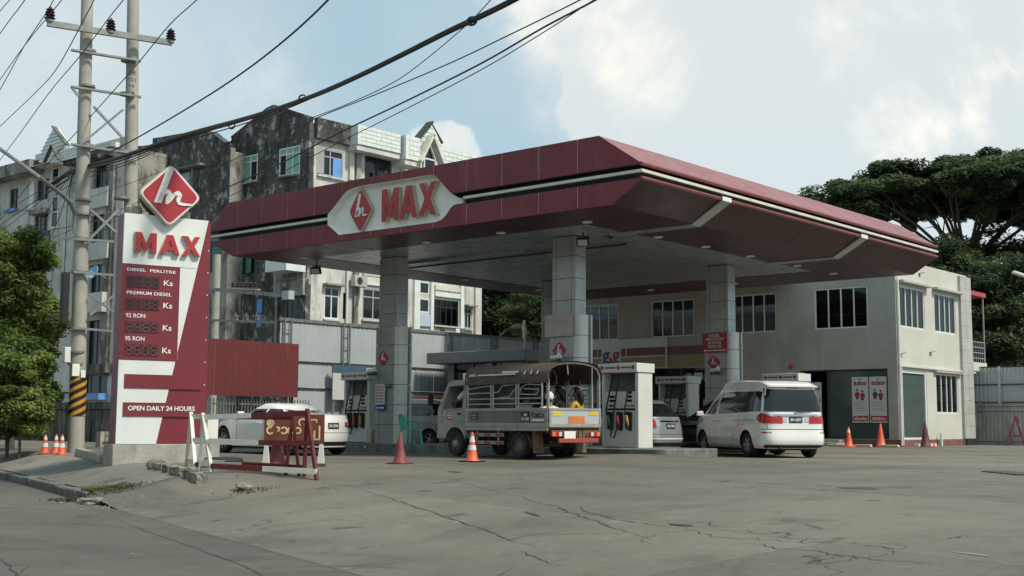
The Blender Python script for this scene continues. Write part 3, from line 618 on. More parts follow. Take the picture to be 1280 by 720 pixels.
for x, y in [(-18.05, 23.85), (-20.82, 23.85), (-23.5, 23.85), (-25.85, 23.85), (-28.6, 23.85), (-18.07, 26.95), (-18.04, 29.23), (-18.07, 31.7), (-18.05, 34.5), (-18.07, 37.0), (-28.7, 27.), (-28.7, 31.), (-28.7, 35.), (-22., 37.5), (-25.5, 37.5)]:
    if proto is None:
        mb = MB(); mb.lathe([(.13, .0), (.13, -.02), (.11, -.025), (.10, -.008)], 16); proto = mb.mesh('downlight', 'white', smooth='auto')
    o = link('downlight', proto, canopy); o.matrix_local = wm(canopy).inverted() @ Matrix.Translation((x, y, ZB))
for y0 in (25.66, 33.25):
    mb = MB(); y1 = y0+.40
    A = [(XR+.035, ZL0+.05), (XR+.035, ZL0-.05), (XRB-.03, ZB-.035), (SX1-.15, ZB-.035), (SX1-.15, ZB-.005), (XRB-.01, ZB-.005), (XR-.01, ZL0-.02), (XR-.01, ZL0+.05)]
    mb.T = Matrix(((1, 0, 0, 0), (0, 0, -1, y1), (0, 1, 0, 0), (0, 0, 0, 1))); mb.prism(A, 0, y1-y0); mb.build('bracket', 'clad', canopy)
    mb = MB(); mb.box((XR+.03, y0-.004, ZL0-.05), (XR+.045, y1+.004, ZL0+.055)); mb.build('bracket_cap', 'white', canopy)
# columns, clad in panels
def diamond_pts(r, k=.16, n=3):
    out = []
    for i in range(4):
        a = math.pi/2*i; c = Vector((math.cos(a), math.sin(a)))*r
        p, q = Vector((math.cos(a-math.pi/2), math.sin(a-math.pi/2)))*r, Vector((math.cos(a+math.pi/2), math.sin(a+math.pi/2)))*r
        for j in range(n+1):
            t = j/n; A, B = c.lerp(p, k), c.lerp(q, k); out.append(tuple((A*(1-t)**2 + c*2*t*(1-t) + B*t**2)))
    return out
M_STROKE = [[(-.30, -.40), (-.17, -.40), (.02, .84), (-.10, .92), (-.16, .86)], ]
def script_m(mb, T, s=1.0, d=.02):
    """white hand-written m: tall slanted stem, two humps, long tail"""
    mb.prism([(x*s, y*s) for x, y in [(-.55, -.36), (-.28, -.36), (.12, .88), (.0, .97), (-.12, .90)]], 0, d, T)
    hump = [(-.40, -.30), (-.24, -.02), (-.06, .10), (.02, .03), (-.06, -.20), (-.08, -.33), (.02, -.26), (.16, -.02), (.32, .08), (.40, .0), (.33, -.18), (.36, -.30), (.50, -.33), (.82, -.32)]
    w = [.08, .13, .14, .14, .14, .12, .10, .13, .14, .14, .14, .12, .10, .07]
    for i in range(len(hump)-1):
        a, b = Vector(hump[i]), Vector(hump[i+1]); n = Vector((-(b-a).y, (b-a).x)).normalized()
        q = [a+n*w[i]*.5, a-n*w[i]*.5, b-n*w[i+1]*.5, b+n*w[i+1]*.5]
        mb.prism([(p.x*s, p.y*s) for p in reversed(q)] if False else [(p.x*s, p.y*s) for p in (q[0], q[1], q[2], q[3])], 0, d + .0004*(i % 3), T)
        mb.lathe([(w[i+1]*.5*s, 0), (w[i+1]*.5*s, d+.0002*(i % 4))], 8, T @ Matrix.Translation((b.x*s, b.y*s, 0)))
CW, CD = .76, .44
zj = [.22, .78, 1.35, 1.94, 2.52, 3.10, 3.64, 4.03, 4.60, 5.18, 5.70]
COLS = [(-26.97, 25.42), (-20.38, 25.42), (-26.97, 33.02), (-20.38, 33.02)]
for ci, (cx, cy) in enumerate(COLS):
    mb = MB(); mb.box((cx+.03, cy+.03, 0), (cx+CW-.03, cy+CD-.03, ZB+.01)); mb.box((cx-.02, cy-.02, 0), (cx+CW+.10, cy+.42, 3.60)); col = mb.build('column', 'black', canopy)
    for z0, z1 in zip(zj[:-1], zj[1:]):
        a, b = z0+.007, z1-.007
        if z1 > 3.7:
            for x0, x1 in ((cx, cx+.11), (cx+.122, cx+CW-.132), (cx+CW-.12, cx+CW)):
                mb = MB(); mb.box((x0, cy, a), (x1, cy+.03, b)); mb.build('cladding_panel', 'clad', col)
            mb = MB(); mb.box((cx+CW-.03, cy+.033, a), (cx+CW, cy+CD, b)); mb.build('cladding_panel', 'clad', col)
            mb = MB(); mb.box((cx, cy+.033, a), (cx+.03, cy+CD, b)); mb.build('cladding_panel', 'clad', col)
        else:
            x0, x1, y0 = cx-.045, cx+CW-.03, cy-.06
            mb = MB(); mb.box((x0, y0, a), (x0+.17, y0+.04, b)); mb.build('cladding_panel', 'clad', col)
            mb = MB(); mb.box((x0+.182, y0, a), (x1, y0+.04, b)); mb.build('cladding_panel', 'clad', col)
            mb = MB(); mb.box((x0, y0+.045, a), (x0+.04, cy+.42, b)); mb.build('cladding_panel', 'clad', col)
            # quarter-round pale corner
            pts = [(x1+.008+.24*math.sin(t), y0+.24-.24*math.cos(t)) for t in [math.pi/2*i/6 for i in range(7)]] + [(x1+.248, cy+.26), (x1+.20, cy+.26)] + [(x1+.008+.20*math.sin(t), y0+.24-.20*math.cos(t)) for t in [math.pi/2*i/6 for i in range(6, -1, -1)]]
            mb = MB(); mb.prism(pts, a, b); mb.build('curved_panel', 'clad_light', col, smooth='auto')
            mb = MB(); mb.box((x1+.19, cy+.33, a), (x1+.29, cy+.38, b)); mb.build('side_panel', 'clad_light', col)
    # small diamond badge
    T = frame((cx+.28, cy-.062, 2.72), (1, 0, 0), (0, -1, 0))
    mb = MB(); mb.prism(diamond_pts(.24), 0, .012, T); bd = mb.build('badge', 'red', col)
    mb2 = MB(); script_m(mb2, T @ Matrix.Translation((0, 0, .013)), .17, .004)
    o = mb2.mesh('badge_mark', 'white_print'); o.transform(wm(canopy).inverted()); link('badge_mark', o, col)
# MAX sign board
TS = frame((0, YF+.17, 0), (1, 0, 0), (0, -1, 0))
inn = [(_ocx+(x-_ocx)*.975, _ocz+(z-_ocz)*.94) for x, z in outl]
mb = MB(TS); mb.prism(inn, -.012, 0); sb = mb.build('sign_board', 'sign_cream', canopy)
n = len(outl); mb = MB(); vs = [(x, YF-.012, z) for x, z in outl] + [(_ocx+(x-_ocx)*.992, YF+.10, _ocz+(z-_ocz)*.985) for x, z in outl] + [(x, YF+.172, z) for x, z in inn]
mb.add(vs, [(k*n+i, k*n+(i+1) % n, (k+1)*n+(i+1) % n, (k+1)*n+i) for k in (0, 1) for i in range(n)]); me = mb.mesh('reveal', 'sign_cream', 'auto', wm(canopy).inverted()); link('reveal', me, sb)
def letters(word, x0, x1, z0, z1, T, d1, d2, parent, fr, face, gap):
    n = len(word); w = (x1-x0-gap*(n-1))/n
    for i, ch in enumerate(word):
        a = x0+i*(w+gap); mb = MB(); block_letter(mb, ch, a-.012, a+w+.012, z0-.012, z1+.012, .001, d1, T); L1 = mb.build('letter', fr, parent)
        mb = MB(); block_letter(mb, ch, a, a+w, z0, z1, d1, d1+d2, T)
        me = mb.mesh('letter_face', face, False, wm(parent).inverted()); link('letter_face', me, parent)
a = XZ(479.5, 275, YF+.1); b = XZ(547.5, 232, YF+.1)
letters('MAX', a[0], b[0], 6.09, 6.93, TS, .13, .02, sb, 'sign_edge', 'red', .07)
cd = XZ(452, 263, YF+.1)
T = TS @ Matrix.Translation((cd[0], cd[1]+.0, .02)) @ Matrix.Diagonal((.74, 1, 1, 1))
mb = MB(); mb.prism(diamond_pts(.62), 0, .09, T); mb.build('emblem', 'sign_edge', sb)
mb = MB(); mb.prism(diamond_pts(.58), .09, .11, T); mb.build('emblem_face', 'red', sb)
mb = MB(); script_m(mb, T @ Matrix.Translation((0, 0, .111)), .47, .015); mb.build('emblem_mark', 'white_print', sb)
# flood lamps hung from the soffit
for x, y, lab in ((-19.05, 25.0, 'black flood lamp hanging under the canopy near its front corner'), (-29.0, 24.7, 'black flood lamp on a bent bracket under the far left end of the canopy')):
    t = thing('flood_lamp', lab, 'lamp', (x, y, ZB-.01), .5, 'flood lamps under the canopy')
    mb = MB(); mb.bar((0, 0, 0), (0, 0, -.12), .03); mb.bar((-.16, 0, -.12), (.16, 0, -.12), .03); mb.build('bracket', 'dark_steel', t, local=True)
    mb = MB(Matrix.Translation((0, -.05, -.27)) @ Matrix.Rotation(.5, 4, 'X')); mb.box((-.16, -.05, -.11), (.16, .05, .11)); h = mb.build('housing', 'black', t, local=True, bevel=.01)
    mb = MB(Matrix.Translation((0, -.05, -.27)) @ Matrix.Rotation(.5, 4, 'X')); mb.box((-.12, -.062, -.08), (.12, -.052, .08)); me = mb.mesh('lens', 'lens_clear'); link('lens', me, h)
t = thing('dome_camera', 'tiny dark ceiling fitting beside the flood lamp at the canopy corner', 'camera', (-18.7, 25.6, ZB-.01))
mb = MB(); mb.bar((0, 0, 0), (0, 0, -.07), .02); mb.bar((-.14, 0, -.07), (.14, .02, -.1), .02); mb.bar((.0, 0, -.1), (.1, .05, -.12), .05); mb.build('bracket', 'black', t, local=True)
# pump islands
for (x0, x1, y0, y1, lab) in ((-33.0, -16.45, 24.70, 27.1, 'front pump island'), (-30.0, -18.3, 32.4, 34.6, 'rear pump island')):
    n = 6; pts = [(x0, y0), (x1-.3, y0)] + [(x1-.3+.3*math.sin(t), y0+.3-.3*math.cos(t)) for t in [math.pi/2*i/n for i in range(1, n+1)]] + [(x1, y1), (x0, y1)]
    mb = MB(); mb.prism(pts, -.05, .24); tag(mb.build('pump_island', 'island', bevel=.02), kind='structure')
# ================================================================== station building
def glass_clear(name, tint, refl):
    m = bpy.data.materials.new(name); m.use_nodes = True; nt = m.node_tree; N = nt.nodes; L = nt.links
    out = N['Material Output']; N.remove(N['Principled BSDF'])
    t = N.new('ShaderNodeBsdfTransparent'); t.inputs[0].default_value = (*tint, 1); gl = N.new('ShaderNodeBsdfGlossy'); gl.inputs['Roughness'].default_value = .03; gl.inputs[0].default_value = (refl, refl, refl, 1)
    f = N.new('ShaderNodeFresnel'); f.inputs[0].default_value = 1.5; mx = N.new('ShaderNodeMixShader')
    L.new(f.outputs[0], mx.inputs[0]); L.new(t.outputs[0], mx.inputs[1]); L.new(gl.outputs[0], mx.inputs[2]); L.new(mx.outputs[0], out.inputs[0]); M[name] = m
glass_clear('pane_clear', (.55, .60, .60), .9)
glass_clear('car_clear', (.38, .42, .42), .95)
def wall(mb, T, w, h, openings, t):
    """wall 0..w by 0..h in frame T, thickness t behind its face, rectangular openings (x0,x1,y0,y1)"""
    xs = sorted({0, w, *[o[0] for o in openings], *[o[1] for o in openings]}); ys = sorted({0, h, *[o[2] for o in openings], *[o[3] for o in openings]})
    for x0, x1 in zip(xs[:-1], xs[1:]):
        run = None
        for y0, y1 in zip(ys[:-1], ys[1:]):
            c = ((x0+x1)/2, (y0+y1)/2)
            solid = not any(o[0] < c[0] < o[1] and o[2] < c[1] < o[3] for o in openings)
            if solid: run = (run[0], y1) if run else (y0, y1)
            if (not solid or y1 == ys[-1]) and run: mb.box((x0, run[0], -t), (x1, run[1], 0), T); run = None
def win(parent, T, w, h, n, fw=.05, fm='frame', glass='pane_clear', back='curtain', depth=.06, transom=None, slide=True):
    """window in an opening: frame with mullions, one object for each pane, curtain or dark room behind"""
    mb = MB(T); d0, d1 = -depth-.05, -depth+.035
    mb.box((0, 0, d0), (w, fw, d1)); mb.box((0, h-fw, d0), (w, h, d1)); mb.box((0, fw, d0), (fw, h-fw, d1)); mb.box((w-fw, fw, d0), (w, h-fw, d1))
    pw = (w-2*fw)/n
    for i in range(1, n): mb.box((fw+i*pw-fw*.45, fw, d0), (fw+i*pw+fw*.45, h-fw, d1-(.012 if i % 2 else .002)))
    if transom: mb.box((fw, transom-fw*.4, d0), (w-fw, transom+fw*.4, d1-.014))
    fr = mb.build('window', fm, parent)
    for i in range(n):
        mb = MB(T); zz = d0+.03+(.012 if i % 2 else 0); mb.box((fw+i*pw+.004, fw+.002, zz), (fw+(i+1)*pw-.004, h-fw-.002, zz+.006)); 
        me = mb.mesh('pane', glass, False, wm(parent).inverted()); link('pane', me, fr)
    if back == 'curtain':
        mb = MB(T); vs, fs = [], []; k = int(w/.055)
        for i in range(k+1):
            x = w*i/k; z = d0-.06-.03*math.sin(x*21+math.sin(x*3)*2); vs += [(x, 0, z), (x, h, z)]
        fs = [(2*i, 2*i+2, 2*i+3, 2*i+1) for i in range(k)]; mb.add(vs, fs); me = mb.mesh('curtain', 'curtain', True, wm(parent).inverted()); link('curtain', me, fr)
    mb = MB(T); mb.box((-.02, -.02, -.62), (w+.02, h+.02, -.58)); me = mb.mesh('dark_room', 'void', False, wm(parent).inverted()); link('dark_room', me, fr)
    return fr
bld = thing('station_building', 'two storey cream station building with sliding windows and shop behind the canopy', 'building', (-29, 52, 0))
BX0, BX1, BY0, BY1, BH = -37.8, -21.0, 48.5, 56.3, 7.65
TF = frame((BX0, BY0, 0), (1, 0, 0), (0, -1, 0)); fx = lambda X: X-BX0
fo = [(fx(-37.1), fx(-34.85), 4.88, 6.6), (fx(-32.95), fx(-30.6), 4.88, 6.58), (fx(-28.72), fx(-26.42), 4.88, 6.58), (fx(-24.6), fx(-22.2), 4.88, 6.6), (fx(-25.32), fx(-21.42), .30, 3.16), (fx(-36.9), fx(-29.5), .30, 3.42)]
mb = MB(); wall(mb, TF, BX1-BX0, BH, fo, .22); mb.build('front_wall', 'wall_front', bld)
for i, o in enumerate(fo[:4]): win(bld, TF @ Matrix.Translation((o[0], o[2], 0)), o[1]-o[0], o[3]-o[2], 4, .055, 'frame')
TSd = frame((BX1, BY0+.22, 0), (0, 1, 0), (1, 0, 0)); fy = lambda Y: Y-BY0-.22
so_ = [(fy(48.91), fy(51.46), 4.86, 6.58), (fy(52.52), fy(54.93), 4.86, 6.58), (fy(52.46), fy(54.92), 1.37, 3.10), (fy(48.86), fy(51.43), .30, 3.08)]
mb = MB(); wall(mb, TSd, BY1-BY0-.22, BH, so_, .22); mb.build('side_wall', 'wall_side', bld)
for i, o in enumerate(so_[:3]): win(bld, TSd @ Matrix.Translation((o[0], o[2], 0)), o[1]-o[0], o[3]-o[2], 4, .075, 'frame', back='curtain' if i == 2 else None)
mb = MB(); mb.box((BX0, BY1-.2, 0), (BX1-.23, BY1, BH-.01)); mb.box((BX0, BY0+.23, 0), (BX0+.2, BY1-.21, BH-.01)); mb.build('rear_wall', 'wall_front', bld)
mb = MB(); mb.box((BX0+.05, BY0+.24, 6.95), (BX1-.24, BY1-.22, 7.1)); mb.build('roof', 'concrete', bld)
mb = MB(); mb.box((BX0-.5, YR+.12, 7.12), (-25.6, BY0-.02, 7.22)); mb.build('unseen_link_roof', 'corr', bld)  # out of sight; inferred from the dark front wall and added to shade it
mb = MB(); mb.box((BX0+.25, BY0+.24, 3.5), (BX1-.25, BY1-.25, 3.65)); mb.build('upper_floor', 'wall_inner', bld)
mb = MB(); mb.box((BX0+.25, BY0+5.2, .1), (BX1-.25, BY0+5.3, 3.49)); mb.build('shop_back_wall', 'wall_inner', bld)
mb = MB(); mb.box((BX0+.25, BY0+.2, .05), (BX1-.23, BY0+5.2, .12)); mb.build('shop_floor', 'wall_inner', bld)
# plinth, ledges, hoods
mb = MB(); mb.box((-25.3, BY0-.03, -.05), (BX1+.03, BY0-.002, .275)); mb.box((BX1+.002, BY0-.03, -.05), (BX1+.03, 55.2, .275)); mb.build('plinth', 'plinth', bld)
mb = MB(); mb.box((BX0, BY0-.02, -.05), (-25.32, BY0-.002, .275)); mb.build('plinth', 'wall_front', bld)
mb = MB(); mb.box((BX1+.003, BY0+.1, 3.22), (BX1+.10, 56.9, 3.30)); mb.build('ledge', 'wall_side', bld, bevel=.01)
mb = MB(); mb.box((BX1+.003, 52.2, 3.12), (BX1+.16, 55.2, 3.19)); mb.build('ledge', 'tile_grey', bld, bevel=.01)
for y0, y1 in ((48.75, 51.75), (52.3, 55.25)):
    mb = MB(Matrix(((0, 0, 1, 0), (1, 0, 0, 0), (0, 1, 0, 0), (0, 0, 0, 1)))); A = [(y0, 6.68), (y1, 6.68), (y1, 6.80), (y0, 6.80)]
    mb.prism(A, BX1+.003, BX1+.26); o = mb.build('window_hood', 'tile_grey', bld, bevel=.02)
# corner pipes and door framing
mb = MB(); mb.tube([(BX1+.07, BY0+.10, .05), (BX1+.07, BY0+.10, 6.8)], .045, 8); mb.build('downpipe', 'frame', bld, smooth='auto')
mb = MB(); mb.tube([(BX1+.06, BY0+.28, .05), (BX1+.06, BY0+.28, 3.2)], .03, 8); mb.build('downpipe', 'frame', bld, smooth='auto')
mb = MB(); mb.box((BX1-.1, BY0+.33, .30), (BX1-.085, 51.43, 3.08)); me = mb.mesh('glass_panel', 'glass_green', False, wm(bld).inverted()); link('glass_panel', me, bld)
mb = MB(); mb.box((BX1-.14, 51.30, .30), (BX1-.02, 51.43, 3.08)); mb.box((BX1-.14, BY0+.36, 3.0), (BX1-.02, 51.29, 3.08)); mb.box((BX1-.14, BY0+.36, .30), (BX1-.02, 51.29, .36)); mb.build('door_frame', 'frame', bld)
mb = MB(); mb.tube([(BX1+.2, 52.35, -.02), (BX1+.2, 52.35, .55)], .06, 8); mb.build('vent_pipe', 'frame', bld, smooth='auto')
# grey tiled pilaster at the far end
pl = None
mb = MB(); mb.box((BX1-.2, 55.28, 0), (BX1+.10, 56.5, 7.55)); pl = mb.build('pilaster', 'grout', bld)
for k in range(13):
    z0 = .3+k*.56
    for y0, y1 in ((55.27, 55.86), (55.872, 56.51)):
        mb = MB(); mb.box((BX1-.19, y0, z0), (BX1+.125, y1, min(7.56, z0+.55))); me = mb.mesh('tile', 'tile_grey', False, wm(bld).inverted()); link('tile', me, pl)
mb = MB(); mb.box((BX1+.0, 55.3, .0), (BX1+.2, 56.4, .29)); mb.build('service_box', 'dark_steel', bld)
# shop fronts: ground floor glass
mb = MB(); mb.box((-24.05, BY0+.10, .30), (-21.42, BY0+.115, 3.16)); mb.build('glass_panel', 'glass_green', bld)
mb = MB(); mb.box((-24.13, BY0+.06, .30), (-24.05, BY0+.16, 3.10)); mb.box((-25.32, BY0+.05, 3.10), (-21.42, BY0+.16, 3.16)); mb.box((-24.04, BY0+.05, .30), (-21.42, BY0+.16, .36)); mb.box((-21.50, BY0+.05, .37), (-21.42, BY0+.16, 3.09)); mb.build('door_frame', 'dark_steel', bld)
mb = MB(); mb.box((-25.30, BY0+.04, .3), (-25.20, BY0+.16, 3.09)); mb.build('door_frame', 'frame', bld)
mb = MB(); mb.box((-25.1, BY0+1.5, .3), (-24.2, BY0+1.56, 2.6)); mb.build('dark_opening', 'void', bld)  # near-black panel that stands for the dark opening of the doorway
mb = MB(); mb.box((-24.6, 47.5, -.02), (-23.2, 48.4, .14)); mb.box((-24.3, 47.9, .14), (-23.3, 48.42, .26)); mb.build('door_step', 'concrete', bld, bevel=.02)
# shop sign with coloured bands
mb = MB(); mb.box((-36.75, BY0-.16, 3.44), (-32.05, BY0-.002, 4.86)); ss = mb.build('shop_sign', 'poster', bld, bevel=.01)
def on(parent, name, mat, a, b):
    mb = MB(); mb.box(a, b); me = mb.mesh(name, mat, False, wm(bld).inverted()); return link(name, me, parent)
for x0, x1 in ((-36.7, -35.98), (-35.94, -35.74), (-34.58, -34.30), (-34.25, -32.07)): on(ss, 'red_band', 'stripe_red', (x0, BY0-.166, 4.05), (x1, BY0-.161, 4.42))
for x0, x1 in ((-36.7, -35.74), (-34.58, -32.07)): on(ss, 'yellow_band', 'stripe_gold', (x0, BY0-.166, 3.50), (x1, BY0-.161, 3.98))
TG = frame((0, BY0-.162, 0), (1, 0, 0), (0, -1, 0))
for ch, x0, x1, z0, z1, mt in (('g', -35.68, -35.26, 3.56, 4.28, 'print_navy'), ('&', -35.26, -35.08, 3.74, 4.02, 'print_red'), ('g', -35.08, -34.66, 3.56, 4.28, 'print_red')):
    mb = MB(); text(mb, ch, x0, x1, z0, z1, .03, TG, .012); me = mb.mesh('letter', mt, False, wm(bld).inverted()); link('letter', me, ss)
for i in range(14): on(ss, 'small_print', 'print_grey', (-33.3+i*.085, BY0-.172, 3.70), (-33.24+i*.085, BY0-.167, 3.80))
for z0, z1, mt in ((4.05, 4.42, 'stripe_red'), (3.50, 3.98, 'stripe_gold')):
    mb = MB(); mb.box((-32.04, BY0-.05, z0), (-29.0, BY0-.003, z1)); mb.build('band', mt, bld)
mb = MB(); mb.box((-36.9, BY0+.10, .30), (-29.5, BY0+.11, 3.42)); mb.build('glass_panel', 'pane_clear', bld)
for x in (-36.9, -35.05, -33.2, -31.4, -29.55): mb = MB(); mb.box((x, BY0+.05, .3), (x+.06, BY0+.16, 3.41)); mb.build('shopfront_post', 'dark_steel', bld)
# what stands in the shop window, each its own
random.seed(21)
for k in range(3):
    t = thing('display_shelf', ['low dark display shelf of goods behind the shop glass, far left', 'dark display shelf of goods behind the shop glass, middle one', 'dark display shelf of goods behind the shop glass beside the rear column'][k], 'shelf', (-35.8+k*2.2, BY0+1.5, .12), 0, 'display shelves in the shop')
    mb = MB(); mb.box((-.8, -.25, 0), (.8, .25, .06)); 
    for z in (.6, 1.1): mb.box((-.8, -.25, z), (.8, .25, z+.03))
    mb.box((-.8, .22, .06), (.8, .25, 1.5)); mb.box((-.82, -.25, 0), (-.801, .25, 1.5)); mb.box((.801, -.25, 0), (.82, .25, 1.5)); mb.build('rack', 'dark_steel', t, local=True)
    for z in (.06, .63, 1.13):
        for i in range(9):
            if random.random() < .2: continue
            h = random.uniform(.15, .32); mb = MB(); x = -.72+i*.17; mb.box((x, -.2, z+.001), (x+.13, .05, z+h)); mb.build('goods', random.choice(['red', 'yellow', 'poster', 'blue', 'tail_amber', 'pump_grey', 'hose_green']), t, local=True)
for k in range(4):
    x = -30.9 + k*.52 - .0; mb = MB(frame((x, BY0-.03, 2.95), (1, 0, 0), (0, -1, 0)))
    if k % 2 == 0: mb.lathe([(.24, 0), (.24, .02)], 20)
    else: mb.prism([(-.22, .24), (-.22, -.05), (0, -.28), (.22, -.05), (.22, .24)][::-1], 0, .02)
    o = mb.build('badge_board', 'poster'); tag(o, ['round white red-ringed badge above the shop window, first of four', 'white shield badge above the shop window, second of four', 'round white red-ringed badge above the shop window, third of four', 'white shield badge above the shop window, nearest the rear column'][k], 'badge', 'badge boards over the shop window')
    if k % 2 == 0:
        mb = MB(frame((x, BY0-.051, 2.95), (1, 0, 0), (0, -1, 0))); mb.ring((0, 0), .19, .07, .006); mb.ring((0, 0), .07, .05, .006); mb.build('ring_print', 'print_red', o)
    else:
        mb = MB(frame((x, BY0-.051, 2.95), (1, 0, 0), (0, -1, 0))); mb.box((-.14, .05, 0), (.14, .13, .005)); mb.box((-.10, -.06, 0), (.10, 0, .005)); mb.build('print', 'print_grey', o)
# wall lamps and small fittings on the building
for p, lab in (((BX1+.02, 51.0, 7.25), 'small lamp bracket high on the cream side wall near the roof'), ((BX1+.02, 48.85, 3.75), 'small dark wall fitting low on the cream side wall by the corner pipe'), ((BX1+.02, 51.9, 3.95), 'tiny stub fitting on the cream side wall between floors')):
    t = thing('wall_fitting', lab, 'fitting', p, 0, 'fittings on the side wall'); mb = MB()
    mb.tube([(-.02, 0, 0), (.08, .03, .02), (.12, .14, .06), (.10, .26, .07)], .014, 6); mb.cbox((0, -.03, -.05), (.05, .06, .14)); mb.build('bracket', 'dark_steel', t, local=True)
t = thing('alarm_bell', 'round red alarm bell on the front wall above the shop door', 'alarm bell', (-25.75, BY0-.01, 3.35)); mb = MB(Matrix.Rotation(math.pi/2, 4, 'X')); mb.lathe([(.10, 0), (.10, .03), (.07, .06), (.01, .07)], 16); mb.build('bell', 'red', t, local=True, smooth='auto')
mb = MB(); mb.box((-25.95, BY0-.08, .1), (-25.60, BY0-.002, 3.12)); mb.build('service_duct', 'wall_side', bld)
# rear balcony
bal = MB(); bal.box((BX1-.6, 56.52, 3.35), (BX1+.06, 58.4, 3.75)); bal.build('balcony_slab', 'wall_side', bld)
mb = MB(); mb.box((BX1-.6, 56.52, 6.82), (BX1+.08, 58.5, 7.02)); mb.build('balcony_awning', 'red', bld)
mb = MB(); mb.bar((BX1+.0, 58.3, 3.75), (BX1+.0, 58.3, 6.82), .05)
for z in (3.95, 4.2, 4.45, 4.7): mb.bar((BX1+.0, 56.6, z), (BX1+.0, 58.3, z), .03)
for i in range(7): mb.bar((BX1+.0, 56.7+i*.26, 3.75), (BX1+.0, 56.7+i*.26, 4.7), .02)
mb.build('balcony_railing', 'frame_grey', bld)
# posters
def poster(name, label, X0, X1, Z0, Z1, kind, y=BY0-.02, group=None):
    t = thing(name, label, 'poster', ((X0+X1)/2, y, Z0), 0, group); w, h = X1-X0, Z1-Z0
    T = frame((X0-(X0+X1)/2, 0, 0), (1, 0, 0), (0, -1, 0)); mb = MB(T); mb.box((0, 0, -.015), (w, h, 0)); mb.build('sheet', 'poster', t, local=True)
    def bx(nm, mt, x0, x1, y0, y1, d=.003): mb = MB(T); mb.box((x0*w, y0*h, .0005), (x1*w, y1*h, d)); mb.build(nm, mt, t, local=True)
    return t, T, w, h, bx
def burmese(mb, T, x0, x1, y0, y1, n, th=.25, d=.006, seed=0):
    """row of round hollow letters of the kind the sign carries"""
    rnd = random.Random(seed); h = (y1-y0); r = h*.30; step = (x1-x0)/n
    for i in range(n):
        cx = x0+step*(i+.5); cy = y0+h*.42; k = rnd.choice('oouc3')
        if k == 'o': mb.ring((cx, cy), r, r*th*2, d, T)
        elif k == 'c': mb.ring((cx, cy), r, r*th*2, d, T, .7, 5.6)
        elif k == 'u': mb.ring((cx, cy), r, r*th*2, d, T, -4.2, 1.1)
        else: mb.ring((cx, cy+r*.7), r*.72, r*th*2, d, T, -1.6, 4.2); mb.ring((cx, cy-r*.6), r*.72, r*th*2, d*.9, T, -4.2, 1.6)
        if rnd.random() < .4: mb.ring((cx, y1-h*.08), r*.35, r*.3, d, T, n=10)
for k, (x0, x1) in enumerate(((-23.02, -22.30), (-22.25, -21.50))):
    t, T, w, h, bx = poster('poster', ['left of two tall white posters on the shop glass, red overalls pictured', 'right of two tall white posters on the shop glass, dark figures pictured'][k], x0, x1, .96, 2.84, k, BY0-.0 + .07, 'tall posters on the shop glass')
    mb = MB(T); mb.prism([(w*.05, h*.03), (w*.95, h*.03), (w*.97, h*.06), (w*.97, h*.12), (w*.95, h*.15), (w*.05, h*.15), (w*.03, h*.12), (w*.03, h*.06)], .0005, .004); mb.build('red_button', 'print_red', t, local=True)
    mb = MB(T @ Matrix.Translation((0, 0, .004))); burmese(mb, Matrix.Identity(4), w*.14, w*.86, h*.055, h*.125, 9, .3, .003, k); mb.build('button_print', 'white_print', t, local=True)
    mb = MB(T @ Matrix.Translation((0, 0, .0006))); burmese(mb, Matrix.Identity(4), w*.12, w*.88, h*.82, h*.90, 6, .42, .004, 5+k); mb.build('heading', 'print_red', t, local=True)
    for i in range(5): bx('text_line', 'print_grey', .12, .88-.1*random.random(), .44-.045*i, .452-.045*i)
    bx('crest', 'print_dark', .42, .58, .935, .955)
    for j in range(2):
        mb = MB(T @ Matrix.Translation((w*(.32+.32*j), h*(.62 - .02*j), .0008+.0006*j))); c = ['print_red', 'print_dark'][(k+j) % 2] if k else 'print_red'
        mb.prism([(-.09, -.10), (.09, -.10), (.11, .02), (.05, .09), (-.05, .09), (-.11, .02)], 0, .003); mb.build('figure_print', c, t, local=True)
        mb = MB(T @ Matrix.Translation((w*(.32+.32*j), h*(.71-.02*j), .0008))); mb.lathe([(.045, 0), (.045, .003)], 12); mb.build('figure_print', 'print_dark', t, local=True)
        mb = MB(T @ Matrix.Translation((w*(.32+.32*j), h*(.52-.02*j), .0008))); mb.box((-.06, -.02, 0), (.06, .08, .003)); mb.build('figure_print', 'print_dark', t, local=True)
t, T, w, h, bx = poster('poster', 'white poster with dark red hand pictures beside the shop doorway behind the van', -25.15, -24.35, .55, 2.65, 2, BY0-.02)
mb = MB(T @ Matrix.Translation((0, 0, .0006))); burmese(mb, Matrix.Identity(4), w*.1, w*.92, h*.84, h*.92, 5, .42, .004, 9); mb.build('heading', 'print_red', t, local=True)
bx('text_line', 'print_dark', .35, .7, .78, .80)
for i in range(4):
    mb = MB(T @ Matrix.Translation((w*(.3+.16*i), h*(.38+.07*i), .001)) @ rotz(-.7)); mb.prism([(-.05, -.25), (.05, -.25), (.07, .15), (0, .25), (-.07, .15)], 0, .003+.0005*i); mb.build('hand_print', ['print_dark', 'print_red', 'print_dark', 'print_grey'][i], t, local=True)
bx('base_band', 'print_dark', .02, .98, .02, .06)
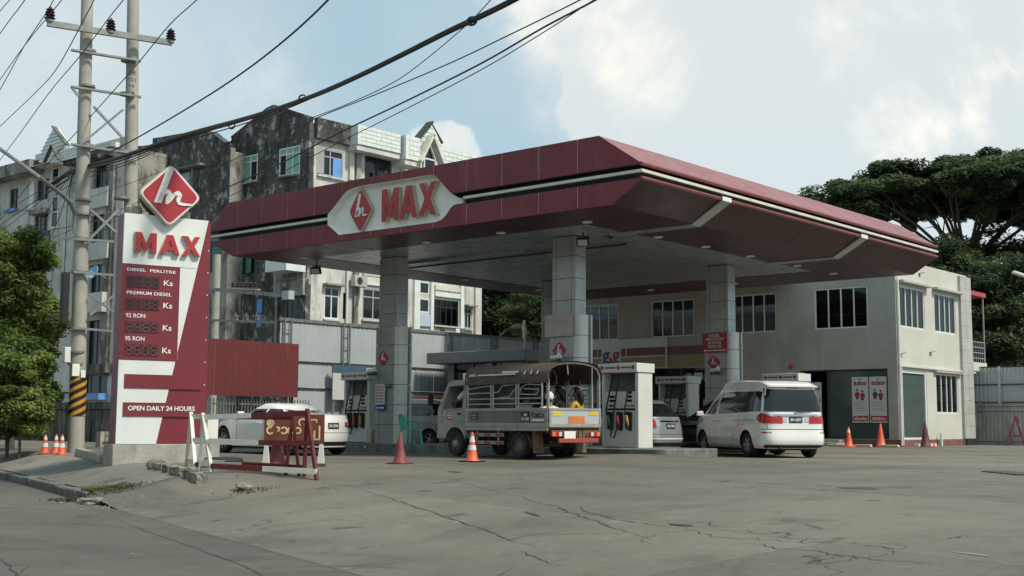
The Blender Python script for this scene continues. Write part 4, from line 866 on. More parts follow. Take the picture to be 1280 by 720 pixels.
# notices on the columns
def notice(name, label, cat, x, y, z0, w, h, mat): t = thing(name, label, cat, (x, y, z0)); T = frame((0, 0, 0), (1, 0, 0), (0, -1, 0)); mb = MB(T); mb.box((0, 0, 0), (w, h, .02)); mb.build('plate', mat, t, local=True); return t, T @ Matrix.Translation((0, 0, .0205))
t, T = notice('price_notice', 'red fuel grades sign with white arrow on the rear right column', 'sign', -20.45, 32.90, 3.02, .86, .60, 'red')
for i, (s_, x0, x1) in enumerate((('DIESEL', .23, .63), ('PREMIUM', .13, .73), ('RON 92', .20, .66), ('RON 95', .20, .66))): mb = MB(T); text(mb, s_, x0, x1, .475-.112*i, .565-.112*i, .008, Matrix.Identity(4), .01); mb.build('lettering', 'white_print', t, local=True)
mb = MB(T); mb.prism([(.03, .065), (.11, .02), (.11, .05), (.82, .05), (.82, .08), (.11, .08), (.11, .11)][::-1], 0, .008); mb.build('arrow', 'white_print', t, local=True)
t, T = notice('column_panel', 'large faded pink white notice panel on the front right column', 'sign', -20.52, 25.29, 3.08, .92, .56, 'sign_pink')
t, T = notice('notice', 'white printed notice on the front left column above the blue strip', 'notice', -26.92, 25.29, 1.36, .40, .60, 'poster')
for i in range(6): mb = MB(T); mb.box((.09, .50-i*.085, 0), (.36-.05*random.random(), .525-i*.085, .003)); mb.build('text_line', 'print_red', t, local=True); mb = MB(T); mb.box((.03, .49-i*.085, 0), (.065, .53-i*.085, .003)); mb.build('pictogram', ['print_red', 'print_dark'][i % 2], t, local=True)
t, T = notice('blue_notice', 'narrow blue sign strip below the white notice on the front left column', 'sign', -26.90, 25.29, 1.20, .40, .13, 'print_navy')
mb = MB(T); mb.ring((.07, .065), .03, .02, .003, n=12); mb.box((.14, .05, 0), (.36, .085, .003)); mb.build('print', 'white_print', t, local=True)
t, T = notice('small_sign', 'small black sign right of the white notice on the front left column', 'sign', -26.50, 25.29, 1.86, .20, .10, 'print_dark'); mb = MB(T); mb.box((.03, .03, 0), (.08, .07, .003)); mb.box((.11, .03, 0), (.17, .07, .003)); mb.build('print', 'print_grey', t, local=True)
t, T = notice('white_sheet', 'small pale sheet taped low on the rear right column', 'notice', -20.45, 32.90, 1.30, .38, .30, 'sign_pink')
# security cameras on the columns
for x, y, z, lab in ((-20.0, 25.25, 2.5, 'white security camera on the front right column below the diamond badge'), (-26.9, 25.25, 2.32, 'white security camera on the left edge of the front left column'), (-19.9, 32.85, 2.45, 'white security camera on the rear right column under the fuel grades sign')):
    t = thing('security_camera', lab, 'security camera', (x, y, z), 0, 'security cameras on the columns')
    mb = MB(); mb.bar((0, .05, -.02), (0, -.12, -.02), .03); mb.box((-.16, -.20, -.10), (.10, -.02, -.05)); mb.build('mount', 'black', t, local=True)
    mb = MB(); mb.tube([(-.16, -.16, .02), (.12, -.10, .05)], .055, 10); mb.lathe([(.06, 0), (.06, .05), (.03, .09), (0.005, .1)], 10, Matrix.Translation((.05, -.1, .06))); mb.build('camera_body', 'white', t, local=True, smooth='auto')
# ================================================================== right hand boundary fence
def corr(mb, T, w, h, pitch=.18, dep=.028):
    n = max(1, int(round(w/pitch))); vs = []; fs = []; xs = []
    for i in range(n):
        for q, z in ((0, 0), (.30, 0), (.42, dep), (.80, dep), (.92, 0)): xs.append(((i+q)/n*w, z))
    xs.append((w, 0))
    for x, z in xs: vs += [(x, 0, z), (x, h, z)]
    for i in range(len(xs)-1): fs.append((2*i, 2*i+2, 2*i+3, 2*i+1))
    return mb.add(vs, fs, T)
fr = thing('corrugated_fence', 'grey corrugated boundary fence above a pale wall right of the building', 'fence', (-15, 57.5, 0))
for i in range(15):
    x0 = -21.6+i*.92; T = frame((x0, 57.5-.002*(i % 2), 1.95), (1, 0, 0), (0, -1, 0))
    for z0, h in ((0, .78), (.80, .76)): mb = MB(T @ Matrix.Translation((0, z0, 0))); corr(mb, Matrix.Identity(4), .915, h); mb.build('sheet', 'corr', fr)
mb = MB()
for z in (1.93, 2.73, 3.53): mb.box((-21.6, 57.40, z-.025), (-7.8, 57.46, z+.025))
mb.build('rail', 'dark_steel', fr)
for i in range(5): mb = MB(); x = -20.05+i*2.9; mb.box((x-.05, 57.34, 0), (x+.05, 57.40, 3.55)); mb.build('post', 'corr', fr)
mb = MB(); mb.box((-21.6, 57.52, -.2), (-7.8, 57.7, 1.9)); mb.build('base_wall', 'old_cream', fr)
gr = thing('railing_gate', 'grey picket railing gate leaning against the pale wall beside the building', 'railing', (-21.0, 57.1, 0)); mb = MB()
for z in (.15, 1.5, 1.72): mb.box((-21.0, 57.18, z-.02), (-18.9+.1, 57.22, z+.02))
mb.build('rail', 'dark_steel', gr)
for i in range(13): mb = MB(); x = -20.98+i*.178; mb.box((x-.016, 57.14, .05), (x+.016, 57.175, 1.9)); mb.build('picket', 'steel', gr)
# ================================================================== totem price sign
RT = c2w(math.sin(math.radians(56.6)), math.cos(math.radians(56.6))); NT = Vector((RT.y, -RT.x, 0)); P0T = Vector((-21.80, 13.58, -.05))
TT = frame(P0T, RT, NT)
def tz(u, v): 
    d = ray(u, v); p = EYE + d*((P0T-EYE).dot(NT)/d.dot(NT)); return ((p-P0T).dot(RT), p.z-P0T.z)
tot = thing('price_totem', 'tall maroon and white fuel price totem sign on a concrete base by the kerb', 'sign', P0T)
mb = MB(TT); mb.box((-.05, -.35, -.66), (2.12, .43, .0)); o = mb.build('base', 'concrete', tot, bevel=.02)
W_, H0, H1 = 1.78, .43, 5.0
mb = MB(TT); mb.prism([(-.0, H0), (W_+.04, H0), (W_, H1), (-.0, H1)], -.45, -.03); mb.build('body', 'totem', tot, bevel=.01)
dg = lambda z: .80 + (z-.45)*.2035                         # slanting right edge of the white field
mb = MB(TT); mb.prism([(dg(H0), H0), (W_+.035, H0), (W_, H1-.02), (dg(H1), H1-.02)], -.03, -.012); mb.build('maroon_sheet', 'totem', tot)
zA, zB_ = 3.99, 2.08
mb = MB(TT); mb.prism([(.0, zA), (dg(zA), zA), (dg(H1), H1), (.0, H1)], -.03, .012); mb.build('white_panel', 'sign_white', tot)
mb = MB(TT); mb.prism([(1.165, zB_+.03), (dg(zB_+.03), zB_+.03), (dg(zA), zA-.006), (1.165, zA-.006)], -.03, .006); mb.build('white_panel', 'sign_white', tot)
mb = MB(TT); mb.prism([(.0, H0), (dg(H0), H0), (dg(zB_), zB_), (.0, zB_)], -.03, .004); mb.build('white_panel', 'sign_white', tot)
mb = MB(TT); mb.box((.0, zB_+.005, -.03), (1.16, zA-.012, .014)); pp = mb.build('price_panel', 'totem', tot)
mb = MB(TT); mb.prism([(.12, 1.52), (W_-.1, 1.52), (W_-.1, 1.545), (1.06, 1.80), (.12, 1.80)], .004, .016); mb.build('maroon_bar', 'totem', tot)
mb = MB(TT); mb.box((.115, .97, .004), (W_+.0, 1.245, .02)); ob = mb.build('opening_bar', 'totem', tot)
for i in range(9): mb = MB(TT @ Matrix.Translation((W_-.03+.004*0, .7+i*.46, -.012))); mb.lathe([(.012, 0), (.012, .008)], 8); mb.build('rivet', 'white_print', tot)
def label(s_, q0, q1, parent, d=.016, mat='white_print', bold=.012, dep=.008, nm='lettering'):
    a, b = tz(*q0), tz(*q1); mb = MB(TT); text(mb, s_, a[0], b[0], b[1], a[1], dep, Matrix.Translation((0, 0, d)), bold)
    me = mb.mesh(nm, mat, False, wm(tot).inverted()); return link(nm, me, parent)
for q0, q1, s_ in (((158.7, 334.6), (219, 342.6), 'DIESEL  PERLITRE'), ((158, 363.2), (214, 370.8), 'PREMIUM DIESEL'), ((157, 391.2), (181, 397.8), '92 RON'), ((156, 420.0), (180, 426.4), '95 RON')): label(s_, q0, q1, pp)
for y in (350.5, 378.5, 406.3, 434.6): label('Ks', (204.5-(y-350)*.025, y), (215.5-(y-350)*.03, y+7.5), pp)
label('OPEN DAILY 24 HOURS', (159.5, 507.0), (242.8, 514.0), ob, .021, bold=.022)
SEG = {'2': 'abged', '4': 'fgbc', '6': 'afgedc', '5': 'afgcd', '0': 'abcdef', '8': 'abcdefg', '-': ''}
for (ya, yb), dgt in (((344, 361), '----'), ((372, 388.5), '----'), ((401.5, 416.5), '2465'), ((430, 445.5), '2505')):
    a, b = tz(158-(ya-344)*.03, ya), tz(199-(ya-344)*.03, yb); w = (b[0]-a[0])/4; h = a[1]-b[1]
    mb = MB(TT); mb.box((a[0]-.02, b[1]-.012, .014), (b[0]+.02, a[1]+.012, .019)); dp = mb.build('price_display', 'totem', tot)
    for i, ch in enumerate(dgt):
        x0 = a[0]+i*w+.008; T = TT @ Matrix.Translation((x0, b[1], .0195)); ww = w-.016
        mb = MB(T); mb.box((0, 0, 0), (ww, h, .006)); me = mb.mesh('digit', 'display', False, wm(tot).inverted()); link('digit', me, dp)
        t_ = .026; segs = {'a': (.03, h-.01-t_, ww-.03, h-.01), 'd': (.03, .01, ww-.03, .01+t_), 'g': (.03, h/2-t_/2, ww-.03, h/2+t_/2), 'f': (.008, h/2+.012, .008+t_, h-.03), 'e': (.008, .03, .008+t_, h/2-.012), 'b': (ww-.008-t_, h/2+.012, ww-.008, h-.03), 'c': (ww-.008-t_, .03, ww-.008, h/2-.012)}
        for on_ in (0, 1):
            mb = MB(T)
            for k, q in segs.items():
                if (k in SEG[ch]) == bool(on_): mb.box((q[0], q[1], .006), (q[2], q[3], .0085))
            if mb.v: me = mb.mesh('segments', 'segment_on' if on_ else 'segment', False, wm(tot).inverted()); link('segments', me, dp)
a, b = tz(168, 321), tz(248, 290)
for (ch, u0, u1, vt, vb) in (('M', 168.5, 193.5, 290.5, 317), ('A', 199, 222.5, 293.5, 319), ('X', 227, 248, 295.5, 321)):
    p, q = tz(u0, vt), tz(u1, vb)
    mb = MB(TT); block_letter(mb, ch, p[0]-.012, q[0]+.012, q[1]-.012, p[1]+.012, .013, .08, Matrix.Identity(4)); mb.build('letter', 'sign_edge', tot, bevel=.008)
    mb = MB(TT); block_letter(mb, ch, p[0], q[0], q[1], p[1], .081, .097, Matrix.Identity(4)); mb.build('letter_face', 'red', tot)
c = tz(210, 245.5); T = TT @ Matrix.Translation((c[0], c[1], 0))
mb = MB(T); mb.prism(diamond_pts(.655, .14), -.02, .14); em = mb.build('emblem', 'sign_edge', tot)
mb = MB(T); mb.prism(diamond_pts(.63, .14), .14, .15); mb.build('emblem_rim', 'white_print', tot)
mb = MB(T); mb.prism(diamond_pts(.585, .12), .15, .16); mb.build('emblem_face', 'red', tot)
mb = MB(T); script_m(mb, Matrix.Translation((-.03, .02, .1605)), .56, .018); mb.build('emblem_mark', 'white_print', tot)
mb = MB(T); mb.prism(diamond_pts(.56, .35), -.50, -.02); mb.build('emblem_drum', 'dark_steel', tot, bevel=.05)
for x in (.25, 1.25): mb = MB(TT); mb.lathe([(.16, H1-.02), (.16, H1+.16), (.13, H1+.19)], 12, Matrix.Translation((x, 0, -.25)) @ Matrix.Rotation(-math.pi/2, 4, 'X') if False else TT.inverted() @ Matrix.Translation(TT @ Vector((x, 0, -.25))) ); mb.build('post_stub', 'concrete_pole', tot)
t = thing('meter_box', 'cream box on a grey stand just right of the totem base', 'box', gp(263, 566)); 
mb = MB(TT.to_3x3().to_4x4()); mb.box((-.14, .30, -.1), (.16, 1.02, .1)); mb.build('box', 'sign_cream', t, local=True, bevel=.01); mb = MB(TT.to_3x3().to_4x4()); mb.box((-.10, -.1, -.07), (.12, .298, .07)); mb.build('stand', 'concrete', t, local=True)
# ================================================================== old apartment blocks
def rectX(X, u0, v0, u1, v1, y00):        # photo rectangle on a wall facing +X, in wall coordinates
    um, vm = (u0+u1)/2, (v0+v1)/2; return (atX(u0, vm, X).y-y00, atX(u1, vm, X).y-y00, atX(um, v1, X).z, atX(um, v0, X).z)
def rectY(Y, u0, v0, u1, v1, x00):
    um, vm = (u0+u1)/2, (v0+v1)/2; return (atY(u0, vm, Y).x-x00, atY(u1, vm, Y).x-x00, atY(um, v1, Y).z, atY(um, v0, Y).z)
def courses(name, parent, T, w, h, n=5, d=.08):
    """tiled parapet: grout backing and tile courses standing proud of it, staggered"""
    mb = MB(T); mb.box((0, 0, -.2), (w, h, 0)); b = mb.build(name, 'grout', parent)
    mb = MB(T); ch = h/n
    for i in range(n):
        x = -(i % 2)*.35
        while x < w:
            a, c = max(0, x)+.008, min(w, x+.7)-.008
            if c > a: mb.box((a, i*ch+.012, .001), (c, (i+1)*ch-.012, .02+.006*random.random()))
            x += .7
    me = mb.mesh('tile_courses', 'tile_white', False, wm(parent).inverted()); link('tile_courses', me, b); return b
def hood(parent, T, o, d=.28, mat='mould_grey'):
    mb = MB(T); mb.box((o[0]-.12, o[3]+.06, .003), (o[1]+.12, o[3]+.15, d)); return mb.build('window_hood', mat, parent)
def sill(parent, T, o, d=.12, mat='mould_grey'):
    mb = MB(T); mb.box((o[0]-.06, o[2]-.09, .003), (o[1]+.06, o[2]-.005, d)); return mb.build('window_sill', mat, parent)
# --- block B: dark gable towards us, pale flank running back
AXs, AYg = -46.48, 38.95
bB = thing('apartment_block', 'old apartment block with black mouldy gable and pale tiled flank behind the canopy', 'building', (-50, 44, 0))
xl = atY(285, 300, AYg).x
gp_pts = [(xl, -1)] + [(AXs, -1)] + [(p.x, p.z) for p in (atY(388.5, 152, AYg), atY(340, 137, AYg), atY(333, 140, AYg), atY(288, 176, AYg))] + [(xl, atY(285, 180, AYg).z)]
gp_pts[2] = (AXs, gp_pts[2][1])
TGb = frame((0, AYg, 0), (1, 0, 0), (0, -1, 0))
gw = [rectY(AYg, 297, 195, 322, 228, 0), rectY(AYg, 349, 184, 375, 219, 0), rectY(AYg, 285, 316, 318, 344, 0), rectY(AYg, 357, 352, 371, 398, 0), rectY(AYg, 318, 372, 327, 410, 0)]
zc = 15.2
mb = MB(); wall(mb, TGb @ Matrix.Translation((xl, 0, 0)), AXs-xl, zc, [(o[0]-xl, o[1]-xl, o[2], o[3]) for o in gw], .3); mb.build('gable_wall', 'mould_dark', bB)
mb = MB(TGb); mb.prism([p for p in [(xl, zc), (AXs, zc)] + gp_pts[2:]], -.3, 0); mb.build('gable_top', 'mould_dark', bB)
mb = MB(TGb); mb.prism([(xl+.3, zc)] + [(AXs-.3, zc)] + [(p[0]-.0, p[1]-.35) for p in gp_pts[2:]], -5.5, -.31); mb.build('roof', 'mould_dark', bB)
# coping along the gable
for a, b in zip(gp_pts[2:-1], gp_pts[3:]):
    mb = MB(TGb); mb.bar((a[0], a[1]+.06, -.14), (b[0], b[1]+.06, -.14), .42, .14); mb.build('coping', 'mould_dark', bB)
for o in gw[:2]: 
    T = TGb @ Matrix.Translation((o[0], o[2], 0)); w, h = o[1]-o[0], o[3]-o[2]
    fr = win(bB, T, w, h, 3, .07, 'frame', 'pane_green', None, .03, transom=h*.76); 
    k = 2 if o is gw[0] else 0
    mb = MB(T); pw = (w-.14)/3; mb.box((.07+k*pw+.03, .08, -.045), (.07+(k+1)*pw-.03, h*.74, -.035)); me = mb.mesh('open_sash', 'void', False, wm(bB).inverted()); link('open_sash', me, fr); sill(bB, TGb, o)
    if o is gw[0]: mb = MB(T); mb.box((.09, h*.35, -.044), (.07+pw-.03, h*.66, -.033)); me = mb.mesh('missing_pane', 'void', False, wm(bB).inverted()); link('missing_pane', me, fr)
o = gw[2]; win(bB, TGb @ Matrix.Translation((o[0], o[2], 0)), o[1]-o[0], o[3]-o[2], 4, .05, 'trunk', 'void', None)
for i, a in enumerate((0, .62, -.5)):
    T = TGb @ Matrix.Translation((o[0]+.05+i*.75, o[2]+.05, .02)) @ Matrix.Rotation(a*.5, 4, 'Y'); mb = MB(T); mb.box((0, 0, 0), (.62, o[3]-o[2]-.1, .03)); mb.build('shutter', 'pane_teal', bB)
o = gw[3]; win(bB, TGb @ Matrix.Translation((o[0], o[2], 0)), o[1]-o[0], o[3]-o[2], 2, .06, 'trunk', 'glass', None); hood(bB, TGb, o)
o = gw[4]; win(bB, TGb @ Matrix.Translation((o[0], o[2], 0)), o[1]-o[0], o[3]-o[2], 1, .05, 'trunk', 'blue', None)
# the gable end wall steps and pipes
for u in (263, 345, 282.5): p = atY(u, 400, AYg-.12); mb = MB(); mb.tube([(p.x, p.y, -.5), (p.x, p.y, 11.5)], .07, 8); mb.build('drain_pipe', 'mould_grey', bB)
a, b = atY(346, 322, AYg-.5), atY(372, 339, AYg-.5); mb = MB(); mb.box((a.x, AYg-1.2, b.z), (b.x, AYg-.01, a.z)); mb.build('water_tank', 'tile_white', bB)
a, b = atY(343, 340, AYg-.1), atY(386, 368, AYg-.1); mb = MB(); mb.box((a.x, AYg-.15, b.z), (AXs-.05, AYg-.003, a.z)); mb.build('patch_wall', 'mould_grey', bB)
# flank facing +X
YE = 51.5; TSb = frame((AXs, AYg+.31, 0), (0, 1, 0), (1, 0, 0)); y0_ = AYg+.31
R_ = lambda *q: rectX(AXs, *q, y0_)
sw = {'blue': R_(397, 187, 429, 221), 'bal': R_(456, 195, 490, 226), 'w1': R_(405, 359, 424, 399), 'slit': R_(428.5, 366, 433, 399), 'w2': R_(453, 361, 480, 400), 'stair_a': R_(523.5, 352, 536.5, 368), 'stair_b': R_(523.5, 373, 536.5, 391), 'stair_c': R_(523.5, 412, 536.5, 427), 'stair_d': R_(523.5, 431, 536.5, 446),
      'big': R_(542.5, 375, 573, 407.5), 'big2': R_(542.5, 430, 572, 462), 'small': R_(580.5, 385, 589.5, 411), 'small2': R_(580.5, 437, 590, 462), 'mid1': R_(405, 270, 424, 305), 'mid2': R_(453, 278, 480, 315), 'mid3': R_(542.5, 312, 573, 345), 'low1': R_(405, 450, 424, 490)}
mb = MB(); wall(mb, TSb, YE-y0_, 15.0, list(sw.values()), .25); mb.build('flank_wall', 'old_cream', bB)
mb = MB(); mb.box((AXs-7, YE-.2, -1), (AXs-.26, YE, 15.0)); mb.box((xl-.2, AYg+.31, -1), (xl, YE-.21, 14.9)); mb.build('rear_wall', 'mould_grey', bB)
mb = MB(); mb.box((xl, AYg+.35, 14.75), (AXs-.27, YE-.2, 14.95)); mb.build('flat_roof', 'concrete', bB)
for k, o in sw.items():
    T = TSb @ Matrix.Translation((o[0], o[2], 0)); w, h = o[1]-o[0], o[3]-o[2]
    if k.startswith('stair'): win(bB, T, w, h, 1, .08, 'frame', 'glass', None, .02)
    elif k.startswith('big') or k == 'mid3': win(bB, T, w, h, 4, .05, 'dark_steel', 'pane_clear', None, .05, transom=h*.72)
    elif k == 'bal': win(bB, T, w, h, 2, .12, 'dark_steel', 'glass', None, .12)
    elif k == 'slit': win(bB, T, w, h, 1, .04, 'trunk', 'void', None)
    else: win(bB, T, w, h, 2, .08, 'frame_grey' if k != 'w1' else 'frame', 'glass', None, .05, transom=h*.72)
    if k in ('w1', 'small', 'small2', 'mid1', 'low1'): hood(bB, TSb, o, .35)
    if k in ('w1', 'small', 'big', 'big2', 'blue', 'w2', 'mid1', 'mid2'): sill(bB, TSb, o, .14, 'old_cream')
o = sw['blue']; T = TSb @ Matrix.Translation((o[0], o[2], 0)); w, h = o[1]-o[0], o[3]-o[2]
mb = MB(T @ Matrix.Translation((0, 0, .03)) @ Matrix.Rotation(-.6, 4, 'Y')); mb.box((-.35, .05, 0), (.30, h-.02, .03)); mb.build('open_shutter', 'tile_grey', bB)
mb = MB(T); mb.box((w*.60, .03, -.03), (w*.93, h*.72, -.01)); mb.build('blue_sheet', 'blue', bB)
# pilasters and white trims on the flank
for u, wd_, z0, z1, mt in ((434.5, .28, 13, 15, 'old_cream'), (443, .3, -1, 15, 'mould_grey'), (500, .2, -1, 14.9, 'tile_white'), (519.5, .42, -1, 14.9, 'tile_white'), (538.5, .22, -1, 14.9, 'tile_white'), (576, .25, -1, 14.9, 'tile_white'), (596, .5, -1, 15., 'old_cream')):
    y = atX(u, 380, AXs).y; mb = MB(); mb.box((AXs+.003, y-wd_/2, z0), (AXs+.14, y+wd_/2, z1)); mb.build('pilaster', mt, bB)
for q, mt in (((453, 340, 480, 346), 'old_cream'), ((453, 347, 481, 353), 'stripe'), ((543, 358, 575, 364), 'stripe'), ((543, 366, 575, 372), 'tile_white'), ((523.5, 393, 537, 408), 'cloth_blue'), ((541, 424, 576, 427), 'tile_white'), ((453, 353, 481, 357), 'tile_white')):
    o = R_(*q); mb = MB(TSb); mb.box((o[0], o[2], .003), (o[1], o[3], .10)); mb.build('spandrel', mt, bB)
p = atX(432, 380, AXs); mb = MB(); mb.tube([(AXs+.1, p.y, -.5), (AXs+.1, p.y, 12)], .06, 8); mb.build('drain_pipe', 'frame', bB)
# parapets: stained first bay, then tiled bays stepping out, then tiled gablet
a = atX(437, 165, AXs); mb = MB(); mb.box((AXs+.0, AYg+.3, 14.72), (AXs+.25, a.y, 15.75)); mb.build('parapet', 'mould_dark', bB)
def bay(u0, u1, z0, z1, out):
    ya, yb = atX(u0, 180, AXs+out).y, atX(u1, 180, AXs+out).y
    courses('parapet', bB, frame((AXs+out, ya, z0), (0, 1, 0), (1, 0, 0)), yb-ya, z1-z0, 5)
    mb = MB(); mb.box((AXs-.2, ya-.22, z0), (AXs+out+.02, ya-.002, z1)); mb.build('parapet_return', 'tile_white', bB)
    mb = MB(); mb.box((AXs+.003, ya-.2, z0-.28), (AXs+out-.05, yb, z0-.003)); mb.build('eave', 'old_cream', bB); return ya, yb
bay(451, 500.5, 14.72, 15.72, .8); bay(511, 525, 14.45, 15.70, 1.05)
ya, yb = atX(524, 190, AXs+.6).y, atX(552, 190, AXs+.6).y; ym = (ya+yb)/2
mb = MB(frame((AXs+.6, 0, 0), (0, 1, 0), (1, 0, 0))); mb.prism([(ya-.1, 14.6), (yb, 14.6), (yb, 15.75), (ym+.15, 16.75), (ym-.15, 16.75), (ya-.1, 15.7)], -.3, 0); gb = mb.build('gablet', 'tile_white', bB)
mb = MB(frame((AXs+.6, 0, 0), (0, 1, 0), (1, 0, 0)))
for i in range(1, 9): z = 14.6+i*.28; hw = (yb-ya)/2*(1 if z < 15.8 else max(.1, (16.75-z)/1.0)); mb.box((ym-hw, z-.012, .001), (ym+hw, z+.012, .012))
me = mb.mesh('joint', 'grout', False, wm(bB).inverted()); link('joint', me, gb)
mb = MB(); mb.bar((AXs+.55, ya-.2, 15.75), (AXs+.55, ym, 16.88), .5, .10); mb.bar((AXs+.55, ym, 16.88), (AXs+.55, yb+.1, 15.9), .12, .1); mb.build('gablet_coping', 'dark_steel', bB)
yc_ = atX(538, 200, AXs+1).y
mb = MB(frame((AXs+.9, 0, 0), (0, 1, 0), (1, 0, 0))); mb.prism([(yc_-.65, 12.4), (yc_+.55, 12.4), (yc_+.55, 14.7), (yc_-.05, 15.75), (yc_-.65, 14.7)], -.88, 0); mb.build('stair_bay', 'old_cream', bB)
win(bB, frame((AXs+1.02, yc_-.5, 12.45), (0, 1, 0), (1, 0, 0)), .9, 2.3, 1, .08, 'frame', 'glass', None, .03, transom=1.1)
mb = MB(frame((AXs+.905, 0, 0), (0, 1, 0), (1, 0, 0))); mb.prism([(yc_-.40, 14.82), (yc_+.30, 14.82), (yc_-.05, 15.45)], 0, .03); mb.build('gable_pane', 'glass', bB)
for s_ in (-1, 1): mb = MB(); mb.bar((AXs+1.1, yc_-.05+s_*.9, 14.45), (AXs+1.1, yc_-.05, 16.0), .45, .14); mb.build('bay_coping', 'stripe', bB)
bay(555, 640, 14.6, 15.78, .35)
# air conditioners and oddments on the flank
for u, v, sz_, lab in ((446, 352, .42, 'small grey air conditioner box on the flats beside the left column'), (440, 268, .45, 'grey air conditioner box high on the flats below the parapet'), (578, 430, .36, 'small air conditioner box on the flats right of the washing')):
    q = atX(u, v, AXs+.16); t = thing('air_conditioner', lab, 'air conditioner', q, 0, 'air conditioners on the flats'); mb = MB(); mb.box((0, -sz_, -.28), (.34, sz_, .28)); c_ = mb.build('casing', 'tile_grey', t, local=True, bevel=.02); mb = MB(Matrix.Translation((.345, -.1, 0)) @ Matrix.Rotation(math.pi/2, 4, 'Y')); mb.ring((0, 0), .17, .03, .01); mb.lathe([(.15, -.002), (.15, .002)], 16); mb.build('fan_grille', 'dark_steel', t, local=True)
# wash hung on the flank, and people at the windows
o = sw['big']
for k, (dy, mt, w, h, nm, lab) in enumerate(((.35, 'cloth_green', .30, .95, 'trousers', 'dark green trousers hung to dry on the flats, under the large window'), (1.55, 'cloth_white', .30, .70, 'shirt', 'white garment hung to dry on the flats beside slate trousers'), (1.95, 'cloth_slate', .30, .85, 'trousers', 'slate blue trousers hung to dry on the flats beside a white garment'))):
    t = thing(nm, lab, 'laundry', (AXs+.3, y0_+o[0]+dy, o[2]-.12), 0, 'washing on the flats'); mb = MB(frame((0, 0, 0), (0, 1, 0), (1, 0, 0)))
    if nm == 'trousers': mb.prism([(-w/2, 0), (-w/2+.10, -h), (.0-.02, -h), (0, -.3), (.06, -h+.06), (w/2+.14, -h+.06), (w/2, 0)][::-1], -.02, .03)
    else: mb.prism([(-w/2, 0), (-w/2, -h), (w/2, -h+.05), (w/2, 0)][::-1], -.02, .03)
    mb.build('cloth', mt, t, local=True, bevel=.01)
t = thing('washing_line', 'thin washing line under the large window of the flats', 'line', (AXs+.3, y0_+o[0], o[2]-.1)); mb = MB(); mb.tube([(0, 0, 0), (0, 2.6, 0)], .012, 5); mb.tube([(-.3, .02, 0), (0, .02, 0)], .015, 5); mb.tube([(-.3, 2.58, 0), (0, 2.58, 0)], .015, 5); mb.build('line', 'wire', t, local=True)
# --- block A (left of the gable) and block L (far left)
AYa = 38.0
bA = thing('apartment_block', 'grimy grey apartment block with a slanting stained parapet behind the totem emblem', 'building', (atY(225, 400, AYa).x, AYa+4, 0))
ax0, ax1 = atY(150, 300, AYa).x, atY(285, 300, AYa).x
TA = frame((ax0, AYa, 0), (1, 0, 0), (0, -1, 0)); RA = lambda *q: rectY(AYa, *q, ax0)
aw = [RA(172, 210, 178, 232), RA(225, 214, 238, 240), RA(238.5, 217, 251, 246), RA(277, 222, 283.5, 250), RA(262, 305, 276, 340), RA(155, 262, 168, 292)]
ztop = atY(270, 176, AYa).z
mb = MB(); wall(mb, TA, ax1-ax0, ztop-.6, aw, .3); mb.build('front_wall', 'mould_grey', bA)
tp = [atY(*q, AYa-.02) for q in ((166, 189), (171, 183), (191, 181), (191.5, 173), (256, 162), (263, 164), (283, 180))]
mb = MB(frame((0, AYa-.05, 0), (1, 0, 0), (0, -1, 0))); mb.prism([(tp[0].x, ztop-1.3), (ax1, ztop-1.3)] + [(p.x, p.z) for p in reversed(tp)], -.5, 0); mb.build('parapet', 'mould_dark', bA)
mb = MB(); mb.box((ax0, AYa+.31, -1), (ax0+.25, AYa+6, ztop-.7)); mb.box((ax1-.25, AYa+.31, -1), (ax1-.01, AYa+.93, ztop-.7)); mb.box((ax0+.26, AYa+.5, ztop-.9), (ax1-.26, AYa+6, ztop-.75)); mb.build('side_wall', 'mould_grey', bA)
a, b = RA(196, 197, 285, 300), 0; mb = MB(TA); mb.box((a[0]+3.0, a[2], .003), (ax1-ax0-.01, a[3]+.4, .03)); mb.build('render_patch', 'mould_dark', bA)
for i, o in enumerate(aw): win(bA, TA @ Matrix.Translation((o[0], o[2], 0)), o[1]-o[0], o[3]-o[2], 1, .06, 'trunk', ['void', 'cloth_blue', 'glass', 'blue', 'pane_teal', 'glass'][i], None); 
hood(bA, TA, (aw[1][0]-.6, aw[2][1]+.3, 0, aw[1][3]), .4)
mb = MB(TA); o = RA(170, 203, 196, 208); mb.box((o[0], o[2], .003), (o[1], o[3], .3)); mb.build('ledge', 'mould_dark', bA)
AYl = 35.3
bL = thing('apartment_block', 'pale apartment block with tiled gablet and balconies behind the concrete poles', 'building', (atY(70, 400, AYl).x, AYl+4, 0))
lx0, lx1 = atY(-70, 300, AYl).x, atY(152, 300, AYl).x
TL = frame((lx0, AYl, 0), (1, 0, 0), (0, -1, 0)); RL = lambda *q: rectY(AYl, *q, lx0)
lw = {'a': RL(12, 236, 22, 262), 'b': RL(46, 224, 61, 250), 's1': RL(65.5, 193, 75, 227), 's2': RL(64.5, 245, 73.5, 285), 's3': RL(64, 300, 72, 335), 'c': RL(43, 268, 60, 290), 'b1': RL(117, 206, 136, 236), 'b2': RL(113, 268, 137, 302), 'b3': RL(111, 330, 137, 366), 'b4': RL(108, 400, 136, 455), 'd': RL(-30, 240, -8, 268), 'e': RL(12, 296, 30, 330), 'f': RL(40, 330, 58, 370), 'g': RL(30, 400, 60, 440), 'h': RL(76, 425, 94, 492), 'i': RL(100, 468, 134, 500)}
lz = atY(60, 205, AYl).z
mb = MB(); wall(mb, TL, lx1-lx0, lz, list(lw.values()), .3); mb.build('front_wall', 'old_cream', bL)
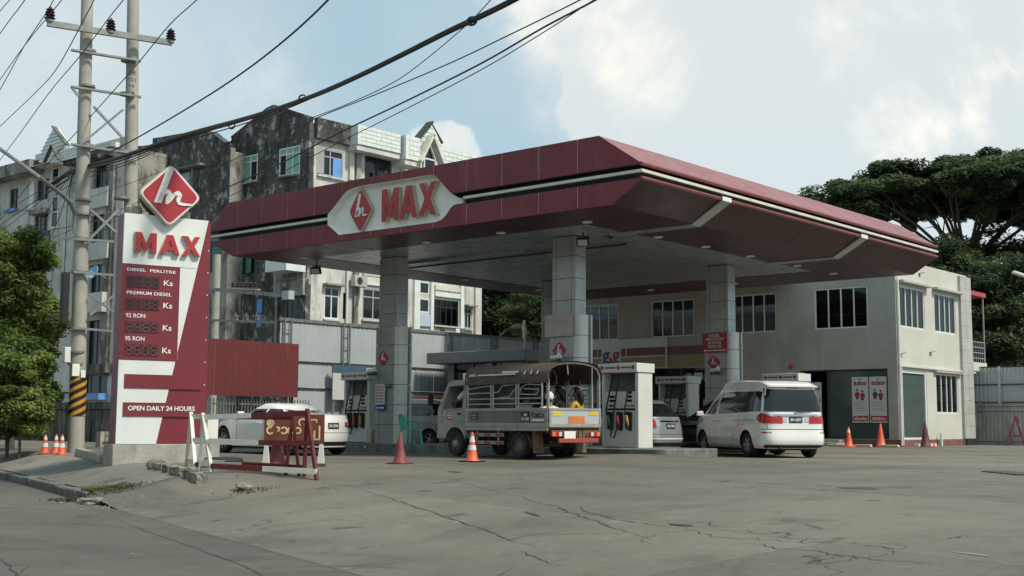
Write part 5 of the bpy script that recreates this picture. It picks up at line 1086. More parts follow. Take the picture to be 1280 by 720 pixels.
mb = MB(); mb.box((lx0, AYl+.31, lz-.3), (lx1, AYl+7, lz-.1)); mb.box((lx1-.25, AYl+.31, -1), (lx1-.01, AYl+2.68, lz-.31)); mb.box((lx0, AYl+.31, -1), (lx0+.2, AYl+6, lz-.31)); mb.build('side_wall', 'mould_grey', bL)
for k, o in lw.items():
    T = TL @ Matrix.Translation((o[0], o[2], 0)); w, h = o[1]-o[0], o[3]-o[2]
    if k[0] == 's': win(bL, T, w, h, 1, .09, 'frame', 'glass', None, .0, transom=h*.5)
    elif k[0] == 'b' and k != 'b': win(bL, T, w, h, 3, .05, 'dark_steel', 'glass', None, .2)
    else: win(bL, T, w, h, 3, .06, 'trunk', 'glass', None, .1)
for q, mt, d in (((98, 238, 140, 262), 'old_cream', .3), ((98, 306, 140, 326), 'old_cream', .3), ((98, 368, 138, 392), 'old_cream', .5), ((-40, 214, 55, 228), 'mould_grey', .9), ((39.5, 224, 45, 268), 'tile_white', .15), ((24, 230, 38, 263), 'tile_grey', .05), ((43, 262, 62, 268), 'mould_grey', .35), ((40, 290, 62, 320), 'cloth_slate', .1), ((98, 200, 141, 205), 'mould_dark', .9), ((132, 208, 141, 470), 'mould_grey', .2), ((76, 205, 97, 490), 'old_cream', .15), ((10, 262, 24, 265), 'blue', .3), ((98, 456, 140, 467), 'mould_shaded', .4), ((-70, 378, 42, 560), 'mould_shaded', .012), ((42.5, 445, 75.5, 560), 'mould_shaded', .012), ((95, 468, 99.5, 560), 'mould_shaded', .22), ((100, 502, 150, 560), 'mould_shaded', .012), ((104, 492, 134, 500), 'blue', .5)):
    o = RL(*q); mb = MB(TL); mb.box((o[0], o[2], .003), (o[1], o[3], d)); mb.build('facade_band', mt, bL)
def bayL(u0, u1, v0, v1, out):
    a, b = atY(u0, v1, AYl-out), atY(u1, v0, AYl-out); courses('parapet', bL, frame((a.x, AYl-out, a.z), (1, 0, 0), (0, -1, 0)), b.x-a.x, b.z-a.z, 4)
    mb = MB(); mb.box((a.x, AYl-out+.21, a.z), (b.x, AYl+.2, b.z)); mb.build('parapet_return', 'tile_white', bL)
bayL(22, 64, 202, 213, .8); bayL(44, 64, 188, 201, .6); bayL(75.5, 98, 182, 202, 1.0); bayL(98.5, 140, 176.5, 193, .5)
P = [atY(*q, AYl-.9) for q in ((48, 203), (75, 203), (82, 181), (68.5, 160.5), (66, 161), (53, 186))]
mb = MB(frame((0, AYl-.9, 0), (1, 0, 0), (0, -1, 0))); mb.prism([(p.x, p.z) for p in P], -.3, 0); gl_ = mb.build('gablet', 'tile_white', bL)
mb = MB(); mb.bar(P[3]+Vector((.05, -.1, .08)), P[2]+Vector((.05, .1, 0)), .30, .06); mb.build('gablet_coping', 'trunk', bL)
mb = MB(frame((0, AYl-.901, 0), (1, 0, 0), (0, -1, 0)))
for i in range(1, 8):
    v = 164+i*5; xa, xb = atY(max(49, 66-(v-161)*.56), v, AYl-.9), atY(min(80, 68+(v-161)*.62), v, AYl-.9); mb.box((xa.x, xa.z-.014, 0), (xb.x, xa.z+.014, .012))
me = mb.mesh('joint', 'grout', False, wm(bL).inverted()); link('joint', me, gl_)
a, b, c = atY(55.5, 203, AYl-1.2), atY(65.5, 181, AYl-1.2), atY(74, 200, AYl-1.2)
mb = MB(); mb.bar(a, b, .2, .06); mb.bar(b, c, .2, .06); mb.build('bay_coping', 'trunk', bL)
mb = MB(frame((0, AYl-.35, 0), (1, 0, 0), (0, -1, 0))); mb.prism([(atY(62, 195, AYl-.35).x, atY(60, 340, AYl).z), (atY(76, 195, AYl-.35).x, atY(60, 340, AYl).z), (atY(76, 195, AYl-.35).x, lz), (atY(62, 195, AYl-.35).x, lz)], -.34, -.01); 
t = thing('satellite_dish', 'small blue satellite dish beside the left concrete pole', 'dish', atY(119, 341, 31)); mb = MB(Matrix.Rotation(1.25, 4, 'X') @ rotz(.3)); mb.lathe([(.02, 0), (.22, .03), (.34, .10), (.335, .115), (.2, .045), (.01, .02)], 16); mb.build('bowl', 'dish', t, local=True, smooth='auto'); mb = MB(); mb.bar((0, .02, 0), (0, .6, -.2), .04); mb.build('arm', 'steel', t, local=True)
# ================================================================== left boundary: corrugated fence, hoarding, railings
FX = -37.0
fl = thing('corrugated_fence', 'tall pale corrugated steel fence behind the left fuel dispenser and column', 'fence', (FX, 36, 0))
ya = atX(350.5, 400, FX).y
for i in range(17):
    T = frame((FX+.002*(i % 2), ya+i*.92, 0), (0, 1, 0), (1, 0, 0))
    for z0, h in ((-.1, 1.24), (1.16, .98), (2.16, .98), (3.16, 1.5)): mb = MB(T @ Matrix.Translation((0, z0, 0))); corr(mb, Matrix.Identity(4), .915, h-.02, .23, .012); mb.build('sheet', 'corr', fl)
mb = MB(); mb.box((FX-.05, ya-.05, 4.64), (FX+.06, ya+15.7, 4.76)); mb.build('top_rail', 'steel', fl)
for z in (1.15, 2.14, 3.15): mb = MB(); mb.box((FX+.03, ya, z-.03), (FX+.07, ya+15.6, z+.01)); mb.build('joint_rail', 'dark_steel', fl)  # dark steel rails lying over the joints between the sheets
for i in range(6):
    y = ya+.12+i*2.95; mb = MB()
    for dy in (0, .32): mb.bar((FX+.12, y+dy, 0), (FX+.12, y+dy, 4.7), .06)
    for k in range(9): mb.bar((FX+.12, y+.03, .3+k*.5), (FX+.12, y+.29, .3+k*.5), .03)
    mb.build('lattice_post', 'steel', fl)
ho = thing('hoarding', 'plain maroon steel hoarding fixed above the railings left of the corrugated fence', 'hoarding', (FX+.3, 28, 0))
hy0, hy1 = atX(236, 450, FX+.5).y, atX(373, 460, FX+.5).y; z0h, z1h = atX(340, 496, FX+.5).z, atX(340, 428, FX+.5).z; n = 9; wd_ = (hy1-hy0)/n
for i in range(n): mb = MB(frame((FX+.5, hy0+i*wd_, z0h), (0, 1, 0), (1, 0, 0))); corr(mb, Matrix.Identity(4), wd_-.004, z1h-z0h, .26, .008); mb.build('sheet', 'hoarding', ho)
mb = MB()
for y in (hy0+.1, hy0+2.2, hy1-.2): mb.bar((FX+.42, y, -.1), (FX+.42, y, z1h-.05), .07)
mb.bar((FX+.44, hy0, z0h+.1), (FX+.44, hy1, z0h+.1), .05); mb.bar((FX+.44, hy0, z1h-.1), (FX+.44, hy1, z1h-.1), .05); mb.build('frame', 'dark_steel', ho)
rl = thing('railing', 'pale steel picket railing under the maroon hoarding', 'railing', (FX+.3, 27, 0)); mb = MB()
for z in (.35, z0h-.28): mb.box((FX+.30, 22.5, z-.03), (FX+.34, hy1+.8, z+.03))
mb.build('rail', 'steel', rl)
me0 = None; y = 22.6
while y < hy1+.7:
    if me0 is None: mb = MB(); mb.box((-.016, -.016, 0), (.016, .016, z0h-.25)); me0 = mb.mesh('picket', 'steel')
    o = link('picket', me0, rl, wm(rl).inverted() @ Matrix.Translation((FX+.36, y, .15))); y += .135
mb = MB(); mb.box((FX-.15, 22.4, -.3), (FX+.15, hy1+.4, .5)); tag(mb.build('plinth_wall', 'concrete'), 'low concrete plinth wall under the picket railing', 'wall')
t = thing('notice_board', 'blue topped white notice board on the fence behind the left dispenser', 'notice board', (FX+.25, atX(428, 470, FX+.3).y, 0))
o = rectX(FX+.3, 414, 457, 455, 500, t.location.y); mb = MB(frame((.1, 0, 0), (0, 1, 0), (1, 0, 0))); mb.box((o[0], o[2], 0), (o[1], o[3]-.3, .05)); mb.build('panel', 'poster', t, local=True); mb = MB(frame((.1, 0, 0), (0, 1, 0), (1, 0, 0))); mb.box((o[0]-.02, o[3]-.299, 0), (o[1]+.02, o[3], .06)); mb.build('header', 'board_blue', t, local=True)
mb = MB(); 
for y in (o[0]+.1, o[1]-.1): mb.bar((.05, y, 0), (.05, y, o[3]), .06)
mb.build('post', 'steel', t, local=True)
t = thing('storage_tank', 'red horizontal cylinder tank behind the pale parked car', 'tank', (-33.0, 31.0, 0)); a, b = atY(494, 502, 31), atY(553, 503, 31); L_ = b.x-a.x
t.location.x = a.x; WM[t.name] = Matrix.Translation(t.location)
mb = MB(Matrix.Translation((0, 0, a.z)) @ Matrix.Rotation(math.pi/2, 4, 'Y')); mb.lathe([(.02, 0), (.14, .02), (.19, .09), (.19, L_-.09), (.14, L_-.02), (.02, L_)], 16); mb.build('shell', 'tank_red', t, local=True, smooth='auto')
mb = MB(); [mb.box((x, -.1, -.0), (x+.06, .1, a.z-.15)) for x in (.3, L_-.36)]; mb.build('cradle', 'rust', t, local=True)
# kiosk behind the truck
kx0, kx1, ky = atY(533, 448, 37).x, atY(657, 446, 37).x, 37.0
ks = thing('kiosk', 'small dark glazed kiosk with thick flat grey roof behind the truck', 'kiosk', ((kx0+kx1)/2, 38.5, 0))
mb = MB(); mb.box((kx0, ky, 3.28), (kx1, ky+3.4, 3.74)); mb.build('roof', 'kiosk_grey', ks, bevel=.03)
mb = MB(); mb.box((kx0+.6, ky+.55, 0), (kx1-.5, ky+3.0, .9)); mb.box((kx0+.6, ky+.65, .9), (kx0+.9, ky+2.9, 3.27)); mb.build('wall', 'kiosk_grey', ks)
for i, x in enumerate((kx0+.92, kx0+2.0, kx0+3.1, kx1-.62)): mb = MB(); mb.box((x, ky+.55, .9), (x+.12, ky+.7, 3.27)); mb.build('mullion', 'kiosk_grey', ks)
mb = MB(); mb.box((kx0+.95, ky+.62, .9), (kx1-.55, ky+.635, 3.27)); mb.build('glazing', 'pane_clear', ks)
mb = MB(); mb.box((kx0+.95, ky+2.6, .9), (kx1-.55, ky+2.65, 3.2)); mb.build('back_wall', 'wall_inner', ks)
for i in range(6): mb = MB(); x = kx0+1.2+i*.62; mb.box((x, ky+2.5, 2.0+(i % 2)*.2), (x+.34, ky+2.55, 2.75)); mb.build('hung_paper', ['poster', 'cloth_blue', 'poster'][i % 3], ks)
t = thing('steel_post', 'plain pale steel post rising behind the kiosk roof', 'post', atZ(655, 470, 0) if False else atY(655, 470, 44)); t.location.z = 0; mb = MB(); z = atY(655, 401, 44).z; mb.lathe([(.07, 0), (.07, z), (.05, z+.03)], 10); mb.build('post', 'frame', t, local=True)
t = thing('street_lamp', 'small street lamp with a slanting arm behind the kiosk roof', 'street lamp', atY(609, 470, 47)); t.location.z = 0; z = atY(609, 423, 47).z; e = atY(632, 417, 47)-atY(609, 436, 47)
mb = MB(); mb.lathe([(.07, 0), (.07, z)], 10); mb.build('post', 'frame', t, local=True); mb = MB(); mb.tube([(0, 0, z-.4), (e.x, e.y, z-.4+e.z)], .03, 6); mb.build('arm', 'steel', t, local=True); mb = MB(Matrix.Translation((e.x, e.y, z-.4+e.z)) @ Matrix.Rotation(-.35, 4, 'Y')); mb.box((-.1, -.1, -.03), (.5, .1, .06)); mb.build('lamp_head', 'dark_steel', t, local=True, bevel=.02)
# ================================================================== H-frame pole, cables
PB = gp(95, 566); Dp = -st_*PB.x + ct_*PB.y
def atD(u, v, D): d = ray(u, v); return EYE + d*(D/(-st_*d.x+ct_*d.y))
pole = thing('utility_pole', 'pair of tall concrete poles braced together carrying a crossarm with insulators', 'utility pole', PB)
P1 = [PB, atD(112, -120, Dp)]; off = RT*1.36
P2b, P2t = PB+off, atD(168.0, -120, Dp+.75)
for k, (a, b, r0, r1) in enumerate(((P1[0], P1[1], .215, .145), (Vector((P2b.x, P2b.y, -.3)), P2t, .215, .15))):
    mb = MB(); mb.tube([a-Vector((0, 0, .4)), a.lerp(b, .33), a.lerp(b, .66), b], [r0, lerp(r0, r1, .33), lerp(r0, r1, .66), r1], 20); mb.build('pole', 'concrete_pole', pole, smooth='auto')
def onp(u, v, dn=0.0):      # on the plane of the two poles, dn towards the viewer
    d = ray(u, v); q = PB+NT*dn; return EYE + d*((q-EYE).dot(NT)/d.dot(NT))
def arm(q0, q1, w, dn, mat='steel', nm='crossarm', h=None): mb = MB(); mb.bar(onp(*q0, dn), onp(*q1, dn), w, h, None); return mb.build(nm, mat, pole)
arm((59, 29), (215, 53.5), .10, .26, h=.16)
for v0, dv in ((62, 14), (108, 13), (180, 13)): arm((89, v0), (176, v0+dv), .05, .22, nm='tie_bar'); arm((89, v0+1), (176, v0+dv+1), .05, -.22, nm='tie_bar')
for q0, q1 in (((117, 133), (153, 172)), ((98, 183), (154, 137)), ((113, 262), (147, 292)), ((113, 298), (148, 262)), ((112, 368), (145, 392)), ((112, 394), (146, 366)), ((89, 108), (98, 120))): arm(q0, q1, .06, .20, nm='brace')
for v in (298, 340, 410): arm((80 if v == 298 else 92, v), (142, v+4), .06, .23, nm='tie_bar')
for u, v in ((110, 64), (109, 108), (107, 182), (104, 250), (103, 268), (101, 298), (99, 340), (97, 413), (96, 440), (95, 455), (161, 76), (159, 118), (156, 190), (152, 248)):
    p = onp(u, v, 0); mb = MB(); mb.lathe([(.215, -.03), (.215, .03)], 20, Matrix.Translation(p)); mb.build('band', 'steel', pole)
for u, v in ((62, 17), (138, 31), (213, 43)):
    p = onp(u, v+13, .26); mb = MB(Matrix.Translation(p)); mb.lathe([(.05, 0), (.07, .05), (.10, .06), (.10, .12), (.06, .14)], 12); ins = mb.build('insulator', 'grey_cap', pole, smooth='auto')
    mb = MB(Matrix.Translation(p+Vector((0, 0, .14)))); mb.lathe([(.07, 0), (.15, .02), (.08, .07), (.14, .10), (.08, .15), (.13, .18), (.07, .22), (.11, .25), (.05, .30), (.02, .34)], 14); me = mb.mesh('shed_stack', 'porcelain', 'auto', wm(pole).inverted()); link('shed_stack', me, ins)
# pole number lettering
T = frame(onp(163.5, 90, .215), RT, NT); mb = MB(T)
for i, (s_, w) in enumerate((('MEPE', .13), ('0021', .14), ('10-6', .11), ('2016', .12))): text(mb, s_, -w, w, -.17*i-.09, -.17*i+.01, .004, Matrix.Identity(4), .02)
mb.build('stencil', 'print_dark', pole)
# hazard band: amber sleeve with slanting black stripes
p0, p1 = PB.lerp(P1[1], (atD(94, 520, Dp).z-PB.z)/(P1[1].z-PB.z)), PB.lerp(P1[1], (atD(96, 471, Dp).z-PB.z)/(P1[1].z-PB.z)); hb = p1.z-p0.z
mb = MB(Matrix.Translation(p0)); mb.lathe([(.216, 0), (.213, hb)], 24); sv_ = mb.build('hazard_band', 'amber', pole, smooth='auto')
mb = MB(Matrix.Translation(p0)); nseg = 24
for k in range(-4, 8):
    for j in range(nseg):
        a0, a1 = 2*math.pi*j/nseg, 2*math.pi*(j+1)/nseg; za, zb = k*.22+a0*.10504, k*.22+a1*.10504
        q = [(a0, za), (a1, zb), (a1, zb+.11), (a0, za+.11)]; q = [(a, min(hb, max(0, z))) for a, z in q]
        if max(z for _, z in q)-min(z for _, z in q) < .02 or q[3][1]-q[0][1] < .002 and q[2][1]-q[1][1] < .002: continue
        mb.add([(.2195*math.cos(a), .2195*math.sin(a), z) for a, z in q], [(0, 1, 2, 3)])
me = mb.mesh('black_stripe', 'trim', False, wm(pole).inverted()); link('black_stripe', me, sv_)
def boxp(nm, mat, u0, v0, u1, v1, dn, dep, lab=None, cat=None):
    a, b = onp(u0, v1, dn), onp(u1, v0, dn); L_ = (b-a).dot(RT); T = frame(a, RT, NT); mb = MB(T); mb.box((0, 0, -dep), (L_, b.z-a.z, 0)); o = mb.build(nm, mat, pole if not lab else None, bevel=.012)
    if lab: tag(o, lab, cat)
    return o
boxp('meter_box', 'white', 80.5, 434, 89, 453, .1, .25, 'white electric meter box strapped to the left concrete pole', 'meter box'); boxp('splice_box', 'black_bag', 77, 340, 88, 404, .25, .3, 'long black cable box hanging left of the concrete pole', 'cable box')
boxp('sticker', 'white_print', 101, 463, 107, 472, .24, .01); boxp('sticker', 'sign_cream', 90, 455, 100, 470, .225, .01)
lm = thing('street_lamp', 'long grey street lamp arm curving out over the road from the left pole', 'street lamp', onp(92, 290, .25))
def pn(u, v, n): d = ray(u, v); nw = c2w(.866, .5); return EYE + d*(n/d.dot(nw))
n0 = PB.dot(c2w(.866, .5))
pts = [onp(93, 292, .27), onp(93, 266, .28), pn(88, 254, n0-.8), pn(78, 244, n0-1.1), pn(50, 222, n0-1.7), pn(0, 186, n0-2.5), pn(-45, 155, n0-3.2)]
mb = MB(); mb.tube(pts, .05, 8); mb.build('arm', 'steel', lm, smooth='auto'); e = pts[-1]; mb = MB(); mb.tube([e, e+(pts[-1]-pts[-2]).normalized()*.6], [.06, .12], 10); mb.build('lamp_head', 'steel', lm)
# power and telephone lines, each run on past the frame towards the next poles
def run_on(P, a=25.0, b=32.0, both=True):
    d = P[-1]-P[-2]; e = P[0]-P[1]
    return ([P[0]+e.normalized()*a] if both else []) + P + [P[-1]+d.normalized()*b]
wires = [
    ('black power line from the right insulator', .012, n0, [(-60, 345), (0, 275), (40, 226), (83, 179), (121, 137), (154, 100), (175, 76), (213, 30), (248, -2), (330, -80)]),
    ('black power line over the middle insulator', .012, n0-.6, [(-80, 300), (0, 200), (60, 118), (100, 70), (138, 20), (158, -5), (215, -80)]),
    ('black power line over the left insulator', .012, n0-1.4, [(-60, 215), (0, 112), (30, 58), (62, 9), (75, -20), (100, -70)]),
    ('thin line crossing the top left corner of the sky, lower', .010, n0-2.2, [(-50, 175), (0, 100), (36, 50), (77, 0), (100, -35)]),
    ('thin line crossing the top left corner of the sky, middle', .010, n0-2.6, [(-60, 90), (0, 14), (12, 0), (40, -40)]),
    ('thin line crossing the top left corner of the sky, upper', .010, n0-2.9, [(-60, 130), (0, 42), (31, 0), (60, -45)]),
    ('line passing left of the poles above the tiled gablet', .012, n0-1.0, [(-60, 215), (0, 158), (48, 112), (72, 84), (102, 30), (130, -25)]),
    ('single black cable sweeping from the pole up to the top edge', .017, n0, [(84, 224), (120, 200), (170, 173), (230, 138), (290, 100), (350, 55), (410, 0), (480, -80)]),
    ('thin upper wire right of the cable bundle', .009, n0+1.2, [(160, 258), (250, 220), (330, 180), (390, 150), (470, 118), (560, 80), (640, 42), (725, 0), (800, -40)]),
    ('thin wire slanting off the cable bundle to the top edge', .007, n0+.6, [(376, 152), (430, 132), (490, 104), (530, 76), (580, 34), (606, 8), (625, -14)]),
    ('black wire crossing the gable towards the top edge', .014, n0+1.8, [(150, 270), (240, 250), (330, 214), (420, 168), (500, 130), (600, 80), (680, 34), (748, -2), (820, -45)]),
    ('thin wire just below the black wire across the gable', .008, n0+1.85, [(150, 283), (240, 262), (330, 226), (420, 180), (500, 140), (600, 88), (680, 40), (742, 0), (815, -46)]),
]
for lab, r, n, uv in wires:
    P = [pn(u, v, n) for u, v in uv]; S = []
    for i in range(len(P)-1):
        a, b, c, d = P[max(0, i-1)], P[i], P[i+1], P[min(len(P)-1, i+2)]
        for k in range(6):
            t = k/6; S.append(.5*((2*b)+(c-a)*t+(2*a-5*b+4*c-d)*t*t+(3*b-a-3*c+d)*t**3))
    S.append(P[-1]); S = run_on(S); mb = MB(); mb.tube(S, r, 6); tag(mb.build('power_line', 'wire'), lab, 'cable')
# thick twisted bundle of cables
bun = thing('cable_bundle', 'thick bundle of twisted black cables sweeping from the pole to the top edge', 'cable', pn(150, 212, n0))
base = [(60, 232), (92, 212), (150, 196), (220, 172), (300, 150), (345, 136), (400, 116), (450, 94), (500, 70), (560, 40), (600, 21), (645, -2), (720, -45)]
for k, (r, ph, amp, dv) in enumerate(((.036, 0, 1.0, 0), (.028, 1.2, 1.6, 1.5), (.024, 2.6, 2.0, 3), (.018, 4, 2.6, 5), (.012, 5, 3.4, 9), (.011, .6, 3.0, 16))):
    P = [pn(u, v + dv*max(0, (420-u)/330) + amp*.5*math.sin(u*.02+ph), n0+.05*k) for u, v in base]; S = []
    for i in range(len(P)-1):
        a, b, c, d = P[max(0, i-1)], P[i], P[i+1], P[min(len(P)-1, i+2)]
        for j in range(5): t = j/5; S.append(.5*((2*b)+(c-a)*t+(2*a-5*b+4*c-d)*t*t+(3*b-a-3*c+d)*t**3))
    S.append(P[-1]); S = run_on(S, both=False); mb = MB(); mb.tube(S, r, 6); mb.build('strand', 'wire', bun)
for u, v in ((290, 158), (378, 123), (590, 27)):
    p = pn(u, v, n0); mb = MB(Matrix.Translation(p)); mb.ring((0, 0), .055, .018, .02, rotz(.5) @ Matrix.Rotation(1.3, 4, 'X')); mb.build('tie_loop', 'wire', bun)
# service drops fanning down left of the pole
for k, (uv, lab) in enumerate((([(90, 210), (60, 232), (0, 268), (-60, 300)], 'upper service cable fanning left from the pole'), ([(90, 212), (50, 252), (0, 290), (-60, 330)], 'middle service cable fanning left from the pole'), ([(90, 214), (55, 270), (0, 325), (-60, 372)], 'lower service cable fanning left from the pole'), ([(91, 215), (84, 260), (82, 310), (80, 345)], 'slack cable hanging beside the pole to the black box'), ([(92, 215), (75, 270), (62, 300), (58, 316)], 'thin slack cable looping down left of the pole'))):
    P = [pn(u, v, n0-.25) for u, v in uv]; mb = MB(); mb.tube(P, .011, 5); tag(mb.build('service_cable', 'wire'), lab, 'cable', 'service cables at the pole')
# transformer frame behind the totem
YT = 33.0
tf = thing('transformer_frame', 'steel frame of crossarms and black insulators between totem and corrugated fence', 'frame', atY(268, 480, YT)); tf.location.z = 0; WM[tf.name] = Matrix.Translation(tf.location)
p = atY(269, 400, YT); mb = MB(); mb.tube([(p.x, YT, -.3), (p.x, YT, 8.2)], .17, 14); mb.build('post', 'concrete_pole', tf, smooth='auto')
p2 = atY(368, 400, YT+.2); 
for (u0, v0, u1, v1, w) in ((263, 361.5, 357, 369.5, .16), (258, 400, 345, 403, .10)):
    a, b = atY(u0, v0, YT-.2), atY(u1, v1, YT-.2); mb = MB(); mb.bar(a, b, .12, w); mb.build('crossarm', 'steel', tf)
a, b = atY(355, 364, YT-.25), atY(363, 374, YT-.25); mb = MB(); mb.box((a.x, YT-.35, b.z), (b.x, YT-.05, a.z)); mb.build('end_box', 'corr', tf)
a, b = atY(289, 360.5, YT-.25), atY(324, 362, YT-.25); mb = MB(); mb.bar(a, b, .1, .06); mb.build('timber', 'yellow' if False else 'sign_edge', tf)
for i in range(6):
    p = atY(291+i*5.6, 361, YT-.2); mb = MB(Matrix.Translation(p)); mb.lathe([(.04, 0), (.10, .03), (.06, .09), (.10, .13), (.05, .19), (.09, .22), (.03, .30)], 10); mb.build('insulator', 'porcelain', tf, smooth='auto')
for i in range(3):
    p = atY(295+i*13, 401, YT-.2); mb = MB(Matrix.Translation(p)); mb.lathe([(.05, 0), (.11, .05), (.06, .12), (.11, .17), (.06, .24), (.03, .34)], 10); mb.build('insulator', 'grey_cap', tf, smooth='auto')
    q = atY(305+i*12, 362, YT-.25); mb = MB(); mb.tube([q, q+Vector((.05, 0, -.5)), (p+q)/2+Vector((.25, 0, -.35)), p+Vector((0, 0, .3))], .025, 6); mb.build('jumper', 'wire', tf)
# ================================================================== low wall, verge, weeds on the left
lw_ = thing('low_wall', 'low weathered concrete wall with a beam on top behind the left pole', 'wall', atZ(85, 540, 0))
yl = 28.0
def lx(u): return atY(u, 520, yl).x
mb = MB(); mb.box((lx(-40), yl, -.4), (lx(150), yl+.2, atY(80, 512, yl).z)); mb.build('wall', 'mould_shaded', lw_); mb = MB(); mb.box((lx(-40), yl-.08, atY(80, 511.8, yl).z), (lx(150), yl+.28, atY(80, 502.5, yl).z)); mb.build('beam', 'mould_shaded', lw_, bevel=.02)
for i in range(7): x = lerp(lx(-30), lx(145), i/6); mb = MB(); mb.box((x-.12, yl-.05, -.4), (x+.12, yl-.003, atY(80, 512.3, yl).z)); mb.build('pier', 'mould_shaded', lw_)
a, b = gp(18, 541), gp(116, 547); mb = MB(); mb.bar(a+Vector((0, 0, .06)), b+Vector((0, 0, .06)), .3, .22); tag(mb.build('verge_kerb', 'concrete', bevel=.02), kind='structure')
a, b = gp(98, 570), gp(129, 579); mb = MB(); mb.bar(a+Vector((0, 0, .09)), b+Vector((0, 0, .09)), .18, .20); tag(mb.build('kerb_wall', 'concrete', bevel=.03), 'short painted kerb wall between the left pole and the totem base', 'kerb')
t = thing('wooden_post', 'thin weathered post leaning in front of the left tree', 'post', atZ(51, 534, .0)); D_ = -st_*t.location.x+ct_*t.location.y; e = atD(46, 410, D_)-t.location; mb = MB(); mb.tube([(0, 0, -.2), tuple(e)], [.06, .05], 8); mb.build('post', 'concrete_pole', t, local=True)
random.seed(5)
def weeds(name, pts, n, h, spread, mat='grass'):
    mb = MB(); 
    for i in range(n):
        c = random.choice(pts); x, y = c[0]+random.gauss(0, spread), c[1]+random.gauss(0, spread); z = zt(x, y); a = random.uniform(0, 6.28); hh = h*random.uniform(.4, 1.2); w = .012+.01*random.random(); lx_, ly_ = math.cos(a)*hh*.5, math.sin(a)*hh*.5
        s_, c_ = math.sin(a)*w, math.cos(a)*w
        mb.add([(x-s_, y+c_, z-.01), (x+s_, y-c_, z-.01), (x+lx_*.5+s_*.7, y+ly_*.5-c_*.7, z+hh*.7), (x+lx_, y+ly_, z+hh)], [(0, 1, 2), (0, 2, 3)])
    return tag(mb.build(name, mat), kind='stuff')
weeds('grass', [gp(u, v) for u, v in [(lerp(-10, 125, i/30), 537+random.uniform(-3, 3)) for i in range(31)]], 5200, .28, .5)
weeds('grass', [gp(u, v) for u, v in ((90, 618), (105, 616), (120, 614), (135, 611), (150, 612), (112, 622))], 2600, .035, .16, 'moss')
weeds('grass', [gp(u, v) for u, v in ((300, 612), (312, 616), (330, 612))], 120, .03, .12, 'moss')
mo = MB(); P = [gp(u, v, .012) for u, v in ((84, 618), (100, 609), (130, 607), (158, 610), (150, 617), (118, 622), (98, 626))]; mo.poly([tuple(p) for p in P]); tag(mo.build('verge_soil', 'moss'), kind='structure')
def rock(label, p, r, seed, cat='rubble', mat='rock', flat=.7, grp=None):
    rnd = random.Random(seed); bm = bmesh.new(); bmesh.ops.create_icosphere(bm, subdivisions=2, radius=r)
    for v in bm.verts: v.co *= rnd.uniform(.72, 1.18); v.co.z *= flat
    for f in bm.faces: f.smooth = False
    me = bpy.data.meshes.new('rock'); bm.to_mesh(me); bm.free(); me.materials.append(M[mat]); o = link('rock', me); o.location = (p.x, p.y, p.z+r*flat*.55); o.rotation_euler = (0, 0, rnd.uniform(0, 6)); return tag(o, label, cat, grp)
rock('pale broken concrete lump on the forecourt below the barrier', gp(305, 612), .12, 3); rock('grey concrete lump at the left end of the rough kerb', gp(195, 586), .16, 4, mat='kerb'); rock('broken slab at the grassy kerb corner', gp(118, 630), .20, 5, flat=.35); rock('small stone beside the grassy kerb corner', gp(103, 629), .08, 6)
def gravel(pts, n, spread, s0, s1):
    mb = MB()
    for i in range(n):
        c = random.choice(pts); x, y = c[0]+random.gauss(0, spread), c[1]+random.gauss(0, spread); r = random.uniform(s0, s1); z = zt(x, y)
        q = [(x+r*random.uniform(.6, 1.2)*math.cos(a+random.uniform(-.3, .3)), y+r*random.uniform(.6, 1.2)*math.sin(a), z-.004) for a in (0, 1.6, 3.1, 4.7)]; mb.add(q+[(x+r*.2, y, z+r*random.uniform(.5, 1.0))], [(0, 1, 4), (1, 2, 4), (2, 3, 4), (3, 0, 4)])
    return tag(mb.build('gravel', 'rock'), kind='stuff')
gravel([gp(u, v) for u, v in ((118, 630), (135, 632), (100, 629), (150, 630), (210, 592), (240, 598), (262, 606), (300, 612), (318, 616), (330, 612))], 150, .22, .008, .03)
gravel([gp(random.uniform(60, 1250), random.uniform(600, 715)) for i in range(160)], 120, .5, .005, .014)
# rough broken kerb between totem and barrier
rk = thing('broken_kerb', 'rough broken kerb stones on the ground between totem and barrier', 'kerb', gp(230, 592)); random.seed(9)
for i in range(13):
    q = gp(lerp(197, 252, i/12)+random.uniform(-1, 1), lerp(586, 598, i/12)+random.uniform(-1, 1)); bm = bmesh.new(); bmesh.ops.create_cube(bm, size=1.0); bmesh.ops.subdivide_edges(bm, edges=bm.edges, cuts=2, use_grid_fill=True)
    for v in bm.verts: v.co = Vector((v.co.x*random.uniform(.9, 1.08)*.22, v.co.y*random.uniform(.85, 1.1)*.16, v.co.z*random.uniform(.8, 1.1)*.15+.04))
    bmesh.ops.rotate(bm, verts=bm.verts, matrix=Matrix.Rotation(random.uniform(-.5, .5), 3, 'Z')); bmesh.ops.translate(bm, verts=bm.verts, vec=q-rk.location); me = bpy.data.meshes.new('kerb_stone'); bm.to_mesh(me); bm.free(); me.materials.append(M['rock' if i % 3 else 'kerb']); link('kerb_stone', me, rk)
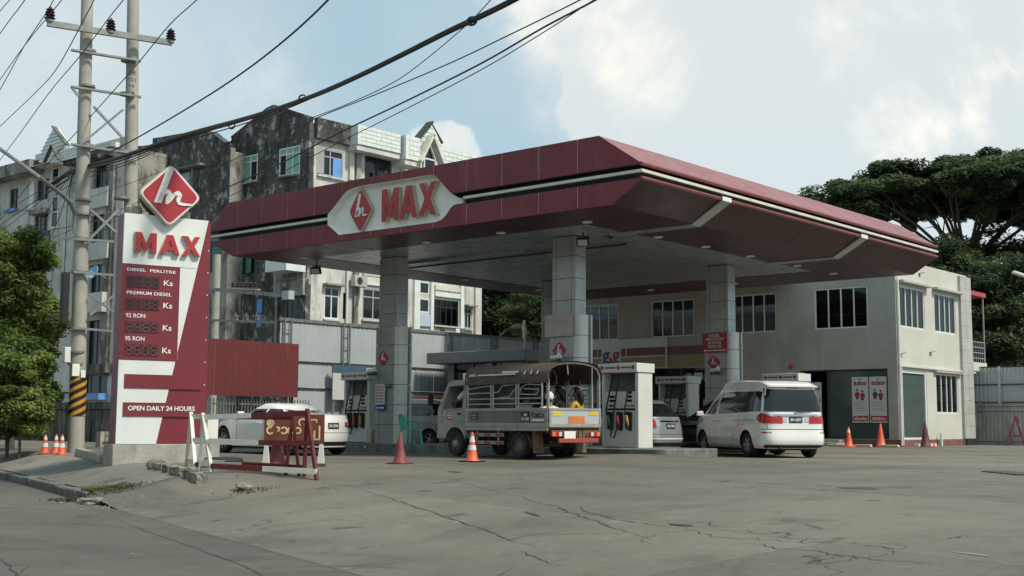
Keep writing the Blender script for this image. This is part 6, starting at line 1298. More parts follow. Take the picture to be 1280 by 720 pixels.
# ================================================================== trees
def leaves(name, mat, clumps, per, size, parent, seed, flat=.6):
    """crown of many small leaf faces gathered in clumps (x,y,z,rx,rz)"""
    r = np.random.RandomState(seed); C = np.array([c[:3] for c in clumps]); R = np.array([c[3:] for c in clumps]); n = len(C)*per
    i = np.repeat(np.arange(len(C)), per); d = r.normal(size=(n, 3)); d /= np.linalg.norm(d, axis=1)[:, None]; rad = r.uniform(.25, 1.0, n)**.6
    P = C[i] + d*rad[:, None]*np.stack([R[i, 0], R[i, 0], R[i, 1]], 1)
    nrm = d*.5 + r.normal(size=(n, 3))*.5 + np.array([0, 0, flat+.35]); nrm /= np.linalg.norm(nrm, axis=1)[:, None]
    a = np.cross(nrm, r.normal(size=(n, 3))); a /= np.linalg.norm(a, axis=1)[:, None]; b = np.cross(nrm, a); s = (size*r.uniform(.55, 1.3, n))[:, None]
    V = np.stack([P+a*s, P+b*s*.42, P-a*s, P-b*s*.42], 1).reshape(-1, 3); F = np.arange(n*4).reshape(-1, 4)
    inv = np.array(wm(parent).inverted()); V = V @ inv[:3, :3].T + inv[:3, 3]
    pal = {'leaf_b': ['leaf_b', 'leaf_b2', 'leaf_b3'], 'leaf_a': ['leaf_a', 'leaf_a2', 'leaf_b2']}.get(mat, [mat, 'leaf_b2'])
    tone = r.choice(len(pal), len(C), p=[.5, .3, .2] if len(pal) == 3 else [.7, .3])[i]; flip = r.random_sample(n) < .18; tone = np.where(flip, r.randint(0, len(pal), n), tone)
    return link(name, fast_mesh(name, V, F, pal, tone), parent)
def branchy(parent, base, top, r0, ends, mat='trunk', seed=0):
    rnd = random.Random(seed); mb = MB(); base, top = Vector(base), Vector(top)
    mid = base.lerp(top, .5)+Vector((rnd.uniform(-.3, .3), rnd.uniform(-.3, .3), 0)); mb.tube([base-Vector((0, 0, .5)), base, mid, top], [r0*1.25, r0, r0*.85, r0*.65], 10)
    tr = mb.build('trunk', mat, parent, smooth='auto')
    mb = MB()
    for e in ends:
        e = Vector(e); m_ = top.lerp(e, .5); m_.z = lerp(top.z, e.z, .62); j = Vector((rnd.uniform(-.4, .4), rnd.uniform(-.4, .4), rnd.uniform(-.2, .3))); L_ = (e-top).length
        m_ = m_+j*.12*L_*.5; mb.tube([top, m_, e], [r0*.42, r0*.26, r0*.07], 7)
        for k in range(4):
            st = m_.lerp(e, rnd.uniform(0, .8)); q = st+Vector((rnd.gauss(0, .22), rnd.gauss(0, .22), rnd.uniform(.05, .32)))*L_*.55; mb.tube([st, st.lerp(q, .5)+Vector((0, 0, .05*L_)), q], [r0*.15, r0*.09, r0*.03], 5)
    mb.build('branches', mat, parent, smooth='auto'); return tr
def crown_clumps(c, rx, ry, rz, n, cr, seed, hollow=.45, cut=None):
    rnd = random.Random(seed); out = []
    while len(out) < n:
        d = Vector((rnd.gauss(0, 1), rnd.gauss(0, 1), rnd.gauss(0, 1))).normalized(); k = rnd.uniform(hollow, 1)
        p = Vector((c[0]+d.x*rx*k, c[1]+d.y*ry*k, c[2]+d.z*rz*k))
        if cut and cut(p, d): continue
        s = cr*rnd.uniform(.6, 1.3); out.append((p.x, p.y, p.z, s, s*.6))
    return out
def tree(name, label, u, vb, D, vt, half_px, ctr_v, mat, seed, n=60, per=260, cr=.8, size=.11, r0=.2, grp=None, rzs=None, hollow=.45, trunk_mat='trunk'):
    b = atD(u, vb, D); b.z = -.1; k = D/F_PX; c = atD(u, ctr_v, D); zt_ = atD(u, vt, D).z; rz = rzs or (zt_-c.z); rx = half_px*k
    t = thing(name, label, 'tree', b, 0, grp)
    ends = [(c.x+math.cos(a)*rx*.6, c.y+math.sin(a)*rx*.6, c.z+rz*random.uniform(-.1, .5)) for a in [i*math.pi*2/7+.3 for i in range(7)]]
    branchy(t, b, (c.x, c.y, c.z-rz*.45), r0, ends, trunk_mat, seed)
    leaves('crown', mat, crown_clumps(c, rx, rx, rz, n, cr, seed, hollow), per, size, t, seed); return t
random.seed(3)
tree('tree', 'bushy mid green tree at the left edge in front of the flats', 14, 528, 36.5, 272, 62, 392, 'leaf_a', 11, 130, 420, .52, .085, .14)
tree('shrub', 'low leafy shrub hiding the foot of the bushy tree at the left edge', 26, 537, 32, 482, 30, 512, 'leaf_a', 14, 60, 320, .30, .065, .04)
tree('tree', 'dark green tree lower down behind the bushy tree at the left edge', -28, 520, 41, 300, 80, 420, 'leaf_b', 12, 80, 260, .8, .13, .16)
tree('shrub', 'dark low shrub beneath the left trees beside the thin leaning post', 10, 536, 33, 425, 58, 486, 'leaf_a', 13, 150, 380, .42, .075, .05)
# rain tree on the right: a wide umbrella of layered clumps carried on open limbs
def rain_tree(label, u, D, v_top, v_bot, half_px, seed, n, per, base_v=470, mat='leaf_b', size=.30, cr=2.0, layer=True):
    b = atD(u, base_v, D); b.z = -.2; k = D/F_PX; rx = half_px*k; zt_, zb = atD(u, v_top, D).z, atD(u, v_bot, D).z; c = Vector((b.x, b.y, zb)); rnd = random.Random(seed)
    t = thing('rain_tree', label, 'tree', b); cl = []
    lobes = []
    for i in range(26):
        a, q = i*2.39996+rnd.uniform(-.4, .4), math.sqrt((i+.5)/26)*.92; lobes.append((math.cos(a)*q*rx, math.sin(a)*q*rx, zb+(zt_-zb)*((1-q**2)*.72+rnd.uniform(-.10, .22)), rx*rnd.uniform(.17, .32), (zt_-zb)*rnd.uniform(.16, .34)))
    for i in range(n):
        lx0_, ly0_, lz_, lr, lh = rnd.choice(lobes); a, q = rnd.uniform(0, 6.283), math.sqrt(rnd.random()); x, y = lx0_+math.cos(a)*q*lr, ly0_+math.sin(a)*q*lr
        z = lz_ + lh*((1-q*q)*rnd.uniform(.3, 1.0) - .25*rnd.random()); s = cr*rnd.uniform(.45, 1.15); cl.append((c.x+x, c.y+y, z, s, s*.45))
        if rnd.random() < .10: cl.append((c.x+x, c.y+y, z-lh*rnd.uniform(.5, 1.3), s*.7, s*.5))
    leaves('crown', mat, cl, per, size, t, seed, 1.0)
    ends = [(c.x+math.cos(a)*rx*q, c.y+math.sin(a)*rx*q, zb+(zt_-zb)*(.15+.4*(1-q))) for a, q in [(i*6.283/17+rnd.uniform(-.2, .2), rnd.uniform(.35, .85)) for i in range(17)]]
    branchy(t, b, (b.x, b.y, zb-(zt_-zb)*1.0), .42, ends, 'trunk', seed); return t
rain_tree('huge dark rain tree with umbrella crown rising behind the cream building', 1212, 92, 200, 268, 178, 21, 420, 520, size=.19, cr=1.35)
rain_tree('rain tree crown at the far right edge, joining the huge umbrella crown', 1345, 88, 194, 262, 130, 22, 230, 520, size=.19, cr=1.35)
tree('tree', 'dense dark green tree below the rain tree right of the cream building', 1268, 470, 74, 330, 100, 420, 'leaf_b', 23, 190, 520, 1.0, .14, .3, rzs=4.6)
tree('tree', 'dark round tree behind the balcony at the end of the cream building', 1182, 470, 82, 306, 58, 405, 'leaf_b', 24, 150, 480, 1.1, .15, .3, rzs=6)
tree('tree', 'broad green tree filling the space under the rain tree at the right edge', 1255, 470, 90, 294, 120, 400, 'leaf_b', 29, 220, 480, 1.3, .17, .3, rzs=7)
tree('tree', 'dark tree in shade behind the kiosk, against the flats', 622, 470, 88, 345, 50, 420, 'leaf_b', 25, 150, 420, 1.1, .15, .25, rzs=6)
tree('tree', 'olive green tree with pale bare limbs between the flats and the front right column', 672, 470, 80, 360, 42, 425, 'leaf_c', 26, 90, 300, .8, .13, .25, rzs=5.0, hollow=.3, trunk_mat='concrete_pole')
tree('tree', 'distant dark tree filling the gap behind the columns', 650, 470, 110, 330, 90, 430, 'leaf_b', 27, 120, 260, 2.0, .32, .3, rzs=9)
tree('tree', 'dark tree standing behind the station building, mostly hidden', 800, 470, 105, 345, 110, 420, 'leaf_b', 28, 90, 240, 2.2, .34, .3, rzs=7)
# ================================================================== vehicles
def kf(tab, x):
    if x <= tab[0][0]: return tab[0][1]
    for (a, va), (b, vb) in zip(tab[:-1], tab[1:]):
        if x <= b: t = (x-a)/(b-a); t = t*t*(3-2*t)*.5+t*.5; return va+(vb-va)*t
    return tab[-1][1]
def grid_faces(m, n, close=False):
    return [(i*n+j, i*n+(j+1) % n, (i+1)*n+(j+1) % n, (i+1)*n+j) for i in range(m-1) for j in range(n if close else n-1)]
def wheel_meshes(R, w, rim, spokes=5, rimmat='alloy', key=''):
    mb = MB(Matrix.Rotation(math.pi/2, 4, 'X')); mb.lathe([(rim*.98, -w/2+.01), (R*.93, -w/2), (R, -w/2+.03), (R, w/2-.03), (R*.93, w/2), (rim*.98, w/2-.01)], 28, None, False); ty = mb.mesh('tyre', 'rubber', 'auto')
    # outer face is local -y (z of lathe = w/2 maps to -y)
    mb = MB(Matrix.Rotation(math.pi/2, 4, 'X'))
    mb.lathe([(rim, -w/2+.02), (rim, w/2-.02), (rim*.93, w/2-.012), (rim*.90, w/2-.05), (rim*.88, -w/2+.03)], 28)
    mb.lathe([(.06, 0), (.06, w/2-.035), (.035, w/2-.02), (.01, w/2-.02)], 12)
    for k in range(spokes):
        a = 2*math.pi*k/spokes
        mb.add([(.03*math.cos(a+q)*1.2 if r < .1 else r*math.cos(a+q*.55), .03*math.sin(a+q)*1.2 if r < .1 else r*math.sin(a+q*.55), z) for r, q, z in ((.05, -1.2, w/2-.03), (.05, 1.2, w/2-.03), (rim*.94, .30, w/2-.022), (rim*.94, -.30, w/2-.022), (.05, -1.2, w/2-.07), (.05, 1.2, w/2-.07), (rim*.94, .30, w/2-.07), (rim*.94, -.30, w/2-.07))], [(0, 1, 2, 3), (7, 6, 5, 4), (0, 4, 5, 1), (1, 5, 6, 2), (2, 6, 7, 3), (3, 7, 4, 0)])
    rm = mb.mesh('rim', rimmat, 'auto')
    mb = MB(Matrix.Rotation(math.pi/2, 4, 'X')); mb.lathe([(.02, -w/2+.03), (rim*.9, -w/2+.03), (rim*.9, -w/2+.04), (.02, -w/2+.04)], 24); bk = mb.mesh('brake_disc', 'dark_steel', 'auto')
    return ty, rm, bk
def put_wheel(root, ms, x, y, R):
    T = Matrix.Translation((x, y, R)) @ (rotz(math.pi) if y > 0 else Matrix.Identity(4))
    w = link('wheel', ms[0], root, T)
    for m_, nm in zip(ms[1:], ('rim', 'brake_disc')): link(nm, m_, w)
    return w
class Car:
    def __init__(s, name, label, cat, x, y, heading, z=None, **k):
        s.k = k; s.root = thing(name, label, cat, (x, y, zt(x, y) if z is None else z), heading)
        s.L, s.H, s.hw = k['L'], k['H'], k['W']/2; s.z0 = k.get('z0', .22); s.n = k.get('n', 5.0)
    def xw(s, l):
        k = s.k; return kf(k['xf'], l), kf(k['xr'], l), kf(k['w'], l)*s.hw
    def deck(s, x): return kf(s.k['deck'], x)
    def roof(s, x): return kf(s.k['roof'], x)
    def zz(s, x, l): return s.z0+(s.deck(x)-s.z0)*l if l <= 1 else s.deck(x)+(s.roof(x)-s.deck(x))*(l-1)
    def side(s, x, l, sgn, off=0.0):
        a, b, w = s.xw(l); xc, h = (a+b)/2, (a-b)/2; q = min(1, abs((x-xc)/h)); y = w*max(0, 1-q**s.n)**(1/s.n)
        return Vector((x, sgn*(y+off), s.zz(x, l)))
    def end(s, y, l, sgn, off=0.0):       # sgn +1 front, -1 rear
        a, b, w = s.xw(l); xc, h = (a+b)/2, (a-b)/2; q = min(1, abs(y)/w); x = xc+sgn*h*max(0, 1-q**s.n)**(1/s.n)
        return Vector((x+sgn*off, y, s.zz(x, l)))
    def loop(s, l, N1=30, N2=14):
        a, b, w = s.xw(l); xc, h = (a+b)/2, (a-b)/2; q = 2**(-1/s.n); P = []
        for i in range(N2): y = q*w*(-1+2*i/N2); P.append(s.end(y, l, 1))
        for i in range(N1): P.append(s.side(xc+q*h*(1-2*i/N1), l, 1))
        for i in range(N2): y = q*w*(1-2*i/N2); P.append(s.end(y, l, -1))
        for i in range(N1): P.append(s.side(xc+q*h*(-1+2*i/N1), l, -1))
        return P
    def shell(s, levels, cap_lo=True, crown=.03):
        L_ = [s.loop(l) for l in levels]; n = len(L_[0]); top = L_[-1]; c = sum(top, Vector())/n
        for f, dz in ((.93, .5), (.75, .85), (.45, 1.0)):
            L_.append([Vector((c.x+(p.x-c.x)*f, c.y+(p.y-c.y)*f, (s.deck(c.x+(p.x-c.x)*f) if levels[-1] <= 1 else s.roof(c.x+(p.x-c.x)*f))+crown*dz)) for p in top])
        V = [tuple(p) for q in L_ for p in q]; F = grid_faces(len(L_), n, True); F.append(tuple((len(L_)-1)*n+j for j in range(n)))
        if cap_lo: F.append(tuple(range(n-1, -1, -1)))
        mb = MB(); mb.add(V, F); return mb
    def body(s, arches, paint, R=.33, arch_r=None):
        lv = s.k.get('levels', [0, .05, .15, .28, .4, .52, .65, .78, .88, .95, 1.0]); me = s.shell(lv).mesh('body', [paint, 'trim'], True)
        cut = []
        for x in arches:
            for sg in (-1, 1):
                c = MB(Matrix.Translation((x, sg*(s.hw-.12), R)) @ Matrix.Rotation(math.pi/2, 4, 'X')); c.lathe([(arch_r or R*1.17, -.22), (arch_r or R*1.17, .22)], 28); cut.append(c.mesh('c', 'trim'))
        me = bool_cut(me, cut); me.name = 'body'
        me.polygons.foreach_set('use_smooth', [True]*len(me.polygons)); me.set_sharp_from_angle(angle=math.radians(35)); s.bodyo = link('body', me, s.root)
        for x in arches:
            for sg in (-1, 1):
                mb = MB(Matrix.Translation((x, sg*(s.hw-.3), R)) @ Matrix.Rotation(math.pi/2, 4, 'X')); mb.lathe([(R*1.13, -.16), (R*1.13, -.04 if sg > 0 else .16), (R*1.12, .04 if sg < 0 else .16)], 20); 
        mb = MB(); a, b, w = s.xw(.3); mb.box((b+.35, -w+.30, s.z0-.05), (a-.35, w-.30, s.z0+.5)); me2 = mb.mesh('underbody', 'trim'); link('underbody', me2, s.root)
    def cabin(s, paint, levels=(1.0, 1.15, 1.35, 1.55, 1.75, 1.9, 1.97, 2.0), crown=.035):
        o = link('cabin', s.shell(list(levels), False, crown).mesh('cabin', paint, 'auto'), s.root); s.cab = o; return o
    def spatch(s, nm, mat, sgn, q, off=.006, nu=10, nv=5, parent=None, th=None):
        """side patch, q = four (x,l) corners"""
        V = []
        for i in range(nu+1):
            for j in range(nv+1):
                u, v = i/nu, j/nv; x = (q[0][0]*(1-u)+q[1][0]*u)*(1-v)+(q[3][0]*(1-u)+q[2][0]*u)*v; l = (q[0][1]*(1-u)+q[1][1]*u)*(1-v)+(q[3][1]*(1-u)+q[2][1]*u)*v
                V.append(tuple(s.side(x, l, sgn, off)))
        mb = MB(); mb.add(V, grid_faces(nu+1, nv+1)); return link(nm, mb.mesh(nm, mat, True), parent or s.root)
    def epatch(s, nm, mat, sgn, q, off=.006, nu=10, nv=5, parent=None):
        V = []
        for i in range(nu+1):
            for j in range(nv+1):
                u, v = i/nu, j/nv; y = (q[0][0]*(1-u)+q[1][0]*u)*(1-v)+(q[3][0]*(1-u)+q[2][0]*u)*v; l = (q[0][1]*(1-u)+q[1][1]*u)*(1-v)+(q[3][1]*(1-u)+q[2][1]*u)*v
                V.append(tuple(s.end(y, l, sgn, off)))
        mb = MB(); mb.add(V, grid_faces(nu+1, nv+1)); return link(nm, mb.mesh(nm, mat, True), parent or s.root)
    def wrap(s, nm, mat, sg, e, x0, y1, lo, hi, off=.010, N=8, nv=4, parent=None):
        """patch wrapping a corner: along the side from x0, round to y1 on the end; lo, hi = (z at side end, z at corner, z at y1)"""
        V = []; rows = []
        for i in range(2*N+1):
            t = i/(2*N); zl = lerp(lo[0], lo[1], t*2) if t < .5 else lerp(lo[1], lo[2], t*2-1); zh = lerp(hi[0], hi[1], t*2) if t < .5 else lerp(hi[1], hi[2], t*2-1)
            for j in range(nv+1):
                z = lerp(zl, zh, j/nv); l = s.lev(x0 if t < .5 else s.xw(.6)[0 if e > 0 else 1]*.985, z); a, b, w = s.xw(l); xc, h = (a+b)/2, (a-b)/2; q = 2**(-1/s.n)
                if t <= .5: p = s.side(lerp(x0, xc+e*q*h, t*2), l, sg, off)
                else: p = s.end(sg*lerp(q*w, y1, t*2-1), l, e, off)
                if i == N: p = p + Vector((e*off*.7, sg*0, 0))
                p.z = z; V.append(tuple(p))
        mb = MB(); mb.add(V, grid_faces(2*N+1, nv+1)); return link(nm, mb.mesh(nm, mat, True), parent or s.root)
    def lev(s, x, z):       # level of height z at x
        d = s.deck(x); return (z-s.z0)/(d-s.z0) if z <= d else 1+(z-d)/(s.roof(x)-d)
    def sp(s, nm, mat, sgn, xz, off=.006, **k): return s.spatch(nm, mat, sgn, [(x, s.lev(x, z)) for x, z in xz], off, **k)
    def ep(s, nm, mat, sgn, yz, off=.006, **k):
        xr = s.xw(.6)[0 if sgn > 0 else 1]*.985; return s.epatch(nm, mat, sgn, [(y, s.lev(xr, z)) for y, z in yz], off, **k)
    def seam(s, sgn, pts, w=.012):
        for (a, b) in zip(pts[:-1], pts[1:]):
            if abs(a[0]-b[0]) < abs(a[1]-b[1]): q = [(a[0]-w/2, a[1]), (a[0]+w/2, a[1]), (b[0]+w/2, b[1]), (b[0]-w/2, b[1])]; s.sp('door_gap', 'trim', sgn, q, .003, nu=1, nv=8)
            else: q = [(a[0], a[1]-w/2), (b[0], b[1]-w/2), (b[0], b[1]+w/2), (a[0], a[1]+w/2)]; s.sp('door_gap', 'trim', sgn, q, .003, nu=10, nv=1)
    def wheels(s, xs, R, w, rim, spokes=5, mat='alloy', ins=.03):
        ms = wheel_meshes(R, w, rim, spokes, mat)
        for x in xs:
            for sg in (-1, 1): put_wheel(s.root, ms, x, sg*(s.hw-w/2-ins), R)
    def handle(s, sgn, x, z):
        p = s.side(x, s.lev(x, z), sgn); mb = MB(); mb.cbox((p.x, p.y+sgn*.018, p.z), (.17, .022, .03)); o = link('door_handle', mb.mesh('door_handle', s.paint), s.root); b = o.modifiers.new('b', 'BEVEL'); b.width = .008
    def mirror(s, sgn, x, z, mat):
        p = s.side(x, s.lev(x, z), sgn); mb = MB(); mb.cbox((p.x, p.y+sgn*.13, p.z+.04), (.10, .19, .14)); mb.cbox((p.x, p.y+sgn*.03, p.z), (.06, .08, .05)); o = link('wing_mirror', mb.mesh('wing_mirror', mat), s.root); b = o.modifiers.new('b', 'BEVEL'); b.width = .035; b.segments = 3
    def plate(s, sgn, z, txt, back='plate_black', ink='white_print', w=.36, h=.15):
        p = s.end(0, s.lev(s.xw(.6)[0 if sgn > 0 else 1]*.985, z), sgn, .012); T = frame(p, (0, -1 if sgn > 0 else 1, 0) if False else (0, sgn, 0), (sgn, 0, 0))
        mb = MB(T); mb.box((-w/2, -h/2, -.02), (w/2, h/2, .004)); o = link('number_plate', mb.mesh('number_plate', back), s.root)
        if txt: mb = MB(T); text(mb, txt, -w*.42, w*.42, -h*.26, h*.26, .003, Matrix.Translation((0, 0, .0045)), .02); link('plate_lettering', mb.mesh('plate_lettering', ink), o)
        return o
# --- white van (rear three quarters)
hv = c2w(-math.sin(math.radians(13.5)), math.cos(math.radians(13.5))); va = math.atan2(hv.y, hv.x)
cr = c2w(6.27, 31.3); rgt = Vector((hv.y, -hv.x, 0)); cv = cr + hv*2.42 + rgt*.93
van = Car('white_van', 'white people carrier van seen from behind right of the front pump island', 'van', cv.x, cv.y, va, L=4.84, W=1.90, H=1.96, z0=.24, n=7.5,
    xf=[(0, 2.30), (.25, 2.42), (.6, 2.40), (1, 2.28), (1.0001, 1.95), (1.5, 1.40), (2, .72)], xr=[(0, -2.34), (.12, -2.42), (.38, -2.42), (.44, -2.385), (1, -2.37), (1.5, -2.31), (1.9, -2.22), (2, -2.16)],
    w=[(0, .93), (.12, .985), (.35, 1.0), (.75, .985), (1, .955), (1.4, .89), (1.8, .80), (2, .74)],
    deck=[(-2.5, 1.10), (1.4, 1.06), (1.9, 1.02), (2.42, .86)], roof=[(-2.4, 1.80), (-1.8, 1.92), (-.6, 1.97), (.3, 1.95), (.8, 1.84), (1.5, 1.7), (2.4, 1.5)])
van.paint = 'car_white'; van.body([1.50, -1.42], 'car_white', .325, .385); van.cabin('car_white')
for sg in (-1, 1):
    van.sp('side_window', 'car_glass', sg, [(1.55, 1.11), (.62, 1.12), (.52, 1.66), (.95, 1.66)], .008, nu=12)
    van.sp('side_window', 'car_glass', sg, [(.44, 1.12), (-.98, 1.15), (-.98, 1.69), (.40, 1.675)], .008, nu=12)
    van.sp('side_window', 'car_glass', sg, [(-1.00, 1.15), (-2.12, 1.17), (-2.04, 1.66), (-1.00, 1.69)], .008, nu=12)
    van.seam(sg, [(.53, .34), (.53, 1.10)]); van.seam(sg, [(-.62, .34), (-.62, .62)]); van.seam(sg, [(-.95, .75), (-.95, 1.12)]); van.seam(sg, [(1.30, .62), (1.62, 1.05)]); van.seam(sg, [(-2.0, .95), (-.6, .95)], .008)
    van.sp('sill_strip', 'car_pearl', sg, [(1.05, .25), (-.98, .25), (-.98, .30), (1.05, .30)], .012, nu=12, nv=2)
    van.handle(sg, .70, .92); van.handle(sg, .33, .92); van.mirror(sg, 1.52, 1.10, 'car_white')
    van.sp('head_lamp', 'lens_clear', sg, [(2.20, .74), (1.85, .84), (1.80, .94), (2.15, .88)], .008, nu=6)
    y = sg
    a = van.wrap('tail_lamp', 'tail_red', sg, -1, -1.98, .36, (.97, .875, .865), (1.06, 1.125, 1.03))
    van.ep('lamp_clear', 'lens_clear', -1, [(y*.66, 1.045), (y*.50, 1.035), (y*.60, 1.085), (y*.82, 1.115)], .013, parent=a); van.ep('lamp_bar', 'print_red', -1, [(y*.86, .955), (y*.46, .95), (y*.47, .965), (y*.86, .975)], .014, parent=a)
    van.ep('plate_lamp', 'lens_clear', -1, [(y*.34, .90), (y*.24, .90), (y*.24, 1.02), (y*.37, 1.02)], .010)
    van.ep('reflector', 'tail_red', -1, [(y*.86, .625), (y*.66, .615), (y*.66, .645), (y*.86, .655)], .010)
van.ep('rear_window', 'car_glass', -1, [(-.80, 1.17), (.80, 1.17), (.71, 1.70), (-.71, 1.70)], .012, nu=16)
van.ep('chrome_bar', 'chrome', -1, [(-.62, 1.055), (.62, 1.055), (.58, 1.10), (-.58, 1.10)], .022, nu=16, nv=3)
van.ep('bumper_gap', 'trim', -1, [(-.86, .715), (.86, .715), (.86, .728), (-.86, .728)], .004, nu=20, nv=1); van.ep('tailgate_gap', 'trim', -1, [(-.74, .725), (-.73, .725), (-.765, .89), (-.775, .89)], .004, nu=1); van.ep('tailgate_gap', 'trim', -1, [(.73, .725), (.74, .725), (.775, .89), (.765, .89)], .004, nu=1)
van.ep('valance', 'trim', -1, [(-.84, .25), (.84, .25), (.80, .33), (-.80, .33)], .006, nu=16, nv=2)
van.plate(-1, .96, '8H-4307')
mb = MB(); mb.lathe([(.035, 0), (.035, .012), (.02, .016)], 14, Matrix.Translation((-2.375, 0, 1.135)) @ Matrix.Rotation(-math.pi/2, 4, 'Y')); link('emblem', mb.mesh('emblem', 'chrome', 'auto'), van.root)
mb = MB(); mb.bar((-2.40, -.02, 1.16), (-2.385, -.46, 1.205), .022, .03); link('wiper', mb.mesh('wiper', 'trim'), van.root)
mb = MB(); P = [(-2.30, 1.80), (-2.02, 1.875), (-1.9, 1.90), (-1.9, 1.88), (-2.28, 1.775)]; mb.T = Matrix(((1, 0, 0, 0), (0, 0, 1, 0), (0, 1, 0, 0), (0, 0, 0, 1))); mb.prism(P, -.68, .68); o = link('spoiler', mb.mesh('spoiler', 'car_white'), van.root); b = o.modifiers.new('b', 'BEVEL'); b.width = .012
van.ep('stop_lamp', 'tail_red', -1, [(-.17, 1.735), (.17, 1.735), (.17, 1.76), (-.17, 1.76)], .016, nu=4, nv=1)
van.epatch('windscreen', 'car_glass', 1, [(-.78, 1.06), (.78, 1.06), (.64, 1.86), (-.64, 1.86)], .006, nu=14)
mb = MB(); mb.tube([(-2.3, .45, .27), (-2.44, .45, .26)], .03, 8); link('exhaust', mb.mesh('exhaust', 'dark_steel', 'auto'), van.root)
van.wheels([1.50, -1.42], .325, .20, .215, 6)
# --- smaller cars
def small_car(name, label, x, y, hd, paint, L, W, H, kind, plate=None, z=None, spokes=5, R=.30, rimmat='alloy'):
    h = L/2
    if kind == 'hatch':
        k = dict(xf=[(0, h-.1), (.3, h), (.7, h-.06), (1, h-.25), (1.0001, h-.62), (1.5, h-1.2), (2, h-1.75)], xr=[(0, -h+.06), (.25, -h), (.6, -h+.03), (1, -h+.10), (1.5, -h+.32), (2, -h+.62)], deck=[(-h, 1.0), (h-1.2, .98), (h-.5, .90), (h, .70)], roof=[(-h, H-.14), (-h+.6, H-.05), (0, H), (h-1.9, H-.03), (h, H-.3)])
    elif kind == 'sedan':
        k = dict(xf=[(0, h-.1), (.3, h), (.7, h-.05), (1, h-.25), (1.0001, h-1.12), (1.5, h-1.65), (2, h-2.15)], xr=[(0, -h+.06), (.25, -h), (.8, -h+.02), (1, -h+.08), (1.0001, -h+.35), (1.5, -h+.85), (2, -h+1.45)], deck=[(-h, 1.00), (-h+.4, 1.02), (-h+1.3, .94), (h-1.3, .93), (h-.4, .84), (h, .66)], roof=[(-h, H-.35), (-h+1.1, H-.14), (-.4, H-.01), (.3, H), (h-2.2, H-.04), (h, H-.3)])
    else:
        k = dict(xf=[(0, h-.1), (.3, h), (.7, h-.05), (1, h-.2), (1.0001, h-.55), (1.5, h-1.1), (2, h-1.7)], xr=[(0, -h+.06), (.25, -h), (.8, -h+.03), (1, -h+.10), (1.5, -h+.28), (2, -h+.5)], deck=[(-h, 1.04), (h-1.2, 1.0), (h-.5, .93), (h, .74)], roof=[(-h, H-.12), (-h+.6, H-.03), (0, H), (h-1.9, H-.04), (h, H-.3)])
    k.update(L=L, W=W, H=H, z0=.20, n=4.2, w=[(0, .92), (.15, .98), (.4, 1.0), (.8, .975), (1, .93), (1.4, .85), (1.8, .75), (2, .66)])
    c = Car(name, label, 'car', x, y, hd, z, **k); c.paint = paint; xa, xb = h-.86, -h+.78
    c.body([xa, xb], paint, R, R*1.2); c.cabin(paint); dz = c.deck(0)+.04; hz = H-.13
    a1, b1 = c.xw(1.12)[0]-.18, c.xw(1.12)[1]+.20; a2, b2 = c.xw(1.8)[0]-.12, c.xw(1.8)[1]+.14; m_ = (a1+b1)/2-.05
    for sg in (-1, 1):
        c.sp('side_window', 'car_glass', sg, [(a1-.12, dz), (m_+.04, dz), (m_+.03, hz), (a2-.02, hz)], .008); c.sp('side_window', 'car_glass', sg, [(m_-.04, dz), (b1+.10, dz+.03), (b2+.02, hz-.01), (m_-.05, hz)], .008)
        c.seam(sg, [(m_, .30), (m_, dz-.03)]); c.seam(sg, [(a1-.15, .32), (a1-.10, dz-.05)]); c.seam(sg, [(b1+.15, .62), (b1+.1, dz-.05)]); c.handle(sg, m_+.18, .80); c.handle(sg, b1+.35, .82); c.mirror(sg, a1-.12, dz+.02, paint)
        if kind == 'sedan': q, e = [(-h+.42, .72), (-h+.03, .68), (-h+.05, .86), (-h+.36, .84)], [(sg*(c.hw*.93), .68), (sg*c.hw*.45, .72), (sg*c.hw*.48, .83), (sg*c.hw*.93, .86)]
        else: q, e = [(-h+.36, .78), (-h+.05, .72), (-h+.12, 1.04), (-h+.40, 1.02)], [(sg*(c.hw*.93), .70), (sg*c.hw*.60, .74), (sg*c.hw*.64, .94), (sg*c.hw*.93, 1.02)]
        a = c.wrap('tail_lamp', 'tail_red', sg, -1, q[0][0], abs(e[1][0]), (q[0][1], (q[1][1]+e[0][1])/2, e[1][1]), (q[3][1], (q[2][1]+e[3][1])/2, e[2][1]))
        c.ep('lamp_clear', 'lens_clear', -1, [(e[0][0]*.98, lerp(e[0][1], e[3][1], .45)), (e[1][0]*1.15, lerp(e[1][1], e[2][1], .5)), (e[1][0]*1.15, lerp(e[1][1], e[2][1], .7)), (e[0][0]*.98, lerp(e[0][1], e[3][1], .68))], .012, parent=a)
        c.sp('head_lamp', 'lens_clear', sg, [(h-.10, .60), (h-.55, .70), (h-.60, .78), (h-.16, .70)], .008, nu=6)
        c.ep('reflector', 'tail_red', -1, [(sg*c.hw*.88, .40), (sg*c.hw*.68, .39), (sg*c.hw*.68, .43), (sg*c.hw*.88, .44)], .008, nu=3)
    z1_ = c.deck(b1)+.06; c.epatch('rear_window', 'car_glass', -1, [(-c.hw*.74, 1.10), (c.hw*.74, 1.10), (c.hw*.60, 1.84), (-c.hw*.60, 1.84)], .008, nu=14); c.epatch('windscreen', 'car_glass', 1, [(-c.hw*.78, 1.08), (c.hw*.78, 1.08), (c.hw*.62, 1.86), (-c.hw*.62, 1.86)], .008, nu=14)
